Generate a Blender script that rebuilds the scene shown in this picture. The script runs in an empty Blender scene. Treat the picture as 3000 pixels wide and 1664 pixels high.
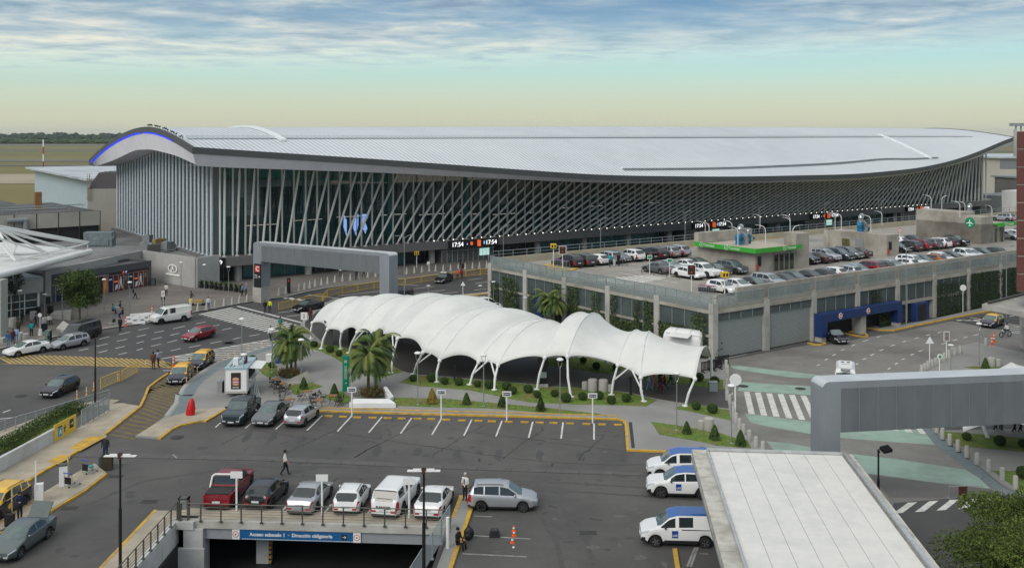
import bpy, math, random
from mathutils import Vector, Matrix
from math import radians, sin, cos, pi, sqrt, atan2
R0 = random.Random(7)
SC = bpy.context.scene
COL = SC.collection
# ---------------------------------------------------------------- camera
CH = 23.5
F_ = 2850.0; CX_ = 1500.0; HY_ = 394.0      # focal length / centre / horizon in photograph pixels (3000 wide)
cd = bpy.data.cameras.new('camera'); cam = bpy.data.objects.new('camera', cd); COL.objects.link(cam)
cam.location = (0, 0, CH); cam.rotation_euler = (radians(90), 0, 0)
cd.sensor_width = 36; cd.sensor_fit = 'HORIZONTAL'; cd.lens = 34.2
cd.shift_y = -(832 - HY_) / 3000.0; cd.clip_start = 0.5; cd.clip_end = 30000
SC.camera = cam
# ---------------------------------------------------------------- world, sun, exposure
SUN_EL, SUN_AZ = radians(38), radians(215)    # azimuth clockwise from +Y (behind and to the left of the camera)
w = bpy.data.worlds.new('World'); SC.world = w; w.use_nodes = True
NT = w.node_tree; NT.nodes.clear()
def wn(t, **k):
    n = NT.nodes.new(t)
    for a, b in k.items(): setattr(n, a, b)
    return n
out = wn('ShaderNodeOutputWorld'); bg = wn('ShaderNodeBackground'); NT.links.new(bg.outputs[0], out.inputs[0])
sky = wn('ShaderNodeTexSky', sky_type='NISHITA', sun_disc=False, sun_elevation=SUN_EL, sun_rotation=SUN_AZ, air_density=1.0, dust_density=2.0, ozone_density=1.0)
tc = wn('ShaderNodeTexCoord'); sp = wn('ShaderNodeSeparateXYZ'); NT.links.new(tc.outputs['Generated'], sp.inputs[0])
def M_(op, a, b=None, c=None, clamp=False):
    n = wn('ShaderNodeMath', operation=op, use_clamp=clamp)
    for i, v in enumerate((a, b, c)):
        if v is None: continue
        if isinstance(v, (int, float)): n.inputs[i].default_value = v
        else: NT.links.new(v, n.inputs[i])
    return n.outputs[0]
def ramp(fac, els):
    r = wn('ShaderNodeValToRGB'); NT.links.new(fac, r.inputs[0]); cr = r.color_ramp
    while len(cr.elements) > 1: cr.elements.remove(cr.elements[0])
    cr.elements[0].position = els[0][0]; cr.elements[0].color = (*els[0][1], 1)
    for p, c in els[1:]:
        e = cr.elements.new(p); e.color = (*c, 1)
    return r.outputs[0]
def mixc(f, a, b):
    n = wn('ShaderNodeMix', data_type='RGBA')
    for i, v in ((0, f), (6, a), (7, b)):
        if isinstance(v, (int, float)): n.inputs[i].default_value = v
        elif isinstance(v, tuple): n.inputs[i].default_value = (*v, 1)
        else: NT.links.new(v, n.inputs[i])
    return n.outputs[2]
el = sp.outputs[2]
# clear air: khaki near the horizon, turquoise above, blue on top
clear = ramp(el, [(0.0, (.50, .50, .38)), (.018, (.50, .51, .38)), (.04, (.46, .54, .43)), (.062, (.39, .56, .51)), (.082, (.33, .55, .56)), (.11, (.15, .29, .42)), (.145, (.08, .18, .33)), (.5, (.07, .15, .32)), (1, (.05, .11, .25))])
# layered clouds seen in perspective: divide direction by elevation
inv = M_('DIVIDE', 1.0, M_('MAXIMUM', M_('ADD', el, .03), .01))
cxy = wn('ShaderNodeCombineXYZ')
NT.links.new(M_('MULTIPLY', sp.outputs[0], inv), cxy.inputs[0]); NT.links.new(M_('MULTIPLY', sp.outputs[1], inv), cxy.inputs[1])
def noise(vec, sc, det, rough, dist=0):
    n = wn('ShaderNodeTexNoise'); n.inputs['Scale'].default_value = sc; n.inputs['Detail'].default_value = det
    n.inputs['Roughness'].default_value = rough; n.inputs['Distortion'].default_value = dist
    NT.links.new(vec, n.inputs['Vector']); return n.outputs['Fac']
n1 = noise(cxy.outputs[0], .55, 9, .58, .6); n2 = noise(cxy.outputs[0], 1.9, 8, .6, .3)
mp = wn('ShaderNodeMapping'); mp.inputs['Location'].default_value = (3.1, 7.7, 1.3); NT.links.new(cxy.outputs[0], mp.inputs[0])
n3 = noise(mp.outputs[0], .32, 6, .5, .4)
edge = M_('ADD', M_('MULTIPLY', M_('SUBTRACT', n2, .5), .035), M_('ADD', M_('MULTIPLY', sp.outputs[0], .024), .072))   # lower rim of the cloud deck
cover = M_('MULTIPLY', M_('SUBTRACT', el, M_('SUBTRACT', edge, .008)), 32, clamp=True)
holes = M_('ADD', M_('MULTIPLY', M_('SUBTRACT', n1, .38), 5.0), M_('MULTIPLY', M_('SUBTRACT', n3, .5), 3.0), clamp=True)
dens = M_('MULTIPLY', cover, M_('MAXIMUM', holes, M_('SUBTRACT', 1.0, M_('MULTIPLY', M_('SUBTRACT', el, .085), 22, clamp=True))), clamp=True)
shade = M_('ADD', M_('MULTIPLY', M_('SUBTRACT', n2, .45), 2.2), M_('SUBTRACT', .62, M_('MULTIPLY', M_('SUBTRACT', el, .08), 9)), clamp=True)
ccol = ramp(shade, [(0, (.17, .25, .33)), (.35, (.30, .38, .43)), (.7, (.50, .53, .51)), (1, (.74, .69, .55))])
skyc = mixc(M_('MULTIPLY', dens, .9), clear, ccol)
nis = wn('ShaderNodeVectorMath', operation='SCALE'); NT.links.new(sky.outputs[0], nis.inputs[0]); nis.inputs['Scale'].default_value = .10
# overhead the cloud deck is bright; horizon band as above
hi = M_('MULTIPLY', M_('SUBTRACT', el, .2), 2.2, clamp=True)
lift = mixc(hi, skyc, (.66, .67, .66))
NT.links.new(mixc(.14, lift, nis.outputs[0]), bg.inputs[0]); bg.inputs[1].default_value = 1.0
sd = bpy.data.lights.new('sun', 'SUN'); so = bpy.data.objects.new('sun', sd); COL.objects.link(so)
sd.energy = 1.2; sd.angle = radians(35); sd.color = (1, .95, .88)
so.rotation_euler = (radians(90) - SUN_EL, 0, -SUN_AZ + pi) if False else (0, 0, 0)
_d = Vector((sin(SUN_AZ) * cos(SUN_EL), cos(SUN_AZ) * cos(SUN_EL), sin(SUN_EL)))
so.rotation_euler = _d.to_track_quat('Z', 'Y').to_euler()
SC.view_settings.view_transform = 'Standard'; SC.view_settings.look = 'None'
SC.view_settings.exposure = 0.45; SC.view_settings.gamma = 1.0
SC.cycles.max_bounces = 6; SC.cycles.diffuse_bounces = 2; SC.cycles.glossy_bounces = 3; SC.cycles.transparent_max_bounces = 8
SC.cycles.transmission_bounces = 3
# ---------------------------------------------------------------- photograph-to-ground helpers (survey of the place)
CR = dict(a=(0, 340, 3.1067), b=(0, 640, 3.1067), c=(0, 1080, 2.4467), e=(500, 1300, 3.22), f=(600, 940, 3.573), g=(1250, 1140, 2.727),
          h=(2000, 1240, 2.576), i=(2050, 850, 2.7116), j=(1400, 640, 3.106), k=(2000, 560, 2.576), l=(600, 560, 3.0306), m=(900, 850, 3.22),
          n=(1600, 850, 3.664), o=(1400, 620, 4.293), p=(200, 340, 2.862), q=(2400, 340, 3.97), r=(2300, 600, 3.68), s=(1880, 640, 4.293),
          t=(0, 800, 5.495), u=(400, 900, 5.495), d=(0, 0, 1 / 1.16460), S=(0, 0, 1.0))
def px(c, x, y):
    a, b, s = CR[c]; return a + x / s, b + y / s
def G(c, x, y, z=0.0):
    X, Y = px(c, x, y); D = (CH - z) * F_ / (Y - HY_); return Vector(((X - CX_) * D / F_, D, z))
def GY(c, x, y, D):                       # point at depth D
    X, Y = px(c, x, y); return Vector(((X - CX_) * D / F_, D, CH - (Y - HY_) * D / F_))
O0 = Vector((-46.8, 153.1, 0)); DU = Vector((.8134, .5817, 0)); DV = Vector((-.5817, .8134, 0)); TA = atan2(.5817, .8134)
def T(u, v, z=0.0): return O0 + DU * u + DV * v + Vector((0, 0, z))
def UV(p):
    q = Vector(p) - O0; return q.dot(DU), q.dot(DV)
# ---------------------------------------------------------------- materials
MC = {}
def mat(name, col, rough=.7, metal=0.0, var=.12, vs=3.0, bump=0.0, bs=20.0, spec=.4, coat=0.0, emit=None, es=1.0, alpha=1.0, det=5.0, col2=None, v2s=None, v2=.5, world=False, stretch=None):
    if name in MC: return MC[name]
    m = bpy.data.materials.new(name); m.use_nodes = True; nt = m.node_tree; b = nt.nodes['Principled BSDF']
    b.inputs['Roughness'].default_value = rough; b.inputs['Metallic'].default_value = metal
    b.inputs['Specular IOR Level'].default_value = spec; b.inputs['Coat Weight'].default_value = coat
    b.inputs['Alpha'].default_value = alpha
    tcn = nt.nodes.new('ShaderNodeTexCoord'); vec = tcn.outputs['Object']
    if world:
        gg = nt.nodes.new('ShaderNodeNewGeometry'); vec = gg.outputs['Position']
    if stretch:
        mpn = nt.nodes.new('ShaderNodeMapping'); mpn.inputs['Scale'].default_value = stretch; nt.links.new(vec, mpn.inputs[0]); vec = mpn.outputs[0]
    if var > 0:
        n = nt.nodes.new('ShaderNodeTexNoise'); n.inputs['Scale'].default_value = vs; n.inputs['Detail'].default_value = det; n.inputs['Roughness'].default_value = .6
        nt.links.new(vec, n.inputs['Vector'])
        r = nt.nodes.new('ShaderNodeValToRGB'); nt.links.new(n.outputs['Fac'], r.inputs[0])
        lo = tuple(max(0, c * (1 - var)) for c in col); hi = tuple(min(1, c * (1 + var)) for c in col)
        r.color_ramp.elements[0].position = .3; r.color_ramp.elements[0].color = (*lo, 1)
        r.color_ramp.elements[1].position = .7; r.color_ramp.elements[1].color = (*hi, 1)
        last = r.outputs[0]
        if col2:
            n2_ = nt.nodes.new('ShaderNodeTexNoise'); n2_.inputs['Scale'].default_value = v2s or vs * .1; n2_.inputs['Detail'].default_value = 6
            n2_.inputs['Roughness'].default_value = .65
            nt.links.new(vec, n2_.inputs['Vector'])
            r2 = nt.nodes.new('ShaderNodeValToRGB'); nt.links.new(n2_.outputs['Fac'], r2.inputs[0])
            r2.color_ramp.elements[0].position = .45; r2.color_ramp.elements[0].color = (0, 0, 0, 1)
            r2.color_ramp.elements[1].position = .65; r2.color_ramp.elements[1].color = (v2, v2, v2, 1)
            mx = nt.nodes.new('ShaderNodeMix'); mx.data_type = 'RGBA'
            nt.links.new(r2.outputs[0], mx.inputs[0]); nt.links.new(last, mx.inputs[6]); mx.inputs[7].default_value = (*col2, 1)
            last = mx.outputs[2]
        nt.links.new(last, b.inputs['Base Color'])
    else:
        b.inputs['Base Color'].default_value = (*col, 1)
    if bump > 0:
        n = nt.nodes.new('ShaderNodeTexNoise'); n.inputs['Scale'].default_value = bs; n.inputs['Detail'].default_value = 4
        nt.links.new(vec, n.inputs['Vector'])
        bp = nt.nodes.new('ShaderNodeBump'); bp.inputs['Strength'].default_value = bump; bp.inputs['Distance'].default_value = .05
        nt.links.new(n.outputs['Fac'], bp.inputs['Height']); nt.links.new(bp.outputs[0], b.inputs['Normal'])
    if emit:
        b.inputs['Emission Color'].default_value = (*emit, 1); b.inputs['Emission Strength'].default_value = es
    MC[name] = m; return m
# ---------------------------------------------------------------- mesh builder
class MB:
    def __init__(s, M=None):
        s.v = []; s.f = []; s.mi = []; s.M = M or Matrix.Identity(4)
    def P(s, p): s.v.append(tuple(s.M @ Vector(p))); return len(s.v) - 1
    def face(s, ids, m=0): s.f.append(tuple(ids)); s.mi.append(m)
    def poly(s, pts, m=0): s.face([s.P(p) for p in pts], m); return s
    def box(s, x0, x1, y0, y1, z0, z1, m=0):
        i = [s.P(p) for p in ((x0, y0, z0), (x1, y0, z0), (x1, y1, z0), (x0, y1, z0), (x0, y0, z1), (x1, y0, z1), (x1, y1, z1), (x0, y1, z1))]
        for a in ((0, 3, 2, 1), (4, 5, 6, 7), (0, 1, 5, 4), (1, 2, 6, 5), (2, 3, 7, 6), (3, 0, 4, 7)): s.face([i[k] for k in a], m)
        return s
    def cbox(s, c, sx, sy, sz, rz=0, m=0):            # box centred in x,y on c, standing on c.z
        o = s.M; s.M = o @ Matrix.Translation(Vector(c)) @ Matrix.Rotation(rz, 4, 'Z')
        s.box(-sx / 2, sx / 2, -sy / 2, sy / 2, 0, sz, m); s.M = o; return s
    def tube(s, p, q, r, r2=None, n=8, m=0, caps=True):
        p = Vector(p); q = Vector(q); r2 = r if r2 is None else r2
        d = (q - p)
        if d.length < 1e-6: return s
        d.normalize(); a = d.orthogonal().normalized(); b = d.cross(a)
        A = [s.P(p + (a * cos(2 * pi * k / n) + b * sin(2 * pi * k / n)) * r) for k in range(n)]
        B = [s.P(q + (a * cos(2 * pi * k / n) + b * sin(2 * pi * k / n)) * r2) for k in range(n)]
        for k in range(n): s.face((A[k], A[(k + 1) % n], B[(k + 1) % n], B[k]), m)
        if caps: s.face(A[::-1], m); s.face(B, m)
        return s
    def path(s, pts, r, n=6, m=0):
        for a, b in zip(pts, pts[1:]): s.tube(a, b, r, n=n, m=m)
        return s
    def bar(s, p, q, wx, h, m=0):                     # upright-section bar between two points (width wx across, height h up from the points)
        p = Vector(p); q = Vector(q); d = (q - p); L = d.length
        if L < 1e-6: return s
        side = Vector((-d.y, d.x, 0)); 
        if side.length < 1e-6: side = Vector((1, 0, 0))
        side = side.normalized() * wx / 2; up = Vector((0, 0, h))
        i = [s.P(x) for x in (p - side, p + side, p + side + up, p - side + up, q - side, q + side, q + side + up, q - side + up)]
        for a in ((0, 1, 2, 3), (7, 6, 5, 4), (0, 4, 5, 1), (1, 5, 6, 2), (2, 6, 7, 3), (3, 7, 4, 0)): s.face([i[k] for k in a], m)
        return s
    def prism(s, pts, z0, z1, m=0, mt=None):
        a = [s.P((p[0], p[1], z0)) for p in pts]; b = [s.P((p[0], p[1], z1)) for p in pts]; n = len(pts)
        ar = sum(pts[k][0] * pts[(k + 1) % n][1] - pts[(k + 1) % n][0] * pts[k][1] for k in range(n))
        if ar < 0: a.reverse(); b.reverse()
        s.face(a[::-1], m); s.face(b, m if mt is None else mt)
        for k in range(n): s.face((a[k], a[(k + 1) % n], b[(k + 1) % n], b[k]), m)
        return s
    def ell(s, c, rx, ry, rz, nu=12, nv=8, m=0, jit=0, rnd=None, lo=-1.0):
        c = Vector(c); rows = []
        for j in range(nv + 1):
            t = -pi / 2 + pi * j / nv
            t = max(t, math.asin(lo)) if lo > -1 else t
            row = []
            for k in range(nu):
                q = 1 + (rnd.uniform(-jit, jit) if rnd and jit else 0)
                row.append(s.P(c + Vector((rx * cos(t) * cos(2 * pi * k / nu) * q, ry * cos(t) * sin(2 * pi * k / nu) * q, rz * sin(t) * q))))
            rows.append(row)
        for j in range(nv):
            for k in range(nu): s.face((rows[j][k], rows[j][(k + 1) % nu], rows[j + 1][(k + 1) % nu], rows[j + 1][k]), m)
        return s
    def lathe(s, prof, c=(0, 0, 0), n=12, m=0, caps=True):
        rows = [[s.P((c[0] + r * cos(2 * pi * k / n), c[1] + r * sin(2 * pi * k / n), c[2] + z)) for k in range(n)] for r, z in prof]
        for a, b in zip(rows, rows[1:]):
            for k in range(n): s.face((a[k], a[(k + 1) % n], b[(k + 1) % n], b[k]), m)
        if caps: s.face(rows[0][::-1], m); s.face(rows[-1], m)
        return s
    def build(s, name, mats, parent=None, smooth=None, loc=None):
        me = bpy.data.meshes.new(name); me.from_pydata(s.v, [], s.f)
        if not isinstance(mats, (list, tuple)): mats = [mats]
        for m in mats: me.materials.append(m)
        me.polygons.foreach_set('material_index', s.mi)
        if smooth is not None:
            me.polygons.foreach_set('use_smooth', [True] * len(s.f))
            if smooth < 179: me.set_sharp_from_angle(angle=radians(smooth))
        me.update()
        o = bpy.data.objects.new(name, me); COL.objects.link(o)
        if parent is not None: o.parent = parent
        return o
def tag(o, label, cat, group=None):
    o['label'] = label; o['category'] = cat
    if group: o['group'] = group
    return o
def struct(o): o['kind'] = 'structure'; return o
def stuff(o, label=None, cat=None):
    o['kind'] = 'stuff'
    if label: o['label'] = label
    if cat: o['category'] = cat
    return o
def emp(name, label, cat, loc=(0, 0, 0), rz=0.0, group=None):
    o = bpy.data.objects.new(name, None); COL.objects.link(o); o.location = loc; o.rotation_euler = (0, 0, rz); o.empty_display_size = .3
    return tag(o, label, cat, group)
CHI = {}
def kids(o): return [c for c in bpy.data.objects if c.parent == o]
def cptree(o, parent=None, cache={}):
    if o.name not in cache: cache[o.name] = kids(o)
    c = o.copy(); COL.objects.link(c)
    if parent is not None: c.parent = parent
    for ch in cache[o.name]: cptree(ch, c)
    return c
def dup(o, loc, rz=0.0, label=None, group=None, sc=None):
    c = cptree(o); c.location = loc; c.rotation_euler = (0, 0, rz)
    if label: c['label'] = label
    if group: c['group'] = group
    if sc: c.scale = (sc, sc, sc)
    return c
class Proto:                                     # first use places the built thing itself, later uses are copies
    def __init__(s, fn): s.fn = fn; s.o = None; s.used = False
    def at(s, loc, rz=0.0, label=None, group=None, sc=None):
        if s.o is None: s.o = s.fn()
        if not s.used:
            s.used = True; c = s.o; c.location = loc; c.rotation_euler = (0, 0, rz)
            if sc: c.scale = (sc, sc, sc)
        else: c = dup(s.o, loc, rz, sc=sc)
        if not sc and c is not s.o: c.scale = (1, 1, 1)
        if label: c['label'] = label
        if group: c['group'] = group
        return c
def text(body, size, mt, parent, M, name='lettering', ext=.01, align='CENTER', bold=False):
    cu = bpy.data.curves.new(name, 'FONT'); cu.body = body; cu.size = size; cu.align_x = align; cu.align_y = 'CENTER'; cu.extrude = ext; cu.resolution_u = 2
    if bold: cu.offset = size * .025
    tmp = bpy.data.objects.new(name, cu); COL.objects.link(tmp)
    me = bpy.data.meshes.new_from_object(tmp.evaluated_get(bpy.context.evaluated_depsgraph_get()))
    bpy.data.objects.remove(tmp); bpy.data.curves.remove(cu)
    me.transform(M); me.materials.clear(); me.materials.append(mt)
    o = bpy.data.objects.new(name, me); COL.objects.link(o)
    if parent is not None: o.parent = parent
    return o
def face_M(o, xdir, zup=(0, 0, 1)):              # text matrix: local x along xdir, local y up
    x = Vector(xdir).normalized(); y = Vector(zup).normalized(); z = x.cross(y)
    return Matrix(((x.x, y.x, z.x, o[0]), (x.y, y.y, z.y, o[1]), (x.z, y.z, z.z, o[2]), (0, 0, 0, 1)))
# ================================================================ SETTING
m_grassfar = mat('dry field', (.17, .15, .05), .95, var=.25, vs=.004, col2=(.09, .11, .035), v2s=.0012, v2=.8, world=True, stretch=(.25, 1, 1))
m_asph = mat('asphalt', (.078, .077, .074), .88, var=.16, vs=.35, bump=.25, bs=9, col2=(.115, .112, .105), v2s=.09, v2=.8, world=True, det=9)
m_asph2 = mat('road asphalt', (.062, .062, .063), .85, var=.12, vs=.3, bump=.2, bs=9, col2=(.085, .083, .08), v2s=.07, v2=.7, world=True, det=9)
m_plaza = mat('plaza paving', (.185, .17, .152), .8, var=.14, vs=.5, bump=.1, bs=5, col2=(.115, .105, .10), v2s=.12, v2=.8, world=True, det=8)
m_pave = mat('grey paving', (.27, .27, .255), .85, var=.1, vs=.8, bump=.15, bs=7, col2=(.2, .2, .195), v2s=.2, v2=.8, world=True, det=8)
m_beige = mat('sidewalk concrete', (.40, .35, .27), .9, var=.12, vs=.9, col2=(.27, .25, .2), v2s=.3, v2=.8, world=True, det=8)
m_conc_road = mat('concrete road', (.20, .195, .18), .85, var=.12, vs=.6, bump=.1, bs=8, col2=(.13, .125, .118), v2s=.12, v2=.85, world=True, det=9)
m_teal = mat('green tinted concrete', (.27, .38, .32), .85, var=.12, vs=.7, col2=(.2, .25, .22), v2s=.25, v2=.7, world=True, det=8)
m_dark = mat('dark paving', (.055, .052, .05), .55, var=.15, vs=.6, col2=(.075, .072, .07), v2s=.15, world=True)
m_grass = mat('lawn', (.11, .185, .028), .95, var=.35, vs=2.5, bump=.6, bs=30, col2=(.20, .15, .06), v2s=.5, v2=.75, world=True, det=9)
m_white_l = mat('road paint white', (.62, .62, .58), .8, var=.12, vs=4, col2=(.3, .3, .29), v2s=1.6, v2=.5, world=True)
m_white_f = mat('worn road paint white', (.30, .30, .29), .8, var=.2, vs=4, col2=(.15, .15, .15), v2s=1.2, v2=.8, world=True)
m_yel_l = mat('road paint yellow', (.56, .34, .04), .8, var=.15, vs=4, col2=(.30, .22, .10), v2s=1.6, v2=.85, world=True)
m_yel_f = mat('worn road paint yellow', (.17, .13, .05), .85, var=.2, vs=2, col2=(.10, .09, .06), v2s=.7, v2=.85, world=True)
m_kerb = mat('kerb concrete', (.34, .35, .34), .85, var=.12, vs=2, world=True)
m_bluek = mat('blue grey kerb paving', (.15, .19, .2), .85, var=.12, vs=2, world=True)
m_crack = mat('crack filler', (.042, .042, .04), .9, var=.1)
m_tancon = mat('apron concrete', (.33, .28, .2), .9, var=.12, vs=.02, world=True)
m_run = mat('runway asphalt', (.14, .14, .14), .9, var=.12, vs=.01, world=True)
HOLE = [(-20.35, 20), (-6.6, 20), (-3.95, 58.25), (-20.35, 59.35)]
def holed(name, x0, x1, y0, y1, z, m):
    b = MB(); o = [b.P(p) for p in ((x0, y0, z), (x1, y0, z), (x1, y1, z), (x0, y1, z))]; h = [b.P((p[0], p[1], z)) for p in HOLE]
    for k in range(4): b.face((o[k], o[(k + 1) % 4], h[(k + 1) % 4], h[k]))
    return struct(b.build(name, m))
holed('ground', -9000, 9000, -300, 9000, 0.0, m_grassfar)
holed('asphalt_lot', -140, 420, 5, 210, 0.006, m_asph)
def sheet(name, pts, z, m):
    b = MB(); b.poly([(p[0], p[1], z) for p in pts], 0)
    n = 0
    for k in range(len(pts)):
        p, q = pts[k], pts[(k + 1) % len(pts)]; n += p[0] * q[1] - q[0] * p[1]
    if n < 0: b.f = [f[::-1] for f in b.f]
    return struct(b.build(name, m))
def gp(c, pts, z=0.0): return [G(c, x, y, z) for x, y in pts]
def slab(name, pts, z1, m, z0=-.02):             # raised paving with a real kerb step
    b = MB(); b.prism([(p[0], p[1]) for p in pts], z0, z1); return struct(b.build(name, m))
def ribbon(pts, wd, z, b, m=0, h=0.0):
    pts = [Vector((p[0], p[1], 0)) for p in pts]; L = []
    for k, p in enumerate(pts):
        a = pts[max(0, k - 1)]; c = pts[min(len(pts) - 1, k + 1)]; d = (c - a).normalized(); L.append(Vector((-d.y, d.x, 0)) * wd / 2)
    for k in range(len(pts) - 1):
        q = [pts[k] + L[k], pts[k] - L[k], pts[k + 1] - L[k + 1], pts[k + 1] + L[k + 1]]
        if h <= 0: b.poly([(v.x, v.y, z) for v in q], m)
        else: b.prism([(v.x, v.y) for v in q], z, z + h, m)
    return b
# ---- airfield behind the terminal
Yb = lambda y: CH * F_ / (y - HY_)
def band(name, y0, y1, m, x0=-6000, x1=9000, z=.3, tilt=0.0):
    a, b_ = Yb(y0), Yb(y1)
    return sheet(name, [(x0, b_ + tilt * x0), (x1, b_ + tilt * x1), (x1, a + tilt * x1), (x0, a + tilt * x0)], z, m)
band('runway', 424, 427.5, m_run); band('taxiway', 441.5, 444.5, m_run); band('taxiway', 469, 474, m_run)
band('taxiway', 485, 488, m_run); band('apron', 511, 540, m_tancon, z=.2); band('pale_runway_shoulder', 415, 418.5, m_tancon, -2500, -500)
b = MB(); rr = random.Random(3)
def leafmass(b, cx, cy, cz, rx, ry, rz, n, s, rnd, m=0, hollow=.55, mat2=None):
    for _ in range(n):
        while 1:
            x, y, z = rnd.uniform(-1, 1), rnd.uniform(-1, 1), rnd.uniform(-1, 1); q = x * x + y * y + z * z
            if hollow * hollow < q < 1: break
        c = Vector((cx + x * rx, cy + y * ry, cz + z * rz)); a = Vector((rnd.gauss(0, 1), rnd.gauss(0, 1), rnd.gauss(0, .7))).normalized(); e = a.orthogonal().normalized()
        e = (Matrix.Rotation(rnd.uniform(0, 6.28), 3, a) @ e); k = s * rnd.uniform(.6, 1.3); g = a.cross(e) * k * .6; e = e * k
        mm = m if mat2 is None else rnd.choice(mat2)
        b.poly([c - e, c + g * .9, c + e, c - g * .9], mm)
m_tl = mat('far trees dark', (.030, .052, .022), .95, var=.5, vs=.03, world=True); m_tl2 = mat('far trees green', (.05, .085, .025), .95, var=.4, vs=.04, world=True)
m_tl3 = mat('far trees blue green', (.035, .06, .045), .95, var=.4, vs=.04, world=True)
for (xa, xb, Y, hm) in ((-1800, -650, 2450, 1.0), (2000, 3600, 3000, 1.1)):
    x = xa
    while x < xb:
        for row, (dy, hs, mm) in enumerate(((-60, .42, 1), (0, .75, 0), (90, 1.0, 2))):
            hh = rr.uniform(13, 23) * hs * hm + 4; wd = rr.uniform(9, 22)
            b.ell((x + rr.uniform(-9, 9), Y + dy, hh * .5), wd, 16, hh * .52, 10, 6, mm, .22, rr)
            leafmass(b, x, Y + dy, hh * .6, wd, 16, hh * .5, 26, 3.2, rr, mm)
        x += rr.uniform(9, 15)
stuff(b.build('distant_woods', [m_tl, m_tl2, m_tl3]), 'dark green band of distant trees along the horizon beyond the airfield', 'woods')
# ---- road beds
sheet('road', gp('b', [(-60, 1330), (-60, 1150), (520, 1075), (1000, 1000), (1350, 955), (1740, 862), (2330, 750)]) + gp('l', [(700, 948), (870, 905), (1200, 850), (1700, 790), (2560, 680), (2560, 960), (2000, 1010), (1050, 1090), (900, 1180)]) + gp('u', [(2190, 620), (1340, 878), (1000, 1090), (570, 1030), (0, 960)]), .012, m_asph2)
# ---- plaza in front of the terminals
plz = gp('b', [(-200, 1240), (0, 1190), (520, 1078), (1000, 1002), (1350, 955), (1740, 862), (2330, 752)]) + gp('l', [(700, 948), (870, 905), (1060, 868), (1200, 850), (1500, 815), (1800, 785), (2560, 685)])
slab('plaza_paving', plz + [T(150, -14), T(240, -14), T(240, 4), T(0, 4), Vector((-95, 190, 0)), Vector((-95, 110, 0))], .13, m_plaza)
b = MB(); ribbon(plz, .35, .134, b, 0); b2 = b; struct(b.build('plaza_kerb', m_kerb))
b = MB()                                         # paving joints
for k in range(26):
    a = Vector((-62, 128, 0)) + Vector((.58, .81, 0)) * (k * 1.6)
    p, q = a, a + Vector((.86, -.5, 0)) * 0
for u_ in range(-4, 230, 6): b.bar(T(u_, -13.5, .131), T(u_, -3, .131), .05, .004)
struct(b.build('paving_joints', mat('joint grey', (.2, .19, .18), .9)))
# ---- park with tent
park = gp('u', [(690, 1429), (740, 1330), (800, 1252), (890, 1170), (1000, 1092), (1150, 990), (1340, 882), (1700, 765), (2000, 672), (2190, 616)]) + \
    gp('m', [(-70, 340), (20, 200), (250, 90), (900, 40), (1600, 60)]) + [T(24.7, -43), T(24.9, -81.7)] + \
    gp('i', [(215, 600), (232, 700), (245, 820), (262, 960), (300, 1020), (345, 1090), (430, 1190), (520, 1290)]) + gp('h', [(660, 215), (800, 330)]) + [Vector((12, 57, 0))] + \
    gp('g', [(2200, 545), (2100, 506), (1605, 492), (1600, 400), (1592, 290), (1570, 258), (1530, 246), (800, 225), (0, 205)]) + gp('f', [(1190, 950), (860, 935), (640, 900), (215, 935), (90, 1010), (0, 1062)]) + \
    gp('c', [(1440, 380), (1290, 412), (1230, 440), (1140, 508), (970, 492), (1100, 410), (1190, 345), (1262, 250), (1270, 190)])
slab('park_paving', park, .12, m_pave)
b = MB(); ribbon(gp('c', [(1190, 345), (1262, 250), (1270, 190)]) + park[:10], .3, .124, b, 0); struct(b.build('pale_kerb', m_kerb))
b = MB(); pk = [p + Vector((.9, -.35, 0)) for p in gp('c', [(1190, 345), (1262, 250), (1270, 190)]) + park[:10]]; ribbon(pk, 1.0, .1235, b, 0); struct(b.build('blue_grey_border', m_bluek))
sheet('beige_sidewalk', gp('f', [(215, 930), (90, 1005), (0, 1055)]) + gp('c', [(1440, 376), (1290, 408), (1230, 436), (1140, 500), (978, 488), (1110, 405), (1240, 347), (1420, 300), (1620, 285)]), .126, m_beige)
b = MB(); ribbon(gp('f', [(215, 935), (90, 1010), (0, 1062)]) + gp('c', [(1440, 381), (1290, 413), (1230, 441), (1140, 509)]), .24, .0, b, 0, .134)
ribbon(gp('g', [(1950, 507), (1606, 493), (1602, 400), (1594, 290), (1572, 258), (1530, 246), (800, 225), (0, 205)]) + gp('f', [(1190, 950), (860, 936)]), .26, .0, b, 0, .135)
ribbon([p + Vector((0, .75, 0)) for p in gp('g', [(1530, 246), (800, 225), (0, 205)]) + gp('f', [(1190, 950)])], .16, .12, b, 0, .06)
struct(b.build('yellow_kerb', m_yel_l))
sheet('drain_grate', gp('g', [(1614, 275), (1640, 273), (1664, 481), (1636, 482)]), .127, m_crack)
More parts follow.
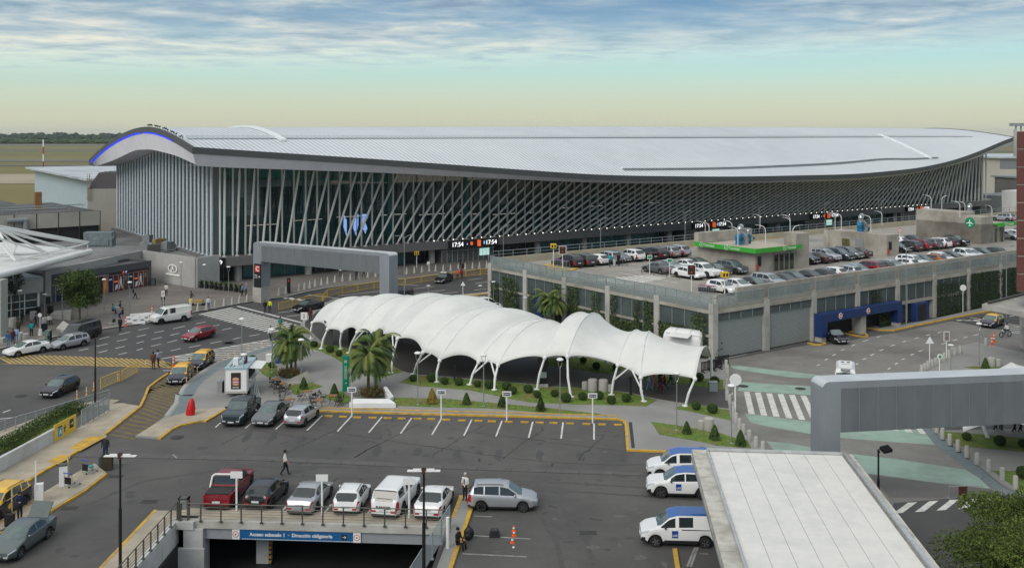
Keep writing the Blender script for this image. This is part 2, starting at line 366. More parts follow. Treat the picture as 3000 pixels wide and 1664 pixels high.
# tent path and lawns
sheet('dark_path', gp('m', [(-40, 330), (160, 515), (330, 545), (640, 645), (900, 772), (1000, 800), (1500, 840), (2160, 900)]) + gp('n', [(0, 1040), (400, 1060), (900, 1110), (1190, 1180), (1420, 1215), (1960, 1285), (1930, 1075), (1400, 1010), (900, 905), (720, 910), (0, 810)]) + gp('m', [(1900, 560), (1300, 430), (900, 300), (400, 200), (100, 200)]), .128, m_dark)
lawns = [('m', [(0, 545), (120, 575), (260, 640), (400, 735), (560, 795), (680, 835), (900, 770), (820, 730), (640, 640), (480, 560), (330, 535), (150, 505), (0, 495)]),
    ('S', [(1170, 1120), (1226, 1131), (1304, 1137), (1375, 1143.5), (1428, 1154), (1490, 1168), (1552, 1179), (1700, 1185.4), (1763.8, 1185.7), (1890.7, 1190.6), (1924.8, 1172), (1845.6, 1153), (1709, 1136), (1600, 1134), (1570, 1129.5), (1490, 1120), (1366, 1111), (1272, 1104.6), (1210, 1098.5)]),
    ('S', [(1148.5, 1165.2), (1157.8, 1188.5), (1272.7, 1193), (1428, 1196), (1614, 1210), (1709, 1215.8), (1761, 1213), (1600, 1194.6), (1428, 1179), (1303.7, 1168)]),
    ('n', [(1380, 1275), (1500, 1212), (1960, 1285), (1985, 1398), (1500, 1290)]),
    ('S', [(1908.3, 1236), (1932, 1272.6), (2056.7, 1294), (2100, 1305), (2200, 1312), (2190, 1290), (2171.7, 1288.8), (2100, 1266), (1990, 1247)]),
    ('n', [(-60, 735), (450, 722), (850, 832), (720, 908), (0, 808), (-60, 800)]), ('n', [(870, 935), (1000, 902), (1900, 965), (1900, 1068), (1400, 1008)]),
    ('f', [(190, 480), (350, 408), (600, 425), (760, 470), (745, 560), (690, 600), (600, 555), (560, 500), (380, 480), (330, 450)]), ('f', [(860, 672), (1125, 648), (1235, 685), (942, 775)]),
    ('f', [(1210, 795), (1425, 735), (1530, 800), (1500, 862), (1440, 868)]),
    ('f', [(1935, 808), (2320, 812), (2503, 826), (2503, 890), (1990, 885)])]
for c, pts in lawns[:-1]:
    o = slab('lawn', gp(c, pts, .12), .15, m_grass, .125)
b = MB()
for c, pts in (lawns[0], lawns[1], lawns[2]):
    L = gp(c, pts, .12); n = dict([(0, 7), (1, 10), (2, 6)])[lawns.index((c, pts))]; ribbon(L[:n], .16, .1255, b)
struct(b.build('lawn_border', m_kerb))
# grass blades as real tufts along the lawns
b = MB(); rg = random.Random(5)
def inside(p, poly):
    r = False; n = len(poly)
    for k in range(n):
        a, c = poly[k], poly[(k + 1) % n]
        if (a[1] > p[1]) != (c[1] > p[1]) and p[0] < (c[0] - a[0]) * (p[1] - a[1]) / (c[1] - a[1]) + a[0]: r = not r
    return r
for c, pts in lawns[:-1]:
    L = gp(c, pts, .12); x0, x1 = min(p.x for p in L), max(p.x for p in L); y0, y1 = min(p.y for p in L), max(p.y for p in L)
    for _ in range(int((x1 - x0) * (y1 - y0) * 14)):
        x, y = rg.uniform(x0, x1), rg.uniform(y0, y1)
        if not inside((x, y), L): continue
        a = rg.uniform(0, 6.28); h_ = rg.uniform(.03, .09); dx, dy = cos(a) * .05, sin(a) * .05
        b.poly([(x - dx, y - dy, .15), (x + dx, y + dy, .15), (x + rg.uniform(-.03, .03), y, .15 + h_)], 0)
stuff(b.build('grass', mat('grass blades', (.14, .22, .035), .9, var=.4, vs=1.3, world=True)), 'short green grass on the lawns around the white tent', 'grass')
# ---- concrete road, tinted bands and right-hand plaza
rd = gp('i', [(215, 600), (130, 570), (870, 435), (1000, 440), (1330, 375), (1560, 340), (2100, 225), (2420, 165), (2900, 60), (3200, 200), (3200, 900), (2576, 1400)]) + [Vector((45, 50, 0)), Vector((13.3, 52, 0))] + gp('h', [(800, 330), (660, 215)]) + gp('i', [(520, 1290), (430, 1190), (345, 1090), (300, 1020), (262, 960), (245, 820), (232, 700)])
sheet('concrete_road', rd, .014, m_conc_road)
for pts in ([(240, 597), (330, 603), (560, 632), (900, 668), (1020, 690), (905, 702), (700, 690), (420, 650), (260, 622)], [(320, 728), (600, 748), (950, 768), (1060, 790), (1060, 860), (895, 836), (600, 815), (300, 800), (312, 770)],
            [(352, 978), (620, 1012), (900, 1048), (1050, 1078), (1400, 1088), (1770, 1112), (1895, 1232), (1480, 1202), (1050, 1168), (900, 1145), (600, 1095), (405, 1052)],
            [(528, 1200), (740, 1220), (900, 1252), (1050, 1270), (1250, 1335), (900, 1400), (640, 1330)]):
    sheet('green_road_band', gp('i', pts), .018, m_teal)
sheet('green_road_band', gp('h', [(1280, 232), (1600, 268), (2130, 348), (2235, 410), (2320, 492), (1850, 440), (1600, 404), (1380, 375), (1180, 330)]), .018, m_teal)
sheet('asphalt_road_strip', gp('i', [(2000, 245), (2420, 165), (2900, 60), (3100, 220), (3100, 380), (2576, 335), (2480, 330), (2230, 290)]), .018, m_asph2)
sheet('asphalt_road_strip', gp('h', [(1400, 385), (1850, 445), (2330, 500), (2400, 540), (1900, 565), (1560, 560)]), .018, mat('worn asphalt', (.12, .118, .112), .9, var=.14, vs=.5, world=True))
sheet('asphalt_road_strip', gp('h', [(1590, 602), (2100, 560), (2576, 540), (2900, 560), (2900, 1200), (1500, 1100)]), .020, m_asph2)
b = MB()
p5 = [G('i', x, y) for x, y in ((350, 808), (800, 838), (388, 982), (890, 1040), (395, 808), (438, 986))]
for k in range(17):
    f = k / 5.0; a0 = p5[0].lerp(p5[1], f); a1 = p5[2].lerp(p5[3], f); dx = (p5[4] - p5[0]); dx2 = (p5[5] - p5[2])
    b.poly([(v.x, v.y, .022) for v in (a0, a0 + dx, a1 + dx2, a1)])
struct(b.build('zebra_crossing', m_white_l))
b = MB()
q0, q1, q2, q3 = G('h', 1700, 600), G('h', 1610, 665), G('h', 2040, 577), G('h', 1970, 680)
for k in range(8):
    dd = (q2 - q0) / 2.05; o = q0 + dd * k * .96; s_ = dd * .42; lw = (q1 - q0) * 1.25
    b.poly([(v.x, v.y, .026) for v in (o, o + s_, o + s_ + lw, o + lw)])
struct(b.build('zebra_crossing', m_white_l))
for pts, nm in (([(1775, 0), (1850, 0), (2060, 190), (2250, 345), (2400, 470), (2576, 560), (2576, 600), (2330, 480), (2180, 370), (1900, 160)], 'bluish_kerb'),):
    sheet(nm, gp('h', pts), .024, m_bluek)
rp = gp('i', [(1735, 1020), (1810, 1080), (1930, 1180), (2080, 1290), (2190, 1380)]) + gp('h', [(2250, 340), (2400, 465), (2576, 560), (2750, 640)]) + gp('i', [(3300, 1300), (3200, 700), (2560, 500), (2200, 420), (1980, 470), (1740, 640), (1720, 800)])
slab('right_plaza_paving', rp, .12, m_pave)
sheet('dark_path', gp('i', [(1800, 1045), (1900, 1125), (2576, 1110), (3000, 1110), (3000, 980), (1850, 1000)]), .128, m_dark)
for c, pts in (('i', [(1915, 1120), (2160, 1140), (2576, 1175), (2900, 1200), (2900, 1320), (2576, 1282), (2080, 1240), (1985, 1200)]), ('h', [(2345, 358), (2600, 360), (2800, 480), (2800, 620), (2560, 520)]), ('i', [(2105, 612), (2180, 604), (2560, 618), (2560, 640), (2250, 640)])):
    slab('lawn', gp(c, pts, .12), .15, m_grass, .125)
b = MB(); ribbon(gp('i', [(2900, 60), (2390, 152), (2100, 208), (1700, 290), (1540, 325), (1430, 322), (1290, 300)]), .35, 0, b, 0, .15)
ribbon(gp('i', [(1330, 372), (1290, 376), (1060, 330), (1075, 318), (1310, 350), (1330, 366)]), .28, 0, b, 0, .15)
ribbon(gp('i', [(862, 425), (900, 436), (960, 440), (995, 432), (985, 422)]), .3, 0, b, 0, .15)
struct(b.build('yellow_kerb', m_yel_l))
slab('garage_sidewalk', gp('i', [(2900, 55), (2390, 148), (2100, 204), (1700, 286), (1540, 321), (1430, 318), (1290, 296), (1560, 290), (1860, 235), (2900, 0)]), .14, m_pave)
# ---- left-hand footway, island, hatched lane
fw = gp('c', [(-60, 870), (190, 820), (300, 748), (420, 682), (505, 628), (570, 590), (640, 545), (750, 480), (870, 385), (1005, 278), (870, 256), (780, 262), (780, 305), (580, 425), (300, 580), (-60, 770)])
slab('beige_footway', fw, .14, m_beige)
b = MB(); ribbon(fw[:10] + gp('c', [(1035, 215), (1065, 140), (1130, 90), (1210, 38)]), .22, 0, b, 0, .15)
ribbon(gp('c', [(-60, 1260), (0, 1190), (120, 1150), (350, 1040), (600, 890), (765, 762)]), .14, 0, b, 0, .15); ribbon(gp('c', [(310, 905), (240, 960), (60, 1085), (-40, 1150)]), .14, 0, b, 0, .15)
struct(b.build('yellow_kerb', m_yel_l))
sheet('yellow_ramp', gp('c', [(335, 664), (430, 615), (505, 622), (500, 640), (415, 684)], .14), .146, m_yel_l); sheet('yellow_ramp', gp('c', [(500, 565), (640, 485), (750, 477), (745, 496), (572, 590)], .14), .146, m_yel_l)
slab('traffic_island', gp('c', [(-60, 1210), (0, 1170), (350, 1030), (600, 880), (760, 757), (680, 690), (560, 750), (310, 900), (0, 1100), (-60, 1130)]), .14, m_beige)
slab('garden_footway', gp('c', [(-60, 560), (200, 460), (420, 360), (600, 300), (800, 262), (860, 235), (780, 226), (560, 262), (300, 350), (-60, 480)]), .13, m_beige)
slab('lawn', gp('c', [(-60, 700), (0, 610), (300, 480), (540, 350), (590, 300), (660, 268), (560, 290), (380, 350), (200, 460), (-60, 550)]), .15, m_grass)
sheet('brick_lane', gp('c', [(760, 480), (960, 492), (1100, 405), (1185, 345), (1262, 250), (1275, 170), (1330, 105)]) + gp('u', [(690, 1410), (800, 1250), (1000, 1090), (1340, 880), (1230, 860), (1000, 1000), (560, 1030), (350, 1180), (160, 1400)]) + gp('c', [(1070, 150), (1010, 280)]), .016, mat('brown lane paving', (.10, .085, .07), .85, var=.2, vs=1.2, world=True))
b = MB()
for k in range(21):                              # faded yellow bars across the lane
    t_ = k / 20.0
    L = [(780, 470), (890, 385), (1005, 285), (1050, 220), (1075, 150), (1120, 105), (1215, 45)]; Rr = [(985, 490), (1110, 400), (1190, 340), (1255, 255), (1270, 190), (1290, 140), (1350, 75)]
    def lp(A, t):
        f = t * (len(A) - 1); i = min(int(f), len(A) - 2); f -= i; return (A[i][0] + (A[i + 1][0] - A[i][0]) * f, A[i][1] + (A[i + 1][1] - A[i][1]) * f)
    a, c = lp(L, t_), lp(Rr, t_)
    A, B = G('c', *a), G('c', c[0], c[1] + 18); ribbon([A.lerp(B, .06), A.lerp(B, .94)], .32, .0205, b)
struct(b.build('worn_lane_stripes', m_yel_f))
b = MB()
top = [(-60, 1262), (180, 1245), (400, 1245), (800, 1260), (1160, 1275), (1480, 1292), (1560, 1330)]; bot = [(-60, 1322), (300, 1328), (700, 1337), (1000, 1345), (1600, 1362)]
def yat(A, x):
    for (x0, y0), (x1, y1) in zip(A, A[1:]):
        if x0 <= x <= x1: return y0 + (y1 - y0) * (x - x0) / (x1 - x0)
    return A[-1][1]
for k in range(34):
    x = -20 + k * 46.5
    xb = x + 125
    if xb > 1600: xb = 1600
    A, B = G('b', x, yat(top, x)), G('b', xb, yat(bot, xb)); ribbon([A, B], .27, .0205, b)
ribbon([G('b', x, y) for x, y in bot], .18, .021, b)
struct(b.build('yellow_hatching', mat('faded yellow hatching', (.42, .30, .10), .85, var=.15, vs=2, col2=(.2, .16, .08), v2s=.8, v2=.7, world=True)))
# ---- white crossings and lane dashes
b = MB()
L0, L1, Q0, Q1 = G('u', 1020, 120), G('u', 2120, 410), G('u', 1545, 12), G('u', 2645, 302)
for k in range(17):
    a, c = L0.lerp(L1, k / 16), Q0.lerp(Q1, k / 16); ribbon([a, c], .52, .018, b)
ribbon([G('l', 290, 1022), G('l', 1000, 1205)], .4, .0184, b)
ribbon([G('l', 915, 920), G('l', 1310, 968)], .3, .0184, b)
for k in range(9):
    p = G('l', 640 + k * 66, 938 + k * 8.5); b.cbox((p.x, p.y, .0178), .7, 1.9, .001, .6)
struct(b.build('zebra_crossing', m_white_l))
b = MB(); 
def kx(y):                                       # kerb x for a u-crop row
    K = [(2400, 545), (2190, 625), (2000, 676), (1700, 768), (1340, 886)]
    for (x0, y0), (x1, y1) in zip(K, K[1:]):
        if y0 <= y <= y1: return x0 + (x1 - x0) * (y - y0) / (y1 - y0)
    return K[-1][0] if y > 886 else K[0][0]
for y in (548, 575, 603, 633, 665, 699, 733, 766, 798, 830, 858):
    xl = 400 + (830 - y) / (830 - 512) * 1790 if y < 830 else 620; xr = kx(y) - 10
    ribbon([G('u', xl, y), G('u', xr, y + 2)], .36, .018, b)
ribbon([G('u', 400, 832), G('u', 2190, 512)], .22, .0186, b)
struct(b.build('zebra_crossing', m_white_l))
b = MB()
for c, a in (('u', (30, 370, 200, 335)), ('u', (285, 413, 445, 378)), ('u', (585, 350, 780, 305)), ('u', (955, 270, 1105, 240)), ('u', (1235, 303, 1335, 285)), ('u', (0, 480, 150, 443)), ('u', (240, 522, 410, 485)), ('u', (540, 455, 690, 420)), ('u', (0, 583, 120, 550)),
             ('u', (235, 630, 395, 593)), ('u', (497, 570, 655, 530)), ('u', (0, 695, 105, 665)), ('u', (550, 703, 710, 668)), ('u', (845, 648, 1035, 612)), ('u', (1190, 583, 1370, 547)), ('u', (1380, 368, 1535, 335)), ('u', (1550, 517, 1685, 488)), ('u', (1815, 467, 1985, 435)), ('u', (280, 740, 415, 725)),
             ('t', (1595, 1065, 1765, 1025)), ('t', (1880, 1100, 2045, 1065)), ('t', (1270, 1250, 1430, 1215)), ('t', (1550, 1180, 1735, 1140)), ('t', (1855, 1215, 2010, 1178)), ('t', (1585, 1283, 1730, 1245)), ('t', (1915, 990, 2095, 950)), ('t', (1905, 1315, 2040, 1282)),
             ('l', (1860, 868, 2030, 850)), ('l', (1870, 910, 2130, 878)), ('l', (2110, 910, 2250, 895)), ('l', (2400, 820, 2530, 805)), ('l', (2390, 880, 2500, 868)), ('l', (2340, 790, 2460, 775)), ('l', (1180, 930, 1600, 885)), ('l', (650, 1080, 800, 1062)), ('l', (720, 1115, 840, 1100)), ('l', (1730, 830, 1900, 838)),
             ('c', (20, 315, 75, 295)), ('c', (0, 360, 120, 348)), ('u', (425, 1018, 560, 1022)),              ('i', (930, 600, 955, 590)), ('i', (995, 556, 1015, 547)), ('i', (1055, 520, 1082, 508)), ('i', (1120, 480, 1150, 470)), ('i', (1205, 445, 1235, 432)), ('i', (1295, 408, 1340, 396)), ('i', (1405, 375, 1440, 366)),
             ('i', (1240, 592, 1258, 583)), ('i', (1295, 552, 1322, 541)), ('i', (1355, 520, 1385, 506)), ('i', (1430, 482, 1458, 471)), ('i', (1515, 445, 1550, 435)), ('i', (1610, 413, 1640, 404)), ('i', (1705, 387, 1740, 378)), ('i', (1800, 362, 1830, 353)), ('i', (1890, 340, 1920, 332)),
             ('i', (1455, 670, 1475, 655)), ('i', (1495, 630, 1515, 618)), ('i', (1550, 590, 1575, 577)), ('i', (1605, 553, 1630, 542)), ('i', (1675, 517, 1700, 507)), ('i', (1740, 488, 1770, 478)), ('i', (1920, 430, 1955, 420)), ('i', (2010, 402, 2045, 392)), ('i', (2095, 380, 2125, 372)), ('i', (2460, 210, 2500, 202)), ('i', (2170, 360, 2220, 350))):
    ribbon([G(c, a[0], a[1]), G(c, a[2], a[3])], .17, .0186, b)
for k in range(5):
    for (x0, y0, x1, y1) in ((2040 + k * 45, 242 - k * 8, 2110 + k * 60, 240 + k * 6),): ribbon([G('i', x0 + 0, y0 + k * 6), G('i', x1, y1 - 2)], .4, .0225, b)
for k in range(4): ribbon([G('i', 2440 + k * 8, 285 + k * 17), G('i', 2576, 300 + k * 14)], .4, .0225, b)
ribbon([G('i', 2150, 218), G('i', 2576, 292)], .25, .0228, b)
struct(b.build('lane_markings', m_white_l))
b = MB()
for c, a in (('f', (1232, 988, 1070, 1145)), ('f', (1540, 990, 1390, 1155)), ('f', (1855, 1003, 1717, 1168)), ('f', (2165, 1015, 2050, 1178)), ('f', (2475, 1025, 2378, 1190)), ('g', (360, 242, 297, 372)), ('g', (602, 252, 553, 378)), ('g', (848, 260, 815, 388)), ('g', (1090, 264, 1074, 394)), ('g', (1337, 272, 1337, 402)),
             ('f', (845, 1040, 742, 1135)), ('f', (500, 1060, 425, 1122)), ('f', (165, 1065, 110, 1115)), ('e', (1105, 575, 1045, 635)), ('e', (1515, 570, 1450, 650)), ('e', (1885, 620, 1850, 670))):
    ribbon([G(c, a[0], a[1]), G(c, a[2], a[3])], .13, .012, b)
struct(b.build('parking_bay_lines', m_white_l))
b = MB()
for c, a in (('g', (285, 1313, 800, 1338)), ('g', (370, 1168, 830, 1196)), ('g', (2165, 1262, 2110, 1415)), ('g', (2145, 1262, 2082, 1415)), ('g', (2180, 1312, 2250, 1316)), ('e', (20, 100, 60, 135)), ('g', (380, 1012, 520, 1018))):
    ribbon([G(c, a[0], a[1]), G(c, a[2], a[3])], .12, .012, b)
struct(b.build('worn_bay_lines', m_white_f))
b = MB(); rk = random.Random(4)
for c, L in (('f', [(860, 1380), (1000, 1310), (1160, 1240), (1280, 1180), (1390, 1140), (1480, 1080), (1580, 1040)]), ('f', [(520, 1140), (740, 1175), (920, 1210), (1160, 1240)]), ('f', [(180, 1290), (330, 1210), (500, 1140)]), ('f', [(1400, 1172), (1640, 1210), (1910, 1245), (2150, 1290), (2500, 1330)]), ('f', [(1570, 1429), (1700, 1350), (1910, 1245), (2040, 1180), (2130, 1130), (2240, 1080)]),
             ('g', [(50, 525), (180, 450), (300, 372), (380, 330), (450, 290)]), ('g', [(0, 455), (250, 490), (620, 545), (960, 580), (1300, 598), (1900, 607)]), ('g', [(612, 553), (720, 465), (820, 395), (905, 345), (928, 330), (915, 298)]), ('g', [(1215, 570), (1240, 520), (1300, 478), (1350, 430), (1400, 395), (1413, 375)]), ('g', [(380, 345), (620, 375), (860, 405), (1100, 437), (1300, 462), (1600, 497)]), ('e', [(1730, 130), (1850, 60), (1970, 0)])):
    P_ = [G(c, x, y) for x, y in L]; Q = []
    for a, d in zip(P_, P_[1:]):
        for k in range(8): Q.append(a.lerp(d, k / 8) + Vector((rk.uniform(-.06, .06), rk.uniform(-.1, .1), 0)))
    ribbon(Q + [P_[-1]], .09, .0095, b)
for _ in range(70):
    x, y = rk.uniform(-20, 16), rk.uniform(54, 82)
    if x < -1 and y < 61: continue
    L = []; a = rk.uniform(0, 3.1)
    for k in range(4): L.append(Vector((x, y, 0))); x += cos(a) * rk.uniform(.1, .4); y += sin(a) * .25; a += rk.uniform(-.8, .8)
    ribbon(L, rk.uniform(.04, .16), .0098, b)
struct(b.build('asphalt_cracks', m_crack))
b = MB(); rs = random.Random(31)
def blob(x, y, rx, ry, z, m, n=14):
    a0 = rs.uniform(0, 6.28); b.poly([(x + cos(a) * rx * q, y + sin(a) * ry * q, z) for a, q in [(a0 + 2 * pi * k / n, rs.uniform(.6, 1.15)) for k in range(n)]], m)
for k in range(150):
    x, y = (rs.uniform(-19, 16), rs.uniform(60.5, 82)) if k < 95 else ((rs.uniform(-3, 9), rs.uniform(45, 60)) if k < 125 else (rs.uniform(-34, -22), rs.uniform(52, 84)))
    blob(x, y, rs.uniform(.08, .5), rs.uniform(.1, .45), .0085 + k * 5e-6, rs.choice([0, 0, 1, 2]))
for x, y in ((-20.6, 75.5), (-18.6, 75.2), (-16.2, 74.9), (-13, 72.5), (-10, 72.2), (-7, 72), (-4, 71.7), (-1, 71.5), (2, 71.2), (5, 71), (8, 70.7), (-17, 62.6), (-14.5, 62.4), (-12, 62.2), (-9.4, 62), (-7, 61.8)): blob(x, y, .35, 1.3, .0093, 0)
for L in ([(-19, 67), (-8, 66.6), (4, 65.6), (13, 64)], [(-19, 65.4), (-6, 64.8), (5, 63.9), (13, 62.5)], [(-30, 55), (-25, 66), (-19, 69), (-9, 68.6)], [(3, 46), (2.6, 56), (1, 63), (-6, 66.2)], [(4.7, 46), (4.3, 56), (3, 62), (-2, 65)]):
    ribbon([Vector((*p, 0)) for p in L], .32, .0088, b, 2)
struct(b.build('oil_stains', [mat('oil stain', (.055, .054, .052), .6, var=.3, vs=3, world=True), mat('pale patch', (.115, .112, .105), .9, var=.2, vs=3, world=True), mat('tyre darkened asphalt', (.071, .070, .067), .8, var=.2, vs=2, world=True)]))
sheet('drainage_strip', gp('S', [(215, 1326), (750, 1336), (1300, 1361), (1886, 1384), (1886, 1393), (1300, 1372), (750, 1348), (205, 1337)]), .010, mat('old concrete strip', (.10, .10, .095), .9, var=.15, vs=1, world=True))
b = MB(); ribbon(gp('S', [(205, 1338), (750, 1349), (1300, 1373), (1886, 1394)]), .07, .0125, b); 
for k in range(16): p = G('S', 300 + k * 100, 1328 + k * 3.6); q = G('S', 295 + k * 100, 1338 + k * 3.6); ribbon([p, q], .04, .0125, b)
for c, x, y in (('c', 830, 772), ('g', 1290, 1147), ('c', 1070, 952), ('c', 500, 1000)): p = G(c, x, y); b.box(p.x - .5, p.x + .5, p.y - .3, p.y + .3, .0005, .0125)
struct(b.build('drain_joint', m_crack))
b = MB()
for c, x, y, r in (('i', 345, 762, .5), ('i', 800, 782, .5), ('u', 1490, 575, .8), ('b', 2085, 1132, .5), ('u', 1000, 0, .5), ('c', 150, 195, .5), ('c', 1270, 492, .5)):
    p = G(c, x, y, .02); b.lathe([(r, .0), (r, .006)], (p.x, p.y, .0225), 16)
struct(b.build('manhole_covers', mat('iron', (.05, .052, .05), .6, .5)))
# ================================================================ TERMINAL
m_roof = mat('metal roof', (.62, .66, .69), .5, .2, var=.06, vs=.6, col2=(.72, .75, .77), v2s=.03, v2=.7, stretch=(.35, .1, 1))
def seams(m, scale, dark=.72, axis='X', strength=.5):
    nt = m.node_tree; b = nt.nodes['Principled BSDF']; tc_ = nt.nodes.new('ShaderNodeTexCoord'); wv = nt.nodes.new('ShaderNodeTexWave')
    wv.wave_type = 'BANDS'; wv.bands_direction = axis; wv.inputs['Scale'].default_value = scale; nt.links.new(tc_.outputs['Object'], wv.inputs['Vector'])
    r = nt.nodes.new('ShaderNodeValToRGB'); nt.links.new(wv.outputs['Fac'], r.inputs[0]); r.color_ramp.elements[0].position = .05; r.color_ramp.elements[0].color = (dark, dark, dark, 1); r.color_ramp.elements[1].position = .3
    r.color_ramp.elements[1].color = (1, 1, 1, 1)
    mx = nt.nodes.new('ShaderNodeMix'); mx.data_type = 'RGBA'; mx.blend_type = 'MULTIPLY'; mx.inputs[0].default_value = 1
    src = b.inputs['Base Color'].links
    if src: nt.links.new(src[0].from_socket, mx.inputs[6])
    else: mx.inputs[6].default_value = b.inputs['Base Color'].default_value
    nt.links.new(r.outputs[0], mx.inputs[7]); nt.links.new(mx.outputs[2], b.inputs['Base Color']); return m
seams(m_roof, .36, .60)
m_fascia = mat('dark fascia', (.085, .09, .092), .5, .2, var=.06); m_soffit = mat('lilac soffit panels', (.80, .79, .84), .7, var=.05, vs=.5)
m_colw = mat('white painted steel', (.60, .60, .57), .5, var=.06, vs=.3); m_colb = mat('steel tubes blue white', (.50, .56, .60), .45, var=.06)
m_conc = mat('weathered concrete', (.38, .355, .305), .9, var=.16, vs=.7, col2=(.22, .2, .17), v2s=.25, v2=.85, bump=.2, bs=4, det=8)
m_concl = mat('light concrete', (.42, .41, .38), .88, var=.1, vs=.8, col2=(.26, .25, .22), v2s=.35, v2=.7, det=8)
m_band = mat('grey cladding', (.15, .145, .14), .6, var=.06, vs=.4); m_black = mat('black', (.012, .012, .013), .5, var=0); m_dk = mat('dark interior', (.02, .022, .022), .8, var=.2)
m_glass = mat('facade glass', (.02, .062, .062), .06, 0, var=.5, vs=.12, spec=.9, alpha=.86); m_glass2 = mat('teal shop glass', (.05, .19, .18), .15, var=.45, vs=.2, spec=.7)
m_glass3 = mat('grey blue side glass', (.045, .06, .062), .25, var=.2, vs=.3, spec=.6)
m_lw = mat('white light', (1, 1, 1), .5, var=0, emit=(1, .93, .8), es=1.8); m_lb = mat('blue light strip', (.0, .02, .6), .5, var=0, emit=(.0, .02, 1), es=.9)
m_led = mat('led white', (1, 1, 1), .5, var=0, emit=(1, 1, 1), es=1.0); m_orange = mat('led orange', (.9, .2, .05), .5, var=0, emit=(1, .16, .03), es=.35)
m_scr = mat('lit screen', (.6, .8, .75), .4, var=.5, vs=3, emit=(.5, .8, .7), es=.5); m_scrb = mat('blue advert screen', (.3, .45, .8), .4, var=0, emit=(.25, .42, .85), es=.55)
m_white = mat('white paint', (.74, .75, .74), .5, var=.05, vs=1); m_steel = mat('galvanised steel', (.42, .45, .46), .35, .7, var=.1, vs=3); m_greyp = mat('grey paint', (.22, .24, .25), .5, var=.06)
def interp(A, x):
    if x <= A[0][0]: return A[0][1]
    for (x0, y0), (x1, y1) in zip(A, A[1:]):
        if x <= x1:
            t = (x - x0) / (x1 - x0); return y0 + (y1 - y0) * t
    return A[-1][1]
def smooth_tab(A, n=200):
    x0, x1 = A[0][0], A[-1][0]; v = [interp(A, x0 + (x1 - x0) * k / n) for k in range(n + 1)]
    for _ in range(60): v = [v[0]] + [(v[k - 1] + v[k] * 2 + v[k + 1]) / 4 for k in range(1, n)] + [v[-1]]
    return [(x0 + (x1 - x0) * k / n, v[k]) for k in range(n + 1)]
FE = smooth_tab([(-5.3, 21.5), (25, 19.16), (68.6, 15.2), (101, 14.0), (143, 13.5), (173, 14.4), (194, 16.1), (211.6, 18.5), (234, 22.6)])
DROP = [(-5.3, 1.9), (0, 1.9), (25, 1.3), (68, .6), (190, .6), (234, 1.6)]
VE = smooth_tab([(-6, 0), (5, .60), (17.4, 1.0), (24, 1.0), (37.5, .74), (49.5, .42), (62, 0)])
def bulge(u): return 11.0 * sin(pi * min(1, max(0, u / 229))) ** 1.3
def vm(u, v): return v if v > 20 else 20 - (20 - v) * (26 + bulge(u)) / 26.0
def roofz(u, v):
    fe = interp(FE, u); fe += (23.5 - fe) * bulge(u) / 145.7; zr = 24.65 + .65 * min(1, max(0, u / 100)); 
    if v < 20: return fe + (zr - fe) * sin(min(1, (v + 6) / 26.0) * pi / 2)
    return zr - (zr - 18.4) * (max(0, v - 20) / 41) ** 1.7
term = emp('terminal_building', 'long airport terminal with a curved pale metal roof and rows of white slanted columns', 'airport terminal', O0, TA)
b = MB(); nu, nv = 150, 26; us = [-5.3 + 239.3 * k / nu for k in range(nu + 1)]; vs_ = [-6 + 68 * k / nv for k in range(nv + 1)]
I = [[b.P((u, vm(u, v), roofz(u, v))) for v in vs_] for u in us]
for a in range(nu):
    for c in range(nv): b.face((I[a][c], I[a + 1][c], I[a + 1][c + 1], I[a][c + 1]))
b.build('roof', m_roof, term, 60)
b = MB()
for a in range(nu):
    u0, u1 = us[a], us[a + 1]; z0, z1 = roofz(u0, -6), roofz(u1, -6)
    t0, t1 = .9, .9; B0, B1 = bulge(u0), bulge(u1)
    b.poly([(u0, -6.03 - B0, z0 - t0), (u1, -6.03 - B1, z1 - t1), (u1, -6.03 - B1, z1 + .12), (u0, -6.03 - B0, z0 + .12)])
    b.poly([(u0, -6.03 - B0, z0 + .12), (u1, -6.03 - B1, z1 + .12), (u1, -5.7 - B1, z1 + .14), (u0, -5.7 - B0, z0 + .14)])
for c in range(nv):
    for U, s in ((-5.33, 1), (234.03, -1)):
        v0, v1 = vs_[c], vs_[c + 1]; q = [(U, v0, roofz(U, v0) - .95), (U, v1, roofz(U, v1) - .95), (U, v1, roofz(U, v1) + .12), (U, v0, roofz(U, v0) + .12)]
        b.poly(q[::-1] if s > 0 else q); b.poly([(U, v0, roofz(U, v0) + .12), (U, v1, roofz(U, v1) + .12), (U + .3 * s, v1, roofz(U, v1) + .14), (U + .3 * s, v0, roofz(U, v0) + .14)])
b.build('fascia', m_fascia, term)
inner = smooth_tab([(-4.5, 18.9), (-.2, 19.44), (6, 20.16), (20, 20.94), (30, 20.7), (44, 18.7), (60, 16.9)])
topz = lambda u: roofz(u, -6) - .9 - interp(DROP, u)
b = MB()
for a in range(nu):
    u0, u1 = us[a], us[a + 1]
    u0 = max(u0, -4.4); u1 = max(u1, -4.3); B0, B1 = bulge(u0), bulge(u1)
    b.poly([(u0 if a else -5.25, -5.9 - B0, roofz(u0, -6) - .88), (u0, -4.7 - B0, topz(u0) + .12), (u1, -4.7 - B1, topz(u1) + .12), (u1, -5.9 - B1, roofz(u1, -6) - .88)])
    b.poly([(u0, -4.7 - B0, topz(u0) + .12), (u0, 2.5, topz(u0) + .12), (u1, 2.5, topz(u1) + .12), (u1, -4.7 - B1, topz(u1) + .12)])
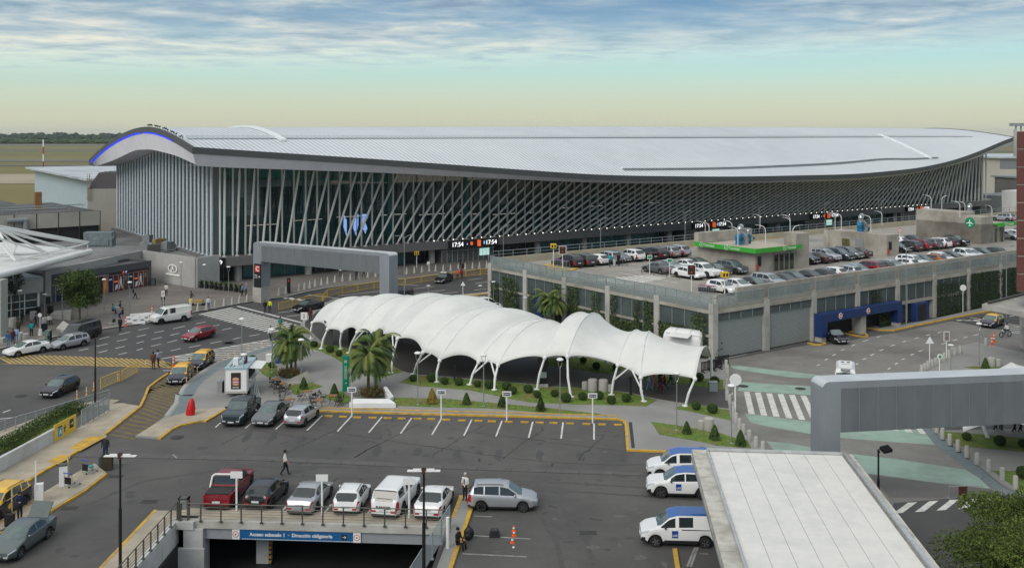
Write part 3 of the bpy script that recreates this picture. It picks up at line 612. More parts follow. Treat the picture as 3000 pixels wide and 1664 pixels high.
for c in range(nv):
    v0, v1 = vs_[c], vs_[c + 1]; w0, w1 = max(v0, -4.7), max(v1, -4.7)
    b.poly([(-5.25, v0, roofz(-5.3, v0) - .93), (-5.25, v1, roofz(-5.3, v1) - .93), (-4.35, w1, interp(inner, w1)), (-4.35, w0, interp(inner, w0))])
    b.poly([(-4.35, w0, interp(inner, w0)), (-4.35, w1, interp(inner, w1)), (2, w1, interp(inner, w1)), (2, w0, interp(inner, w0))])
b.build('soffit', m_soffit, term)
b = MB(); L = [(v, roofz(-5.3, v)) for v in [4 + 56 * k / 30 for k in range(31)]]
for (v0, z0), (v1, z1) in zip(L, L[1:]):
    if 19.5 < v0 < 21: continue
    b.poly([(-5.37, v0, z0 - .95), (-5.37, v0, z0 - .78), (-5.37, v1, z1 - .78), (-5.37, v1, z1 - .95)]); b.poly([(-5.3, v0, z0 - .97), (-4.8, v0, z0 - 1.12), (-4.8, v1, z1 - 1.12), (-5.3, v1, z1 - .97)])
b.build('light_strip', m_lb, term)
b = MB()                                          # walkways and flashing strips on the roof
def on_roof(L, wd, h, dz=.05):
    for (u0, v0), (u1, v1) in zip(L, L[1:]): b.bar((u0, vm(u0, v0), roofz(u0, v0) + dz), (u1, vm(u1, v1), roofz(u1, v1) + dz), wd, h)
def iso(u, z):
    lo, hi_ = -6, 20
    for _ in range(30):
        md = (lo + hi_) / 2
        if roofz(u, md) < z: lo = md
        else: hi_ = md
    return lo
on_roof([(u, iso(u, 22.75)) for u in range(-4, 228, 4)], .5, .12); on_roof([(u, iso(u, 22.95)) for u in range(-4, 228, 4)], .12, .35)
on_roof([(12, v) for v in range(2, 30, 2)], 1.0, .35); on_roof([(186, v) for v in (-4, -2, 0, 3, 6, 9)], .9, .4); on_roof([(75 + 115 * k / 20, interp([(75, -3.7), (110, -3), (165, -1.6), (190, -3.6)], 75 + 115 * k / 20)) for k in range(21)], .8, .2)
b.build('roof_walkway', mat('roof flashing', (.84, .86, .87), .4, .3, var=.05), term)
b = MB(); on_roof([(75 + 115 * k / 20, interp([(75, -4.2), (110, -3.5), (165, -2.1), (190, -4.1)], 75 + 115 * k / 20)) for k in range(21)], .12, .18)
b.build('roof_gutter', mat('gutter grey', (.30, .32, .34), .6), term)
# walls behind the columns
b = MB()
for a in range(nu):
    u0, u1 = us[a], us[a + 1]
    if u1 < 1.2 or u0 > 228.5: continue
    b.poly([(max(u0, 1.2), 1.4, 4.2), (u1, 1.4, 4.2), (u1, 1.4, topz(u1) + .08), (max(u0, 1.2), 1.4, topz(u0) + .08)])
b.build('glass_front', m_glass, term)
b = MB()
for k in range(39):
    u = 1.3 + k * 6.0; b.box(u, u + .12, 1.28, 1.37, 4.2, topz(u))
for z in (6.6, 9, 11.4, 13.8, 16.2):
    for a in range(nu):
        u0, u1 = us[a], us[a + 1]
        if u1 > 1.3 and u0 < 228 and topz(u0) > z: b.box(max(u0, 1.3), u1, 1.30, 1.36, z, z + .07)
b.build('mullion', mat('dark mullion', (.03, .05, .05), .5), term)
b = MB()
for k in range(30): v0, v1 = 1.2 + k * 2, 3.2 + k * 2; b.poly([(1.2, v0, 4.2), (1.2, v0, interp(inner, v0)), (1.2, v1, interp(inner, v1)), (1.2, v1, 4.2)])
b.build('side_glass', m_glass3, term)
b = MB(); b.box(14, 215, 16, 17, 4.2, 14); b.box(3, 226, 3.2, 16, 8.7, 9.1); b.box(3, 226, 2.6, 58, 3.2, 4.0)
for k in range(18): b.box(6 + k * 12, 7 + k * 12, 5, 6, 4.2, 13)
b.build('interior', m_dk, term)
for k in range(26): u = 6 + k * 8.2; b = MB(); b.box(u, u + (5.5 if k < 7 else 3.2), 3.0, 3.1, 8.5 + .6 * sin(k * .7) * (k < 8), 8.6 + .6 * sin(k * .7) * (k < 8)); b.build('interior_light', m_lw, term)
b = MB()
for c, q in (('l', [(1235, 205), (1262, 260), (1262, 410), (1232, 320)]), ('l', [(1330, 205), (1365, 205), (1365, 300), (1345, 400), (1318, 330), (1325, 270)]), ('l', [(1390, 205), (1440, 205), (1450, 240), (1420, 260), (1445, 330), (1428, 380), (1395, 320)])):
    L = []
    for x, y in q:
        X, Y = px(c, x, y); kk = (X - CX_) / F_; D = (151.75 + 1.3) / (.8134 - .5817 * kk); P = Vector((kk * D, D, CH - (Y - HY_) * D / F_)); uu, vv = UV(P); L.append((uu, 1.34, P.z))
    b.poly(L)
b.build('advert_screen', m_scrb, term)
# podium, ground floor
b = MB(); b.box(-1.4, 231, -1.5, 60, 2.75, 4.18); b.build('podium_band', m_band, term)
b = MB(); b.box(-1.3, -.5, .5, 60, 0, 3.9); b.box(-1.3, 231, 6, 7, 0, 2.75); b.build('podium_wall', m_conc, term)
b = MB(); rt = random.Random(11); segs = []
u = 0.5
while u < 229:
    L_ = rt.choice([4, 6, 8, 5]); segs.append((u, min(u + L_, 229), rt.random())); u += L_
for (a, c, r) in segs:
    b = MB()
    if r < .55: b.box(a + .06, c - .06, 2.4, 2.5, .15, 2.7); b.build('shop_window', m_glass2, term)
    else: b.box(a, c, 2.45, 2.55, .1, 2.75); b.build('ground_floor_wall', mat('dark shopfront', (.035, .04, .04), .35, var=.3, vs=.5), term)
for (a, c, r) in segs:
    n = int((c - a) / 1.6); b = MB(); b.box(a, c, 2.31, 2.41, 2.66, 2.75)
    for k in range(n + 1): b.box(a + k * (c - a) / n - .04, a + k * (c - a) / n + .04, 2.3, 2.42, .1, 2.75)
    b.build('shopfront_frame', mat('frame grey', (.35, .35, .33), .5), term)
for k in range(20):
    b = MB(); b.tube((4 + k * 12, .6, 0), (4 + k * 12, .6, 2.75), .62, n=14); b.build('pillar', m_concl, term, 40)
for U0 in (42.2, 104.7, 145.4, 185.5):
    b = MB(); b.box(U0, U0 + 10.6, -2.2, -1.52, 2.85, 4.12); s = b.build('clock_display', m_black, term)
    for du_, sz in ((1.6, 1.15), (9.0, 1.15)): text('17:54', sz, m_led, s, face_M((U0 + du_, -2.22, 3.45), (1, 0, 0)), 'time_digits', .01)
    b = MB(); b.box(U0 + 4.4, U0 + 4.9, -2.24, -2.2, 3.2, 3.8); b.box(U0 + 5.9, U0 + 6.3, -2.8, -2.2, 2.95, 4.05); b.build('orange_sign', m_orange, s)
    b = MB(); b.box(U0 + 7.3, U0 + 7.6, -2.23, -2.2, 3.2, 3.8); b.box(U0 + 3.6, U0 + 3.8, -2.23, -2.2, 3.3, 3.6); b.build('blue_symbol', m_scrb, s)
    b = MB(); b.box(U0 - 1, U0 + 10.5, -.9, 2.2, 0, 2.7); b.build('entrance_vestibule', mat('vestibule glass', (.09, .10, .10), .2, spec=.7, var=.3), term)
    b = MB(); 
    for k in range(11): b.box(U0 - 1 + k * 1.13, U0 - .93 + k * 1.13, -.96, -.9, 0, 2.6)
    b.box(U0 - 1, U0 + 10.5, -.97, -.9, 2.2, 2.3); b.build('door_frame', m_concl, term)
    b = MB()
    for k in range(3): b.box(U0 + 7.2 + k * .75, U0 + 7.85 + k * .75, -1.05, -.98, 1.0, 2.3)
    b.build('information_screen', m_scr, term)
# columns: vertical tubes and slanted tubes
NCOL = 111
def colfoot(b, x, y): b.box(x - .3, x + .3, y - .3, y + .3, 4.18, 4.26)
lean = lambda u: 24.0 * max(0, sin(pi * min(1, max(0, u) / 229))) ** 1.25
rest = [MB(), MB()]
for k in range(NCOL):
    u = .9 + 2.06 * k; b = MB(); zt = topz(u)
    rb = rest[0] if k >= 100 else b
    rb.tube((u, .1, 4.2), (u, .1, zt), .17, n=8, caps=False)
    if k < 100: b.build('vertical_column', m_colw, term, 60)
    ut = u + .45 + lean(u)
    if ut < 229.5:
        b = MB(); rb = rest[1] if k >= 100 else b
        zt = topz(ut) - .05; p, q = Vector((u + .45, -.55, 4.3)), Vector((ut, -.55, zt)); d = q - p; j = 8
        rb.tube(p, p + d * .06, .09, .2, n=j, caps=False); rb.tube(p + d * .06, p + d * .94, .2, n=j, caps=False); rb.tube(p + d * .94, q, .2, .09, n=j, caps=False); rb.box(u + .2, u + .7, -.8, -.3, 4.18, 4.32)
        if k < 100: b.build('slanted_column', m_colw, term, 60)
for b, n in ((rest[0], 'vertical_column'), (rest[1], 'slanted_column')):
    if b.v: o = b.build(n, m_colw, term, 60); o['kind'] = 'stuff'
for k in range(30):
    v = .6 + k * 2.03; b = MB(); b.tube((-.3, v, 4.2), (-.3, v, interp(inner, v)), .24, n=10, caps=False); b.box(-.65, .05, v - .35, v + .35, 4.18, 4.27); b.build('side_column', m_colb, term, 60)
for k in range(19, 96):
    u = .9 + 2.06 * k - .5; b = MB(); b.ell((u, -1.0, 4.3), .10, .10, .1, 6, 4); b.build('foot_light', m_lw, term)
b = MB(); b.box(-1.5, 1.2, -1.6, -1.5, 2.85, 4.1); s = b.build('corner_sign', m_black, term)
text('C', 1.0, mat('sign red', (.6, .05, .04), .5, var=0), s, face_M((-.75, -1.61, 3.45), (1, 0, 0)), 'sign_letter', .01, bold=True); text('↑', 1.0, m_led, s, face_M((.4, -1.61, 3.45), (1, 0, 0)), 'sign_arrow', .01)
b = MB(); b.box(229.5, 236, 2, 40, 0, 4.2); b.box(228.6, 229, 1.5, 60, 4.2, 18); b.build('end_wall', m_concl, term)
# ================================================================ GARAGE (multi-storey car park with a parking deck)
gar = emp('parking_garage', 'concrete parking garage with ivy, roller doors, blue entrance and cars on its roof deck', 'parking garage', O0, TA)
GU, GV0, GV1, GZ = 24.7, -81.7, -41.2, 5.6
m_deck = mat('deck concrete', (.30, .285, .25), .85, var=.1, vs=.5, col2=(.2, .19, .17), v2s=.12, v2=.8, det=8)
m_rail = mat('grey railing', (.30, .34, .35), .5, .3, var=.06); m_railg = mat('railing glass', (.25, .32, .32), .15, var=.2, vs=.4, alpha=.42, spec=.6)
m_mesh = seams(mat('grey mesh panels', (.075, .095, .092), .6, var=.25, vs=.5, col2=(.12, .14, .13), v2s=.2), 1.6, .7, 'X'); m_mesh2 = seams(mat('grey mesh panels side', (.075, .095, .092), .6, var=.25, vs=.5), 1.6, .7, 'Y')
b = MB(); b.box(GU, 250, GV0, GV1, GZ - .45, GZ, 0); b.build('deck', m_deck, gar)
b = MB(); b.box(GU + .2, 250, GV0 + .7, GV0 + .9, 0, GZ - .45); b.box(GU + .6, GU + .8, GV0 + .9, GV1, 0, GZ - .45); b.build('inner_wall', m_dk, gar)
b = MB(); b.box(29.4, 130, -80.9, -80.55, GZ, 7.05); b.box(130, 250, -80.9, -80.55, GZ, 7.3); b.build('front_parapet', m_conc, gar)
b = MB(); b.box(GU + .1, 250, GV1 - .35, GV1, GZ, 6.5); b.build('back_parapet', mat('pale concrete parapet', (.42, .38, .28), .9, var=.12, vs=.8, col2=(.3, .27, .2), v2s=.4, v2=.7), gar)
for k in range(21):
    u = GU + 8.15 * k + .35
    b = MB(); b.box(u - .38, u + .38, GV0 - .12, GV0 + .5, 0, GZ - .1 if k else 5.9); b.build('garage_column', m_concl, gar)
for k in range(1, 6):
    v = GV0 + 8.2 * k; b = MB(); b.box(GU - .12, GU + .5, v - .4, v + .4, 0, GZ + .1); b.build('garage_column', m_concl, gar)
b = MB(); b.box(GU - .05, 250, GV0 - .08, GV0 + .4, GZ - .8, GZ - .45); b.box(GU - .08, GU + .35, GV0, GV1, GZ - .8, GZ - .45); b.box(GU - .07, GU + .35, GV0, GV1, 2.35, 2.6); b.box(57.5, 73, GV0 - .07, GV0 + .3, 2.4, 2.75); b.build('edge_beam', m_conc, gar)
for k in range(20):                               # front bays
    u0, u1 = GU + 8.15 * k + .73, GU + 8.15 * (k + 1) - .03
    if k < 2:
        b = MB(); b.box(u0, u1, GV0 + .28, GV0 + .34, .1, 4.0); b.build('roller_door', seams(mat('roller door', (.30, .33, .32), .5, .2, var=.06), 2.2, .78, 'Z'), gar)
        b = MB(); b.box(u0, u1, GV0 + .1, GV0 + .16, 4.02, 4.8); b.build('door_header', m_mesh, gar)
    elif k in (2, 3):
        b = MB(); b.box(u0, u1, GV0 + .1, GV0 + .16, 3.1, 4.8); b.build('mesh_panel', m_mesh, gar)
    else:
        b = MB(); b.box(u0, u1, GV0 + .1, GV0 + .16, .15 if k > 4 else 2.8, 4.8); b.build('mesh_panel', m_mesh, gar)
        if k == 4: b = MB(); b.box(u0, u1, GV0 + .5, GV0 + .56, .15, 2.4); b.build('mesh_panel', m_mesh, gar)
    b = MB()
    for j in range(5): b.box(u0 + (u1 - u0) * j / 4 - .03, u0 + (u1 - u0) * j / 4 + .03, GV0 + .02, GV0 + .09, 2.9 if k in (2, 3) else (4.0 if k < 2 else .2), 6.75)
    b.box(u0, u1, GV0 + .02, GV0 + .08, 6.7, 6.78); b.box(u0, u1, GV0 + .02, GV0 + .08, 5.0, 5.06); b.build('rail_frame', m_rail, gar)
    b = MB(); b.box(u0 + .05, u1 - .05, GV0 + .04, GV0 + .05, 5.06, 6.7); b.build('rail_glass', m_railg, gar)
for k in range(5):
    v0, v1 = GV0 + 8.2 * k + .4, GV0 + 8.2 * (k + 1) - .4
    if k == 0: v0 -= .2
    for z0, z1 in ((.2, 2.35), (2.62, 4.8)):
        b = MB(); b.box(GU + .12, GU + .18, v0, v1, z0, z1); b.build('mesh_panel', m_mesh2, gar)
    b = MB()
    for j in range(5): b.box(GU + .02, GU + .09, v0 + (v1 - v0) * j / 4 - .03, v0 + (v1 - v0) * j / 4 + .03, .2, 4.8)
    for j in range(6): b.box(GU - .03, GU + .03, v0 + (v1 - v0 + .7) * j / 5 - .03, v0 + (v1 - v0 + .7) * j / 5 + .03, 4.9, 6.75)
    b.box(GU - .03, GU + .03, v0 - .4, v1 + .4, 6.7, 6.78); b.box(GU - .03, GU + .03, v0 - .4, v1 + .4, 5.9, 5.95); b.box(GU - .03, GU + .03, v0 - .4, v1 + .4, 5.0, 5.06); b.build('rail_frame', m_rail, gar)
    b = MB(); b.box(GU - .005, GU + .005, v0 - .35, v1 + .35, 5.06, 6.7); b.build('rail_glass', m_railg, gar)
b = MB()
for j in range(60): b.box(GU + 1 + j * 2.4, GU + 1.06 + j * 2.4, GV1 - .2, GV1 - .14, 6.5, 7.4)
b.box(GU, 170, GV1 - .2, GV1 - .14, 7.35, 7.42); b.box(GU, 170, GV1 - .2, GV1 - .14, 6.9, 6.95); b.build('back_railing', m_rail, gar)
# blue entrance portal
m_navy = mat('navy blue cladding', (.012, .035, .13), .45, var=.12, vs=.8)
b = MB(); b.box(41.2, 56.8, GV0 - 1.2, GV0 - .14, 2.2, 3.15)
for x0, x1, y in ((41.2, 42.2, 0), (55.9, 56.8, 0)): b.box(x0, x1, GV0 - 1.2, GV0 - .14, .6, 2.2)
b.build('blue_portal', m_navy, gar); b = MB(); b.box(60.4, 63.2, GV0 - .8, GV0 - .09, .1, 2.4); b.build('blue_doorway', m_navy, gar)
b = MB(); b.box(60.9, 62.6, GV0 - .83, GV0 - .81, .12, 2.2); b.build('dark_doorway', m_black, gar)
b = MB(); b.box(48.9, 49.9, GV0 - .9, GV0 + .1, 0, 2.2); b.box(41.3, 42.1, GV0 - 1.1, GV0 - .2, 0, .6); b.box(56, 56.7, GV0 - 1.1, GV0 - .2, 0, .6); b.build('portal_pier', m_concl, gar)
b = MB(); b.box(24.3, 30, GV0 - .06, GV0, 0, .01); 
for x in (44.6, 49.9):
    b.M = Matrix.Translation((x, GV0 - 1.2, 2.7)) @ Matrix.Rotation(pi / 2, 4, 'X'); b.lathe([(.34, 0), (.34, .03)], n=18, m=0); b.lathe([(.26, 0), (.26, .036)], n=18, m=1); b.M = Matrix.Identity(4); b.box(x - .2, x + .2, GV0 - 1.25, GV0 - 1.237, 2.64, 2.75, 0)
b.build('no_entry_sign', [m_white, mat('sign red', (.6, .05, .04))], gar)
# deck markings, lamps, islands
b = MB()
for k in range(26):
    u = 31 + 2.46 * k
    for v in (-78.8, ): b.box(u, u + .12, v, v + 4.6, GZ, GZ + .006)
    if u < 47 or 59 < u < 75 or u > 80:
        if u < 47 or u > 60: b.box(u, u + .12, -68, -57.5, GZ, GZ + .006)
    if u < 56: b.box(u, u + .12, -52.5, -46.5, GZ, GZ + .006)
for k in range(9): b.box(27.5 + k * .9, 28.0 + k * .9, -66 + k * .2, -60 - k * .1, GZ, GZ + .006)
b.box(36, 47, -56.6, -56.4, GZ, GZ + .006); b.build('deck_markings', m_white_l, gar)
for k in range(13):
    b = MB(); b.box(60 + k * 2.2, 61 + k * 2.2, GV1 - .75, GV1 - .5, GZ, GZ + .12); b.build('yellow_stop', m_yel_l, gar)
m_rdeck = mat('hut roof screed', (.42, .38, .31), .9, var=.1, vs=.8)
m_green = mat('green sign band', (.05, .36, .04), .5, var=.06)
def fan(parent_loc, label, sc=1.0):
    t = emp('roof_fan', label, 'ventilation fan', parent_loc, TA + .2, 'ventilation fans on the deck huts')
    b = MB(); b.box(-1.1, 1.1, -.6, .6, 0, .12); b.build('base_frame', m_steel, t)
    b = MB(); b.tube((-.5, -.35, 1.0), (-.5, .35, 1.0), .62, n=16); b.box(-.9, -.1, -.3, .3, .12, .8); b.prism([(-1.0, -.35), (-.1, -.35), (-.1, .35), (-1.0, .35)], .1, 1.0); b.build('blower', mat('blue enamel', (.015, .16, .30), .4, var=.06), t, 40)
    b = MB(); L = [Vector((.0 + 1.1 * sin(a), 0, .35 + 1.0 * cos(a))) for a in [-.1, .35, .8, 1.25, 1.6]]
    for p, q in zip(L, L[1:]): b.tube(p, q, .42, n=14)
    b.tube((1.05, 0, .1), (1.05, 0, .5), .42, n=14); L = [Vector((-.5, 0, 1.5)), Vector((-.5, 0, 2.0)), Vector((-.35, 0, 2.35)), Vector((.0, 0, 2.45))]
    for p, q in zip(L, L[1:]): b.tube(p, q, .4, n=14)
    b.build('duct', m_steel, t, 50)
    b = MB(); b.tube((1.9, -.3, .35), (1.9, .3, .35), .28, n=12); b.box(1.6, 2.2, -.2, .2, 0, .35); b.build('motor', mat('teal enamel', (.02, .12, .16), .4), t, 40); t.scale = (sc, sc, sc); return t
def deck_lamp():
    t = emp('deck_lamp', 'curved white pipe lamp post on the roof of a deck hut', 'lamp post', (0, 0, 0), 0, 'curved white lamp posts on the parking deck')
    b = MB(); b.path([(0, 0, 0), (0, 0, 1.9), (.08, 0, 2.2), (.3, 0, 2.45), (.9, 0, 2.62)], .05); b.build('pole', m_white, t, 60)
    b = MB(); b.box(.8, 1.35, -.1, .1, 2.58, 2.68); b.build('lamp_head', m_steel, t); return t
DL = Proto(deck_lamp); dk_lab = 'curved white lamp post rising from the parking deck behind the concrete huts'
def hut(name, label, boxes, u0, v0):
    t = emp('deck_hut', label, 'concrete hut', T(u0, v0, GZ), TA); b = MB()
    for x0, x1, y0, y1, z1 in boxes: b.box(x0, x1, y0, y1, 0, z1)
    b.build('walls', m_conc, t); return t
h1 = hut('', 'concrete lift hut with a green sign band and glass doors on the parking deck', [(0, 10.8, 0, 10.6, 2.75), (8.2, 10.9, -.05, 2, 4.6), (-.02, 10.9, 9.8, 10.65, 4.4)], 47.4, -68)
b = MB(); b.box(-.9, 8.1, -.9, 9.7, 2.76, 2.95); b.build('roof_slab', m_rdeck, h1)
b = MB(); b.box(-.95, 8.15, -1.0, -.9, 2.7, 3.3); b.box(-1.0, -.9, -1.0, 9.75, 2.7, 3.3); s = b.build('sign_band', m_green, h1)
text('⊕ Terminal', .5, m_white, s, face_M((5.6, -1.01, 3.0), (1, 0, 0)), 'lettering', .01); 
for yy in (7.4, 3.0): text('⊕ Terminal', .5, m_white, s, face_M((-1.01, yy, 3.0), (0, -1, 0)), 'lettering', .01)
for k in range(4):
    b = MB(); x = 3.6 + k * 1.05; b.box(x, x + .98, -.08, -.02, .05, 2.25, 0); b.box(x, x + .06, -.1, -.08, .05, 2.25, 1); b.box(x + .92, x + .98, -.1, -.08, .05, 2.25, 1); b.box(x, x + .98, -.1, -.08, 2.18, 2.26, 1); b.build('glass_door', [mat('dark door glass', (.02, .03, .02), .1, spec=.8, var=.4), m_concl], h1)
b = MB(); b.box(.5, 1.1, -.12, -.02, .9, 2.1, 0); b.box(.25, .42, -.2, -.02, .3, 1.1, 1); b.build('fire_panel', [m_black, mat('fire red', (.45, .04, .03), .4)], h1)
h2 = hut('', 'plain concrete hut with a grey steel door in the middle of the parking deck', [(0, 3.1, 0, 10.8, 3.1), (-.1, 3.15, 10, 10.9, 3.1)], 76.8, -67.6)
b = MB(); b.box(-.08, -.02, 3.9, 5.3, .05, 2.1); b.build('steel_door', m_greyp, h2); b = MB(); b.box(-.07, -.02, 6.3, 7.6, .7, 2.0); b.build('window', mat('yellowed window', (.10, .09, .03), .4, var=.6, vs=3), h2)
b = MB(); b.box(.5, 1.1, -.12, -.02, .9, 2.1, 0); b.box(.25, .4, -.2, -.02, .3, 1.1, 1); b.build('fire_panel', [m_black, mat('fire red', (.45, .04, .03), .4)], h2)
h3 = hut('', 'concrete hut with a round green airplane sign and small green sign band', [(0, 7.3, 0, 11.5, 3.2), (0, 3.6, 0, 3.4, 4.35), (0, 4, 3.4, 11.6, 4.95)], 103.6, -67.2)
b = MB(); b.box(3.4, 9.2, -1.2, -.9, 2.7, 3.3); b.box(3.4, 9.2, -.9, -.06, 3.0, 3.2); s = b.build('sign_band', m_green, h3); text('⊕ Terminal', .5, m_white, s, face_M((6.6, -1.21, 3.0), (1, 0, 0)), 'lettering', .01)
b = MB(); b.M = Matrix.Translation((-.03, 1.9, 3.35)) @ Matrix.Rotation(-pi / 2, 4, 'Y'); b.lathe([(.85, 0), (.85, .06)], n=28, m=0); b.M = b.M @ Matrix.Rotation(0, 4, 'Z')
b.M = Matrix.Identity(4)
def yz(pts, x, m): b.poly([(x, 1.9 - p[0], 3.35 + p[1]) for p in pts], m)
yz([(-.07, -.5), (.07, -.5), (.08, .45), (0, .62), (-.08, .45)], -.10, 1); yz([(.07, .18), (.6, -.12), (.6, -.22), (.07, -.06)][::-1], -.10, 1); yz([(-.07, .18), (-.6, -.12), (-.6, -.22), (-.07, -.06)], -.10, 1); yz([(.05, -.35), (.25, -.48), (.25, -.55), (-.25, -.55), (-.25, -.48), (-.05, -.35)], -.10, 1)
b.build('airplane_sign', [mat('sign green', (.0, .25, .10), .5, var=.03), m_white], h3)
for k in range(3):
    if k == 1: continue
    b = MB(); x = 3.9 + k * 1.0; b.box(x, x + .95, -.08, -.02, .05, 2.25, 0); b.box(x, x + .06, -.1, -.08, .05, 2.25, 1); b.box(x + .89, x + .95, -.1, -.08, .05, 2.25, 1); b.build('glass_door', [mat('dark door glass', (.02, .03, .02), .1), m_concl], h3)
fan(T(51.0, -62.6, GZ + 2.95), 'large blue fan with silver duct on the hut with the long green sign'); fan(T(78.2, -62.5, GZ + 3.1), 'blue fan with silver duct on the plain middle hut'); fan(T(109.5, -62.0, GZ + 3.3), 'blue fan with silver duct on the hut with the airplane sign')
fan(T(56.5, -59.2, GZ + 2.95), 'small teal fan at the back edge of the first hut roof', .6)
for c, x, y, z, lab in (('s', 800, 262, 8.7, 0), ('s', 848, 275, 8.7, 0), ('s', 1137, 235, 7.5, 0), ('s', 1210, 340, 8.6, 0), ('s', 1557, 320, 8.6, 0), ('s', 1900, 318, 8.6, 0), ('s', 1490, 125, 6.5, 0), ('s', 1865, 172, 6.5, 0), ('r', 55, 295, 9, 0), ('r', 540, 262, 8.8, 0), ('r', 607, 268, 8.8, 0), ('r', 925, 295, 8.8, 0), ('r', 1045, 215, 6.6, 0), ('r', 1575, 55, 10.5, 0), ('r', 1690, 60, 10.5, 0), ('r', 1885, 130, 10, 0), ('r', 1940, 125, 9.5, 0), ('r', 2230, 165, 8.9, 0)):
    X, Y = px(c, x, y); D = (CH - z) * F_ / (Y - HY_); DL.at(((X - CX_) * D / F_, D, z - .1), R0.choice([pi, pi + .2, 0]) if x % 2 == 0 else pi - .3, dk_lab)
# ================================================================ PORTALS
m_port = mat('grey portal cladding', (.26, .285, .305), .5, .15, var=.08, vs=.8, col2=(.21, .225, .235), v2s=.5, v2=.5, stretch=(1.2, 1.2, .35)); m_port2 = mat('grey portal recessed panels', (.165, .18, .19), .55, .15, var=.1, vs=.9, col2=(.135, .147, .155), v2s=.6, v2=.5, stretch=(1.2, 1.2, .35)); m_portt = mat('portal roof sheet', (.55, .58, .60), .4, .2, var=.1, vs=.5, col2=(.75, .77, .78), v2s=.2)
def portal(name, label, P, Q, wd, H, hb, leg, panels, plinth=False, right_leg=True):
    P = Vector((P[0], P[1], 0)); Q = Vector((Q[0], Q[1], 0)); d = Q - P; Lg = d.length; rz = atan2(d.y, d.x)
    t = emp('portal_gantry', label, 'gantry', P, rz); r = .45; b = MB()
    # frame outline extruded across: rounded top corners
    def arc(cx, cz, a0, a1): return [(cx + r * cos(a0 + (a1 - a0) * k / 5), cz + r * sin(a0 + (a1 - a0) * k / 5)) for k in range(6)]
    out_ = [(0, 0)] + arc(r, H - r, pi, pi / 2) + arc(Lg - r, H - r, pi / 2, 0) + [(Lg, 0)]
    ins = [(leg, 0), (leg, H - hb), (Lg - leg, H - hb), (Lg - leg, 0)]
    n = len(out_)
    for y, fl in ((-wd / 2, 0), (wd / 2, 1)):
        q = [[(0, 0), (0, H - hb), (leg, H - hb), (leg, 0)], [(Lg - leg, 0), (Lg - leg, H - hb), (Lg, H - hb), (Lg, 0)], [(0, H - hb)] + out_[1:-1] + [(Lg, H - hb)]]
        for pl in q:
            pl = [(x, y, z) for x, z in pl]; b.poly(pl if fl else pl[::-1])
    for (x0, z0), (x1, z1) in zip(out_, out_[1:]): b.poly([(x0, -wd / 2, z0), (x0, wd / 2, z0), (x1, wd / 2, z1), (x1, -wd / 2, z1)][::-1], 1 if z0 > H - r * .9 and z1 > H - r * .9 else 0)
    for (x0, z0), (x1, z1) in zip(ins, ins[1:]): b.poly([(x0, -wd / 2, z0), (x0, wd / 2, z0), (x1, wd / 2, z1), (x1, -wd / 2, z1)], 0)
    b.build('frame', [m_port, m_portt], t, 30)
    x0, x1 = leg + .02, Lg - leg - .02; st = (x1 - x0) / panels
    for k in range(panels):
        b = MB(); b.box(x0 + st * k + .035, x0 + st * (k + 1) - .035, -wd / 2 - .03, -wd / 2 - .003, H - hb + .04, H - .42); b.build('cladding_panel', m_port2, t)
    if plinth: b = MB(); b.box(-.04, leg + .04, -wd / 2 - .05, wd / 2 + .05, 0, 2.1); b.build('plinth', m_concl, t)
    return t, rz
g1, rz1 = portal('', 'grey road portal beside the terminal with a black sign for hall C', G('l', 470, 975), (-15.1, 124.0), 1.7, 8.4, 2.65, 1.6, 10, True)
b = MB(); b.box(.25, 1.62, -.92, -.86, 2.1, 5.4, 0); b.box(.45, 1.42, -.95, -.92, 4.25, 5.15, 1); s = b.build('hall_sign', [m_black, mat('sign red bright', (.62, .07, .05), .4, var=0)], g1)
text('C', .95, m_white, s, face_M((.94, -.96, 4.68), (1, 0, 0)), 'sign_letter', .01, bold=True); text('→', .6, m_white, s, face_M((1.25, -.93, 3.6), (1, 0, 0)), 'sign_arrow', .01); text('✈', .6, m_white, s, face_M((.6, -.93, 3.6), (1, 0, 0)), 'sign_symbol', .01)
g2, rz2 = portal('', 'large grey road portal standing in front of the green tinted road', (18.75, 59.9), (44, 63.7), 1.6, 8.45, 3.1, 1.15, 19)
# ================================================================ WHITE FOREGROUND CANOPY ROOF
cz = 4.5; A, B_, C_, D_ = G('h', 68, 195, cz), G('h', 1270, 222, cz), None, None
rzc = atan2((B_ - A).y, (B_ - A).x) - radians(1.4); Wd = (B_ - A).length
can = emp('canopy_roof', 'flat white panelled canopy roof with a concrete rim in the lower right corner', 'canopy', (A.x, A.y, 0), rzc)
m_rim = mat('stained concrete rim', (.52, .51, .46), .85, var=.12, vs=1.2, col2=(.30, .28, .24), v2s=.8, v2=.8, det=9); m_rpan = mat('white roof panels', (.68, .67, .635), .55, var=.05, vs=1.5, col2=(.56, .56, .54), v2s=.6, v2=.6, det=8)
dpt = -34; b = MB(); b.box(0, Wd, dpt, 0, cz - .45, cz); b.build('rim', m_rim, can)
b = MB(); b.box(-.02, Wd + .02, dpt, .02, cz - .6, cz - .452); b.build('edge_fascia', m_greyp, can)
x0, x1 = .95, Wd - .75; n = 7
for k in range(n):
    b = MB(); a, c = x0 + (x1 - x0) * k / n, x0 + (x1 - x0) * (k + 1) / n; b.box(a + .012, c - .012, dpt + .5, -.75, cz + .002, cz + .14); b.build('roof_panel', m_rpan, can)
b = MB()
for k in range(1, n): xx = x0 + (x1 - x0) * k / n; b.box(xx - .012, xx + .012, dpt + .5, -.75, cz + .002, cz + .115)
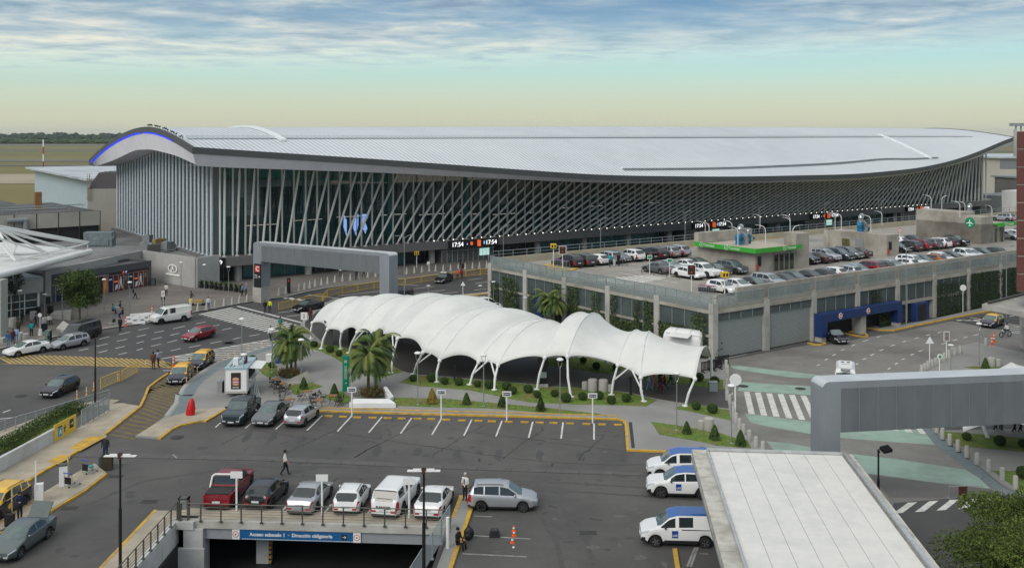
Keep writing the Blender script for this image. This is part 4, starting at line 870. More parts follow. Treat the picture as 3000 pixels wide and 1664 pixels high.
b.box(0, .95, -8.4, -8.37, cz, cz + .003); b.box(0, .95, -14.4, -14.37, cz, cz + .003); b.box(Wd - .6, Wd, -4, -3.97, cz, cz + .003); b.box(Wd - .6, Wd, -11, -10.97, cz, cz + .003)
for k in range(7): b.box(1.3 + 1.3 * k, 1.32 + 1.3 * k, -.6, 0, cz, cz + .003)
b.build('joint', m_greyp, can)
b = MB(); b.box(x0 - .12, x1 + .3, -.68, -.56, cz + .002, cz + .3); b.box(x0 - .15, x0 - .05, dpt, -.68, cz + .002, cz + .3); b.box(x1 + .12, x1 + .3, dpt, -.7, cz + .002, cz + .34); b.build('gutter', mat('bright metal gutter', (.55, .57, .57), .35, .6, var=.15, vs=2), can)
for x in (1.0, Wd - 1.0):
    for y in (-1.5, -12): b = MB(); b.box(x - .25, x + .25, y - .25, y + .25, 0, cz - .6); b.build('support', m_concl, can)
# ================================================================ RAMP PIT AND BRIDGE
m_whitew = mat('white painted concrete', (.55, .56, .55), .8, var=.1, vs=1, col2=(.38, .37, .34), v2s=.4, v2=.6, det=8)
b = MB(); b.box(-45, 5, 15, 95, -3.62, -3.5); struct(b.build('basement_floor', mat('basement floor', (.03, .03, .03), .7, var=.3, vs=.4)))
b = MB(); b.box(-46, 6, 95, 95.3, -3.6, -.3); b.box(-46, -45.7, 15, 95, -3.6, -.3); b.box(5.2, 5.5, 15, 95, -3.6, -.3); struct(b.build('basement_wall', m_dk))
RP0, RP1 = Vector((-20.35, 59.35, 0)), Vector((-3.95, 58.25, 0)); rbz = atan2((RP1 - RP0).y, (RP1 - RP0).x); RL = (RP1 - RP0).length
br = emp('ramp_bridge', 'grey concrete beam over the underground ramp with a blue access sign', 'ramp bridge', RP0, rbz)
b = MB(); b.box(-.4, RL, -.45, .0, -.28, .16); b.build('deck_edge', mat('bridge edge concrete', (.46, .46, .42), .85, var=.12, vs=1.2, col2=(.33, .31, .27), v2s=.5, v2=.7), br)
b = MB(); b.box(.5, RL, -.3, -.05, -.95, -.28); b.build('beam', mat('grey steel beam', (.28, .30, .32), .5, var=.05), br)
b = MB(); b.box(-.3, RL, 0.02, 1.5, .004, .15); b.build('footway', m_beige, br)
b = MB(); b.box(3.95, 10.9, -.4, -.34, -.9, -.3, 0); b.box(3.5, 3.95, -.41, -.34, -.9, -.3, 1); b.box(10.9, 11.35, -.41, -.34, -.9, -.3, 1)
for k in range(44): b.box(4.1 + k * .155, 4.2 + k * .155, -.405, -.4, -.88, -.84, 1)
b.box(10.2, 10.52, -.406, -.4, -.78, -.45, 2)
m_red2 = mat('sign red', (.6, .05, .04))
s = b.build('access_sign', [mat('sign blue', (.008, .10, .26), .5, var=.03), m_white, m_black], br)
text('Acceso subsuelo 1  ·  Dirección obligatoria', .29, m_white, s, face_M((7.1, -.41, -.58), (1, 0, 0)), 'lettering', .008, bold=True); text('→', .3, m_white, s, face_M((10.36, -.412, -.61), (1, 0, 0)), 'sign_arrow', .008)
for x in (3.72, 11.12):
    b = MB(); b.M = Matrix.Translation((x, -.415, -.6)) @ Matrix.Rotation(pi / 2, 4, 'X')
    b.lathe([(.19, 0), (.19, .005)], n=24, m=0); b.lathe([(.15, 0), (.15, .009)], n=24, m=1); b.lathe([(.05, 0), (.05, .012)], n=12, m=2); b.build('height_sign', [m_red2, m_white, m_black], s)
b = MB(); b.box(.55, 1.75, -.6, .5, -3.5, -.28); b.box(.2, 1.9, -.8, -.6, -3.5, -1.4); b.box(.0, 1.2, -.7, .3, -.3, .15); b.build('pier', m_whitew, br)
b = MB(); b.box(4.1, 4.9, 2.2, 3, -3.5, -.3); b.build('pier', m_whitew, br)
for k in range(9): b = MB(); b.box(4.92, 5.1, 2.1, 2.3, -3.4 + k * .3, -3.28 + k * .3); b.build('hazard_stripe', m_yel_l, br)
m_darkst = mat('dark metal', (.12, .115, .10), .45, .5, var=.1)
def rail(name, label, P, Q, n, h=1.1, bars=5, m=m_darkst, base=0.0, group=None):
    P, Q = Vector(P), Vector(Q); t = emp(name, label, 'railing', P, 0, group); d = Q - P
    for k in range(n + 1):
        p = d * (k / n); b = MB(); b.bar(p + Vector((-.04, 0, base)), p + Vector((.04, 0, base)), .06, h - base); b.box(p.x - .09, p.x + .09, p.y - .07, p.y + .05, p.z + base - .25 if base < 0 else p.z, p.z + .08) ; b.build('post', m, t)
    b = MB()
    for j in range(bars): z = .2 + (h - .25) * j / bars; b.tube(Vector((0, 0, z)), d + Vector((0, 0, z)), .014, n=5)
    b.tube((0, 0, h), d + Vector((0, 0, h)), .035, n=6); b.build('rails', m, t, 60); return t
rail('metal_railing', 'dark metal railing along the bridge above the ramp sign', RP0 + Vector((.3, -.5, .12)), RP1 + Vector((.1, -.5, .12)), 13)
rail('metal_railing', 'dark metal railing sloping down the left side of the ramp pit', Vector((-20.3, 59.0, .1)), Vector((-20.3, 46, .1)), 12)
b = MB(); b.box(-.3, -.22, -.2, .2, .1, 1.5, 0); b.box(.22, .3, -.2, .2, .1, 1.5, 0); b.box(-.3, .3, -.2, .2, 1.42, 1.5, 0); b.box(-.2, .2, -.16, .12, .8, 1.38, 1); o = b.build('cabinet_lamp', [m_darkst, m_steel]); o.location = RP0 + Vector((.45, -.3, 0)); tag(o, 'dark frame with a silver lamp box at the corner of the ramp railing', 'lamp box')
b = MB(); b.box(-20.6, -20.3, 20, 59.3, -1.3, .12)
for k in range(14): b.box(-20.3, -20.27, 20 + k * 2.8, 22.74 + k * 2.8, -1.28, .0)
o = b.build('retaining_wall', m_whitew); tag(o, 'white panelled retaining wall along the left of the ramp pit', 'retaining wall')
b = MB(); b.box(-22.1, -20.6, 20, 60.5, .004, .14, 0); b.box(-22.3, -22.1, 20, 60.6, .004, .15, 1); struct(b.build('pit_footway', [m_beige, m_yel_l]))
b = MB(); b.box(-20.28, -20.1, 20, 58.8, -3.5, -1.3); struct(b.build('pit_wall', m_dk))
mf = rail('mesh_fence', 'grey wire mesh fence down the right side of the ramp pit', RP1 + Vector((.25, -.5, 0)), Vector((-6.5, 42, 0)), 8, 1.5, 14, m_rail)
b = MB(); b.tube((0, 0, 0), (0, 0, 1.9), .1, n=10); o = b.build('fence_post', m_white, None, 60); o.location = G('g', 168, 1290); tag(o, 'thick white post at the top of the mesh fence by the sitting person', 'post')
b = MB(); q = gp('g', [(270, 870), (345, 870), (365, 950), (300, 1140), (240, 1300), (180, 1470), (70, 1470), (190, 1150), (200, 1040)]); b.prism([(p.x, p.y) for p in q], -.01, .14); struct(b.build('pit_footway', m_pave))
b = MB(); ribbon(gp('g', [(275, 862), (210, 1040)]), .22, 0, b, 0, .146); ribbon(gp('g', [(360, 950), (295, 1140), (240, 1290), (180, 1470)]), .24, 0, b, 0, .146); struct(b.build('yellow_kerb', m_yel_l))
b = MB(); ribbon([Vector((9.2, 55, 0)), Vector((7.7, 40, 0))], .25, 0, b, 0, .14); struct(b.build('yellow_kerb', m_yel_l))
for u in (1.35, 15.3, 31.3, 47.3, 63.3, 79.3, 111.3, 143.3):
    b = MB(); b.box(u, u + .9, 1.24, 1.3, 4.2, topz(u) - .05); b.build('teal_glass_strip', mat('teal glass strip', (.015, .13, .12), .15, var=.3, vs=.3, spec=.7), term)
b = MB(); [b.box(max(us[a], 1.4), us[a + 1], 1.33, 1.39, topz(us[a + 1]) - 1.6, topz(us[a + 1]) + .05) for a in range(4, 24)]; b.build('teal_top_band', mat('teal glass strip', (.015, .13, .12)), term)
# ================================================================ TENSILE TENT
m_tent = mat('white tensile membrane', (.83, .84, .81), .6, var=.03, vs=.4, col2=(.70, .72, .70), v2s=.5, v2=.5, det=9)
_n = m_tent.node_tree; _t = _n.nodes.new('ShaderNodeBsdfTranslucent'); _t.inputs[0].default_value = (.8, .8, .76, 1); _m = _n.nodes.new('ShaderNodeMixShader'); _m.inputs[0].default_value = .22
_n.links.new(_n.nodes['Principled BSDF'].outputs[0], _m.inputs[1]); _n.links.new(_t.outputs[0], _m.inputs[2]); _n.links.new(_m.outputs[0], _n.nodes['Material Output'].inputs[0])
def SY(x, y, D): return GY('S', x, y, D)
ribs = [(959, 965.5, 106.2, 1055.3, 871, 111.6), (1001, 972.7, 105.6, 1086, 872.4, 110.8), (1046, 974, 103, 1170, 869, 108.6), (1088, 979, 102, 1210.6, 871, 107.5), (1123.6, 979, 99.5, 1272.7, 868, 105.2), (1164, 992.9, 96, 1319, 869, 101.8),
        (1238.5, 1033, 93.6, 1409, 902, 99.4), (1288, 1056.5, 92, 1443.5, 906, 97.8), (1401.6, 1061, 91.2, 1546, 938.5, 96.8), (1459, 1070.5, 90, 1577, 942, 95.8), (1595.7, 1048.8, 89.3, 1687, 918, 94.2), (1662.5, 1046, 87.5, 1728, 921, 92.8), (1810, 1069.7, 87.2, 1854, 971.5, 92), (1877, 1106.5, 85.4, 1897.5, 975, 90.6)]
R_ = []
R_.append((SY(915, 946, 111.2), SY(976, 887, 114.6)))
for a in ribs: R_.append((SY(*a[:3]), SY(*a[3:])))
R_.append((SY(2036, 1110, 83.6), SY(2061, 1019, 87.6)))
def ribpt(k, t):
    N, C = R_[k]; Fp = N + (C - N) * 2; Fp.z = N.z
    p = N.lerp(Fp, t); s = 1 - abs(2 * t - 1) ** 2.2; p.z = N.z + (C.z - N.z) * s; return p
def tent(name, label, nr, sagf, t_top=1.0):
    te = emp('tent_canopy', label, 'tent canopy', (0, 0, 0), 0); b = MB(); nt_ = 26; prev = None
    for k in range(nr - 1):
        pair = (k % 2 == 1); steps = 5 if pair else 14
        for s in range(steps + (1 if k == nr - 2 else 0)):
            w_ = s / steps; e = (.012 if pair else .034) * 4 * w_ * (1 - w_); row = []
            for j in range(nt_ + 1):
                t = e + (1 - 2 * e) * j / nt_; p = ribpt(k, t).lerp(ribpt(k + 1, t), w_); q = 4 * w_ * (1 - w_); mid = sin(pi * t)
                sg = sagf(k); p.z += (.42 * sin(pi * w_) * (1 - .5 * w_) - .36 * math.exp(-((w_ - .88) / .12) ** 2) * min(1, (1 - w_) * 12)) * mid if sg > 50 else q * (sg * mid) ; row.append(b.P(p))
            if prev:
                for j in range(nt_): b.face((prev[j], prev[j + 1], row[j + 1], row[j]))
            prev = row
    o = b.build('membrane', m_tent, te, 50); sm = o.modifiers.new('thickness', 'SOLIDIFY'); sm.thickness = .03
    return te
te = tent('', 'big white tensile canopy of rounded arched bays on slanted white legs', len(R_), lambda k: {10: -.85, 12: -.9, 14: -.5}.get(k, -.1 if k % 2 else 99))
b0 = 0
for k in range(len(R_)):
    b = MB(); L = [ribpt(k, t / 24) + Vector((0, 0, .03)) for t in range(25)]; b.path(L, .06, 6); b.build('arch_rib', mat('rib keder grey', (.66, .68, .68), .6), te, 60)
bases = {0: (912, 996), 1: (940.4, 1025.5), 2: (998.8, 1025.5), 3: (1021, 1038), 4: (1085, 1020), 6: (1145.3, 1096.9), 7: (1210.6, 1100), 8: (1278.9, 1123.3), 9: (1375.2, 1131), 10: (1448, 1146.6), 11: (1572, 1145), 12: (1673.3, 1166.8), 13: (1791, 1161.1), 14: (1886.6, 1180.2), 15: (2006.7, 1193.9)}
for k, (x, y) in bases.items():
    B = G('S', x, y); N = R_[k][0]; b = MB(); md = B.lerp(N, .5) + Vector((-.12, -.05, 0)); b.tube(B, md, .105, .115, n=10); b.tube(md, N, .115, .095, n=10); b.lathe([(.28, 0), (.28, .05)], (B.x, B.y, .15), 10)
    if k in (3, 7, 9, 13): e = ribpt(k, .0).lerp(ribpt(k + 1, .0), .55) + Vector((0, .3, .35)); b.tube(B.lerp(N, .55), e, .08, n=8)
    if k in (4, 6, 10, 14): e = ribpt(k, .0).lerp(ribpt(k - 1, .0), .35) + Vector((0, .1, .2)); b.tube(B.lerp(N, .45), e, .08, n=8)
    b.ell(N, .2, .2, .22, 8, 6); b.build('leg', m_white, te, 60)
    N2, C2 = R_[k]; Fp = N2 + (C2 - N2) * 2; Fp.z = N2.z; fb = Fp + (Fp - N2) * .04; fb.z = .15; b = MB(); b.tube(fb, Fp, .15, .12, n=10); b.build('leg', m_white, te, 60)
R_main = R_
R_ = [(Vector((27.2, 67.0, 2.6)), Vector((28.6, 71.5, 5.6))), (Vector((31.5, 66.3, 3.2)), Vector((33.0, 71.2, 7.3))), (Vector((33.6, 66.2, 3.2)), Vector((35.2, 71.2, 7.2))), (Vector((40, 66, 3.0)), Vector((42, 71, 7.0))), (Vector((42, 66, 3.0)), Vector((44, 71, 7.0))), (Vector((48, 66, 3.0)), Vector((50, 71, 7.0)))]
R_ = [(a + Vector((4.8, 2, -.2)), c + Vector((4.8, 2, -1.1))) for a, c in R_]
t2 = tent('', 'second white tensile canopy partly hidden behind the large grey portal at right', len(R_), lambda k: -.3)
for k in range(3, len(R_)):
    N = R_[k][0]; B = Vector((N.x + (.9 if k == 1 else -.4), N.y - .9, .12)); b = MB(); b.tube(B, N, .15, .13, n=10); b.build('leg', m_white, t2, 60)
b = MB(); p = G('i', 2295, 1185); b.tube(p, p + Vector((-1.0, .5, 3.0)), .15, n=10); b.build('leg', m_white, t2, 60)
# ================================================================ OLD TERMINAL BUILDINGS AT LEFT
m_blueb = seams(mat('pale blue metal cladding', (.42, .52, .58), .5, var=.05, vs=.3), .5, .92, 'X'); m_rfl = mat('pale flat roof', (.46, .50, .53), .7, var=.1, vs=.3, col2=(.3, .33, .35), v2s=.1, v2=.7)
m_panel = seams(mat('beige concrete panels', (.40, .385, .34), .85, var=.08, vs=.4), .9, .85, 'X'); m_droof = mat('dark flat roof', (.075, .078, .08), .9, var=.25, vs=.5, col2=(.15, .15, .15), v2s=.1, v2=.7)
def prism_thing(name, label, cat, pts, z0, z1, m, mt=None):
    o0 = Vector((pts[0][0], pts[0][1], 0)); b = MB(); b.prism([(p[0] - o0.x, p[1] - o0.y) for p in pts], z0, z1, 0, 1 if mt else 0); o = b.build(name, [m, mt] if mt else m); o.location = o0
    return tag(o, label, cat)
hg = emp('hangar_building', 'pale blue metal clad building with a flat roof behind the old terminal', 'building', (-151, 308, 0), atan2(-77, 52))
b = MB(); b.box(0, 93, -.1, .8, 0, 12.6, 0); b.box(92.2, 93, .8, 60, 0, 12.6, 0); b.box(0, .8, .8, 60, 0, 12.6, 0); b.build('walls', m_blueb, hg)
b = MB(); b.box(-2.5, 95, -2.5, 62, 12.6, 13.1, 0); b.build('roof', m_rfl, hg); b = MB(); b.box(60, 92, 8, 24, 13.1, 13.6, 0); b.box(61.5, 90.5, 9.5, 22.5, 13.6, 13.65, 1); b.build('skylight', [m_white, m_greyp], hg)
bb = emp('beige_block', 'beige stone faced block with a dark sloping top beside the glass terminal', 'building', (-92.5, 212, 0), .25); b = MB(); b.box(0, 12, 0, 12, 0, 11.6); b.build('walls', m_panel, bb)
b = MB(); b.poly([(0, 0, 11.6), (12, 0, 11.6), (12, 3, 15), (1.8, 3, 15)]); b.poly([(0, 0, 11.6), (1.8, 3, 15), (1.8, 12, 15), (0, 12, 11.6)]); b.poly([(1.8, 3, 15), (12, 3, 15), (12, 12, 15), (1.8, 12, 15)]); b.box(7, 9.5, -.4, -.1, 11, 13.5); b.build('sloping_top', mat('dark slate', (.05, .045, .045), .7), bb)
ot = emp('old_terminal', 'low old terminal block with beige panels above a dark recess', 'building', (-100, 163.6, 0), TA + .09); b = MB(); b.box(0, 29.5, 0, 14, 0, 9, 0); b.box(0, 29.5, 0, .3, 9, 9.2, 0); b.build('core', m_dk, ot)
for k in range(8):
    b = MB(); b.box(.1 + 3.7 * k, 3.65 + 3.7 * k, -.35, -.03, 6.5, 9.15); b.build('wall_panel', m_panel, ot); b = MB(); b.box(3.66 + 3.7 * k, 3.78 + 3.7 * k, -.4, 0, .5, 9.2); b.build('panel_joint', mat('brown metal', (.05, .045, .04), .6), ot)
b = MB(); b.box(-10, 29.5, .3, 30, 9.0, 9.12, 0); b.build('roof', m_droof, ot)
b = MB(); b.box(-20, 13, 12, 40, 9.12, 11.4, 0); b.box(-20.3, 13.3, 11.8, 12.1, 11.4, 11.7, 1); b.box(-20, 12.8, 12.3, 40, 11.4, 11.5, 2); b.build('upper_block', [mat('grey green cladding', (.22, .24, .235), .8, var=.1), m_white, m_droof], ot)
b = MB(); b.box(-1.5, 0, 11.2, 11.9, 9.5, 11); b.box(-1.3, -.3, 11.1, 11.2, 9.7, 10.8, 1); b.build('air_unit', [m_white, m_black], ot)
b = MB(); b.box(21, 22.2, 10, 11, 9.1, 12.5); b.build('chimney', mat('rusty brick', (.28, .15, .06), .9, var=.3, vs=3), ot)
b = MB()
for y in (3, 5): b.tube((-8, y, 10.2), (28, y, 10.2), .05)
for k in range(16): b.tube((-7 + 2.3 * k, 3, 9.1), (-7 + 2.3 * k, 3, 10.2), .04)
b.tube((-8, 7, 9.5), (26, 7, 9.5), .12); b.build('roof_rail', m_rail, ot)
b = MB(); b.tube((16.6, -.9, 5), (16.6, -.9, 8.2), .5, n=10); b.tube((13.5, -.9, 8.2), (16.9, -.9, 8.2), .45, n=10); b.build('duct', m_greyp, ot)
b = MB(); b.box(-20, 30, 30, 75, 3, 7.2); b.build('rear_wing', m_droof, ot)
o = prism_thing('mast', 'thin red and white airfield mast rising behind the old buildings', 'mast', [(-154, 319), (-153.6, 319), (-153.6, 319.4), (-154, 319.4)], 0, .2, m_white); 
for k in range(9): b = MB(); b.tube((.2, .2, 2.4 * k + .2), (.2, .2, 2.4 * k + 2.6), .22, n=8); b.build('mast_section', mat('mast red', (.35, .05, .04), .6) if k % 2 else m_white, o)
b = MB(); b.box(-1.6, 2, 0, .4, 21.8, 22.1); b.build('cross_bar', m_dk, o)
o = emp('lattice_mast', 'slim rusty lattice mast beside the pale blue building', 'mast', G('a', 810, 765, 9.2), 0)
b = MB(); 
for dx, dy in ((-.4, -.3), (.4, -.3), (0, .4)): b.tube((dx, dy, 0), (dx * .7, dy * .7, 15), .07, n=5)
for k in range(20): z = .7 * k; b.tube((-.4, -.3, z), (.4, -.3, z + .7), .05, n=4); b.tube((.4, -.3, z), (0, .4, z + .7), .05, n=4)
o.scale = (.8, .8, .38)
b.build('lattice', mat('rusty white', (.42, .30, .24), .7, var=.4, vs=1), o)
# annex with emblem wall and dark entrance box
ax = emp('annex_building', 'low light grey annex with a round winged emblem on its plaza wall', 'building', (0, 0, 0), 0)
W0, W1, W2, W3 = Vector((-48.1, 148.2, 0)), Vector((-60.1, 158, 0)), Vector((-64.5, 134, 0)), Vector((-45.8, 151.8, 0))
m_annex = mat('light grey render', (.42, .415, .40), .85, var=.04, vs=.5, col2=(.28, .28, .27), v2s=.2, v2=.5)
ut = [UV(p) for p in (W0, W1)]
b = MB(); b.prism([(p.x, p.y) for p in (W0, W3, T(-1.5, 58), Vector((-95, 180, 0)), Vector((-84, 128, 0)), W2, W1)], 0, 3.9, 1, 2); b.build('block', [m_annex, m_annex, mat('grey membrane roof', (.22, .225, .225), .8, var=.2, vs=.4, col2=(.09, .09, .09), v2s=.12, v2=.8, det=8)], ax)
b = MB()
for p, q in ((W0, W1), (W1, W2), (W3, W0)):
    b.bar(p, q, .5, 4.7)
b.build('parapet_wall', m_annex, ax)
mw = (W0 - W1).normalized(); nw = Vector((mw.y, -mw.x, 0)); mid = W1.lerp(W0, .62) + nw * .3; mid.z = 2.6; s_ = None
b = MB(); Me = face_M(mid, mw); b.M = Me
b2 = [(1.35 * cos(a), .68 * sin(a)) for a in [2 * pi * k / 28 for k in range(29)]]
for (x0, y0), (x1, y1) in zip(b2, b2[1:]): b.poly([(x0, y0, .1), (x0 * .78, y0 * .72, .1), (x1 * .78, y1 * .72, .1), (x1, y1, .1)][::-1])
b.poly([(0, .85, .12), (-.5, -.5, .12), (0, -.1, .12), (.5, -.5, .12)]); b.poly([(-.55, -.45, .12), (-.15, -.5, .12), (.0, .7, .12)][::-1]); b.box(-1.9, 1.9, -1.1, -.8, .02, .08); b.build('emblem', mat('emblem silver', (.85, .85, .83), .5), ax)
E0, E1 = Vector((-64, 135.2, 0)), Vector((-55.9, 150.8, 0)); ed = (E1 - E0); eL = ed.length; erz = atan2(ed.y, ed.x)
en = emp('entrance_box', 'dark grey flat entrance building with posters and glass doors on the plaza', 'entrance building', E0, erz)
m_dg = mat('dark grey render', (.085, .088, .094), .8, var=.05); m_dgs = mat('darker grey render', (.055, .058, .066), .8, var=.05)
b = MB(); b.box(0, eL, 0, .3, 3.0, 3.95, 0); b.box(0, .6, 0, .3, 0, 3, 0); b.box(eL - .5, eL, 0, .3, 0, 3, 0); b.box(0, .3, .3, 5, 0, 3.95, 1); b.box(eL - .3, eL, .3, 5, 0, 3.95, 0); b.box(.3, eL - .3, 4.7, 5, 0, 3.95, 0); b.build('shell', [m_dg, m_dgs], en)
b = MB(); b.box(.3, eL - .3, .3, 4.7, 3.5, 3.6); b.build('roof', m_droof, en)
b = MB(); b.box(.6, eL - .5, .2, .26, 0, 2.6); b.build('back_glass', mat('brown dark glass', (.05, .035, .02), .2, var=.6, vs=1, spec=.7), en)
b = MB(); b.box(.6, eL - .5, -.03, .02, 2.62, 3.0); s = b.build('sign_strip', m_black, en); b = MB(); b.box(1, eL - .6, -.035, -.03, 2.6, 2.66); b.build('red_line', mat('sign red dim', (.3, .03, .03)), s)
text('Partidas internacionales  International departures', .3, m_white, s, face_M((6.6, -.04, 2.8), (1, 0, 0)), 'lettering', .004)
b = MB(); b.box(12.1, 12.35, -.06, -.03, 2.72, 2.95, 0); b.box(12.6, 12.85, -.06, -.03, 2.72, 2.95, 1); b.build('round_symbol', [m_orange, m_scrb], s)
m_op = mat('orange poster', (.55, .14, .03), .5, var=.35, vs=2.5); m_np = mat('navy poster', (.012, .018, .06), .5, var=.1); m_bp = mat('brown poster', (.10, .055, .03), .5, var=.25, vs=2); m_rp = mat('dark red poster', (.13, .015, .015), .5, var=.2)
P0 = 8.6
for k, mm in enumerate((m_op, m_np, m_rp, m_rp, m_bp, m_np, m_rp, m_rp, m_bp)):
    x = P0 + k * .93; b = MB(); b.box(x + .04, x + .89, .08, .12, .1, 2.5); p = b.build('poster', mm, en)
    b = MB()
    for xx in (x, x + .89): b.box(xx, xx + .04, .04, .08, .05, 2.55)
    b.box(x, x + .93, .04, .08, 2.5, 2.56); b.box(x, x + .93, .04, .08, .05, .1); b.build('frame', m_concl, p)
    if k in (3, 7):                                # walking white figure
        b = MB(); cx = x + .46; y = .07
        def quad(pts): b.poly([(cx + a, y, c) for a, c in pts])
        quad([(-.1, 1.98), (.08, 1.98), (.1, 2.2), (-.06, 2.25)]); quad([(-.2, 1.3), (.16, 1.28), (.17, 1.9), (-.14, 1.92)]); quad([(-.2, 1.3), (.0, 1.3), (-.2, .4), (-.36, .42)]); quad([(-.02, 1.3), (.16, 1.28), (.36, .5), (.2, .4)]); quad([(-.14, 1.85), (-.2, 1.75), (-.42, 1.3), (-.36, 1.25)]); quad([(-.42, .4), (-.2, .4), (-.2, .48), (-.42, .5)])
        b.build('white_figure', m_white, p)
    if k in (2, 6): b = MB(); b.poly([(x + .3, .07, .3), (x + .75, .07, .45), (x + .88, .07, 1.15), (x + .45, .07, 1.05)]); b.box(x + .2, x + .8, .06, .07, 1.5, 1.65, 1); b.build('suitcase_graphic', [m_white, m_orange], p)
    if k == 0: b = MB(); b.poly([(x + .3, .07, .3), (x + .5, .07, 1.1), (x + .75, .07, .4), (x + .8, .07, .5), (x + .62, .07, 1.9), (x + .3, .07, 1.85)]); b.build('orange_figure', mat('poster amber', (.75, .33, .03)), p)
    if k in (1, 5): b = MB(); b.box(x + .2, x + .7, .06, .07, 1.9, 2.1, 0); b.box(x + .15, x + .6, .06, .07, .7, .76, 1); b.build('poster_mark', [m_white, m_rp], p)
    if k in (4, 8): b = MB(); [b.box(x + .2, x + .7, .06, .07, 1.6 + j * .18, 1.66 + j * .18) for j in range(4)]; b.build('poster_text', m_concl, p)
b = MB(); b.box(.75, 1.65, .06, .1, .05, 2.35, 0); b.box(.95, 1.4, .05, .06, 1.7, 1.9, 1); p = b.build('poster', [m_np, m_white], en)
b = MB(); b.box(.7, .75, .05, .1, 0, 2.45); b.box(1.65, 1.72, .05, .1, 0, 2.45); b.box(.7, 1.72, .05, .1, 2.38, 2.45); b.box(5.0, 5.07, .05, .1, 0, 2.4); b.box(6.2, 6.27, .05, .1, 0, 2.4); b.box(5, 6.27, .05, .1, 2.33, 2.4); b.build('door_frame', m_white, en)
# glass pavilion
PA, PB = Vector((-68.5, 119.5, 0)), Vector((-62, 127.3, 0)); pdv = PB - PA; pL = pdv.length
pv = emp('glass_pavilion', 'small glazed pavilion with white frames at the left edge of the plaza', 'pavilion', PA, atan2(pdv.y, pdv.x))
b = MB(); b.box(-.3, pL + .5, -.3, 7, 2.9, 4.75, 0); b.build('roof_block', [m_annex], pv); b = MB(); b.box(-.2, pL + .4, -.2, 6.9, 4.752, 4.9, 0); b.build('roof_glass', mat('pale roof glass', (.38, .47, .50), .2, var=.3, vs=.5, spec=.8), pv)
b = MB(); b.box(.1, pL - .1, .05, .1, 0, 2.9, 0); b.box(pL - .1, pL, .1, 6, 0, 2.9, 0); b.build('glazing', mat('pavilion glass', (.03, .05, .05), .12, var=.6, vs=.8, spec=.8), pv)
b = MB()
for k in range(7): x = (pL - .14) * k / 6; b.box(x, x + .12, -.06, .04, 0, 2.95)
for z in (.02, .95, 1.9, 2.85): b.box(0, pL, -.05, .03, z, z + .09)
b.box(pL - .1, pL + .12, -.1, .12, 0, 3.2); b.build('white_frame', m_white, pv)
# white tubular truss roof
tr = emp('truss_roof', 'white tubular steel truss roof over the left edge of the plaza', 'truss roof', (0, 0, 0), 0)
m_wt = mat('white enamel steel', (.72, .73, .71), .35, var=.05, vs=.5, coat=.3)
e0, e1 = GY('a', -60, 1420, 113), G('b', 830, 300, 7.0)
e0 = Vector((-60.4, 112.5, 6.9)); e1 = G('b', 820, 303, 7.1)
b = MB(); b.tube(e0, e1, .42, n=16); b.ell(e1, .42, .42, .42, 12, 8); b.build('edge_tube', m_wt, tr, 60)
b = MB(); q = [e0 + Vector((0, 0, .1)), e1 + Vector((0, 0, .1)), Vector((-76, 146, 7.4)), Vector((-92, 112.5, 7.4))]; b.poly(q); b.poly([v - Vector((0, 0, .25)) for v in q][::-1]); b.build('roof_skin', seams(mat('white ribbed roof', (.66, .67, .65), .5, var=.08, vs=.6), .8, .85, 'Y'), tr)
A0 = GY('a', -30, 1020, 124); N = [GY('a', 795, 1162, 139.5), GY('a', 590, 1205, 134.5), GY('a', 440, 1248, 129.5), GY('a', 140, 1318, 120.5)]
A1 = GY('a', -60, 1100, 121)
NB = [GY('a', 800, 1235, 139), GY('a', 430, 1300, 128.5), GY('a', 190, 1330, 121)]
for p, q, r in [(A0, n_, .16) for n_ in N] + [(A0 + Vector((-.5, .5, .3)), N[0] + Vector((0, .4, .15)), .15), (N[0], N[2], .12), (N[1], N[3], .12), (N[2], GY('a', 0, 1255, 126), .15), (N[0], GY('a', 380, 1255, 131), .12), (A1, N[3], .14), (A1, N[2], .13), (N[0], NB[0], .08), (N[2], NB[1], .09), (N[3], NB[2], .08), (NB[1], GY('a', -30, 1268, 124), .14), (GY('a', 380, 1250, 131), GY('a', -20, 1275, 125), .15), (GY('a', 440, 1250, 130), GY('a', 230, 1190, 133), .08), (A0, GY('a', 150, 1180, 130), .12), (GY('a', 150, 1180, 130), GY('a', 120, 1250, 126), .09)]:
    b = MB(); b.tube(p, q, r, n=10); b.build('truss_tube', m_wt, tr, 60)
b = MB(); p = G('t', 10, 1100); b.box(p.x - 1.6, p.x + .35, p.y - .6, p.y + .9, 0, 7.0); b.prism([(p.x - 3, p.y - 1.8), (p.x + 1.0, p.y - 1.4), (p.x + 1.1, p.y + 1), (p.x - 3, p.y + 1)], 0, .6); b.build('concrete_pier', mat('greenish concrete', (.33, .35, .31), .85, var=.08), tr)
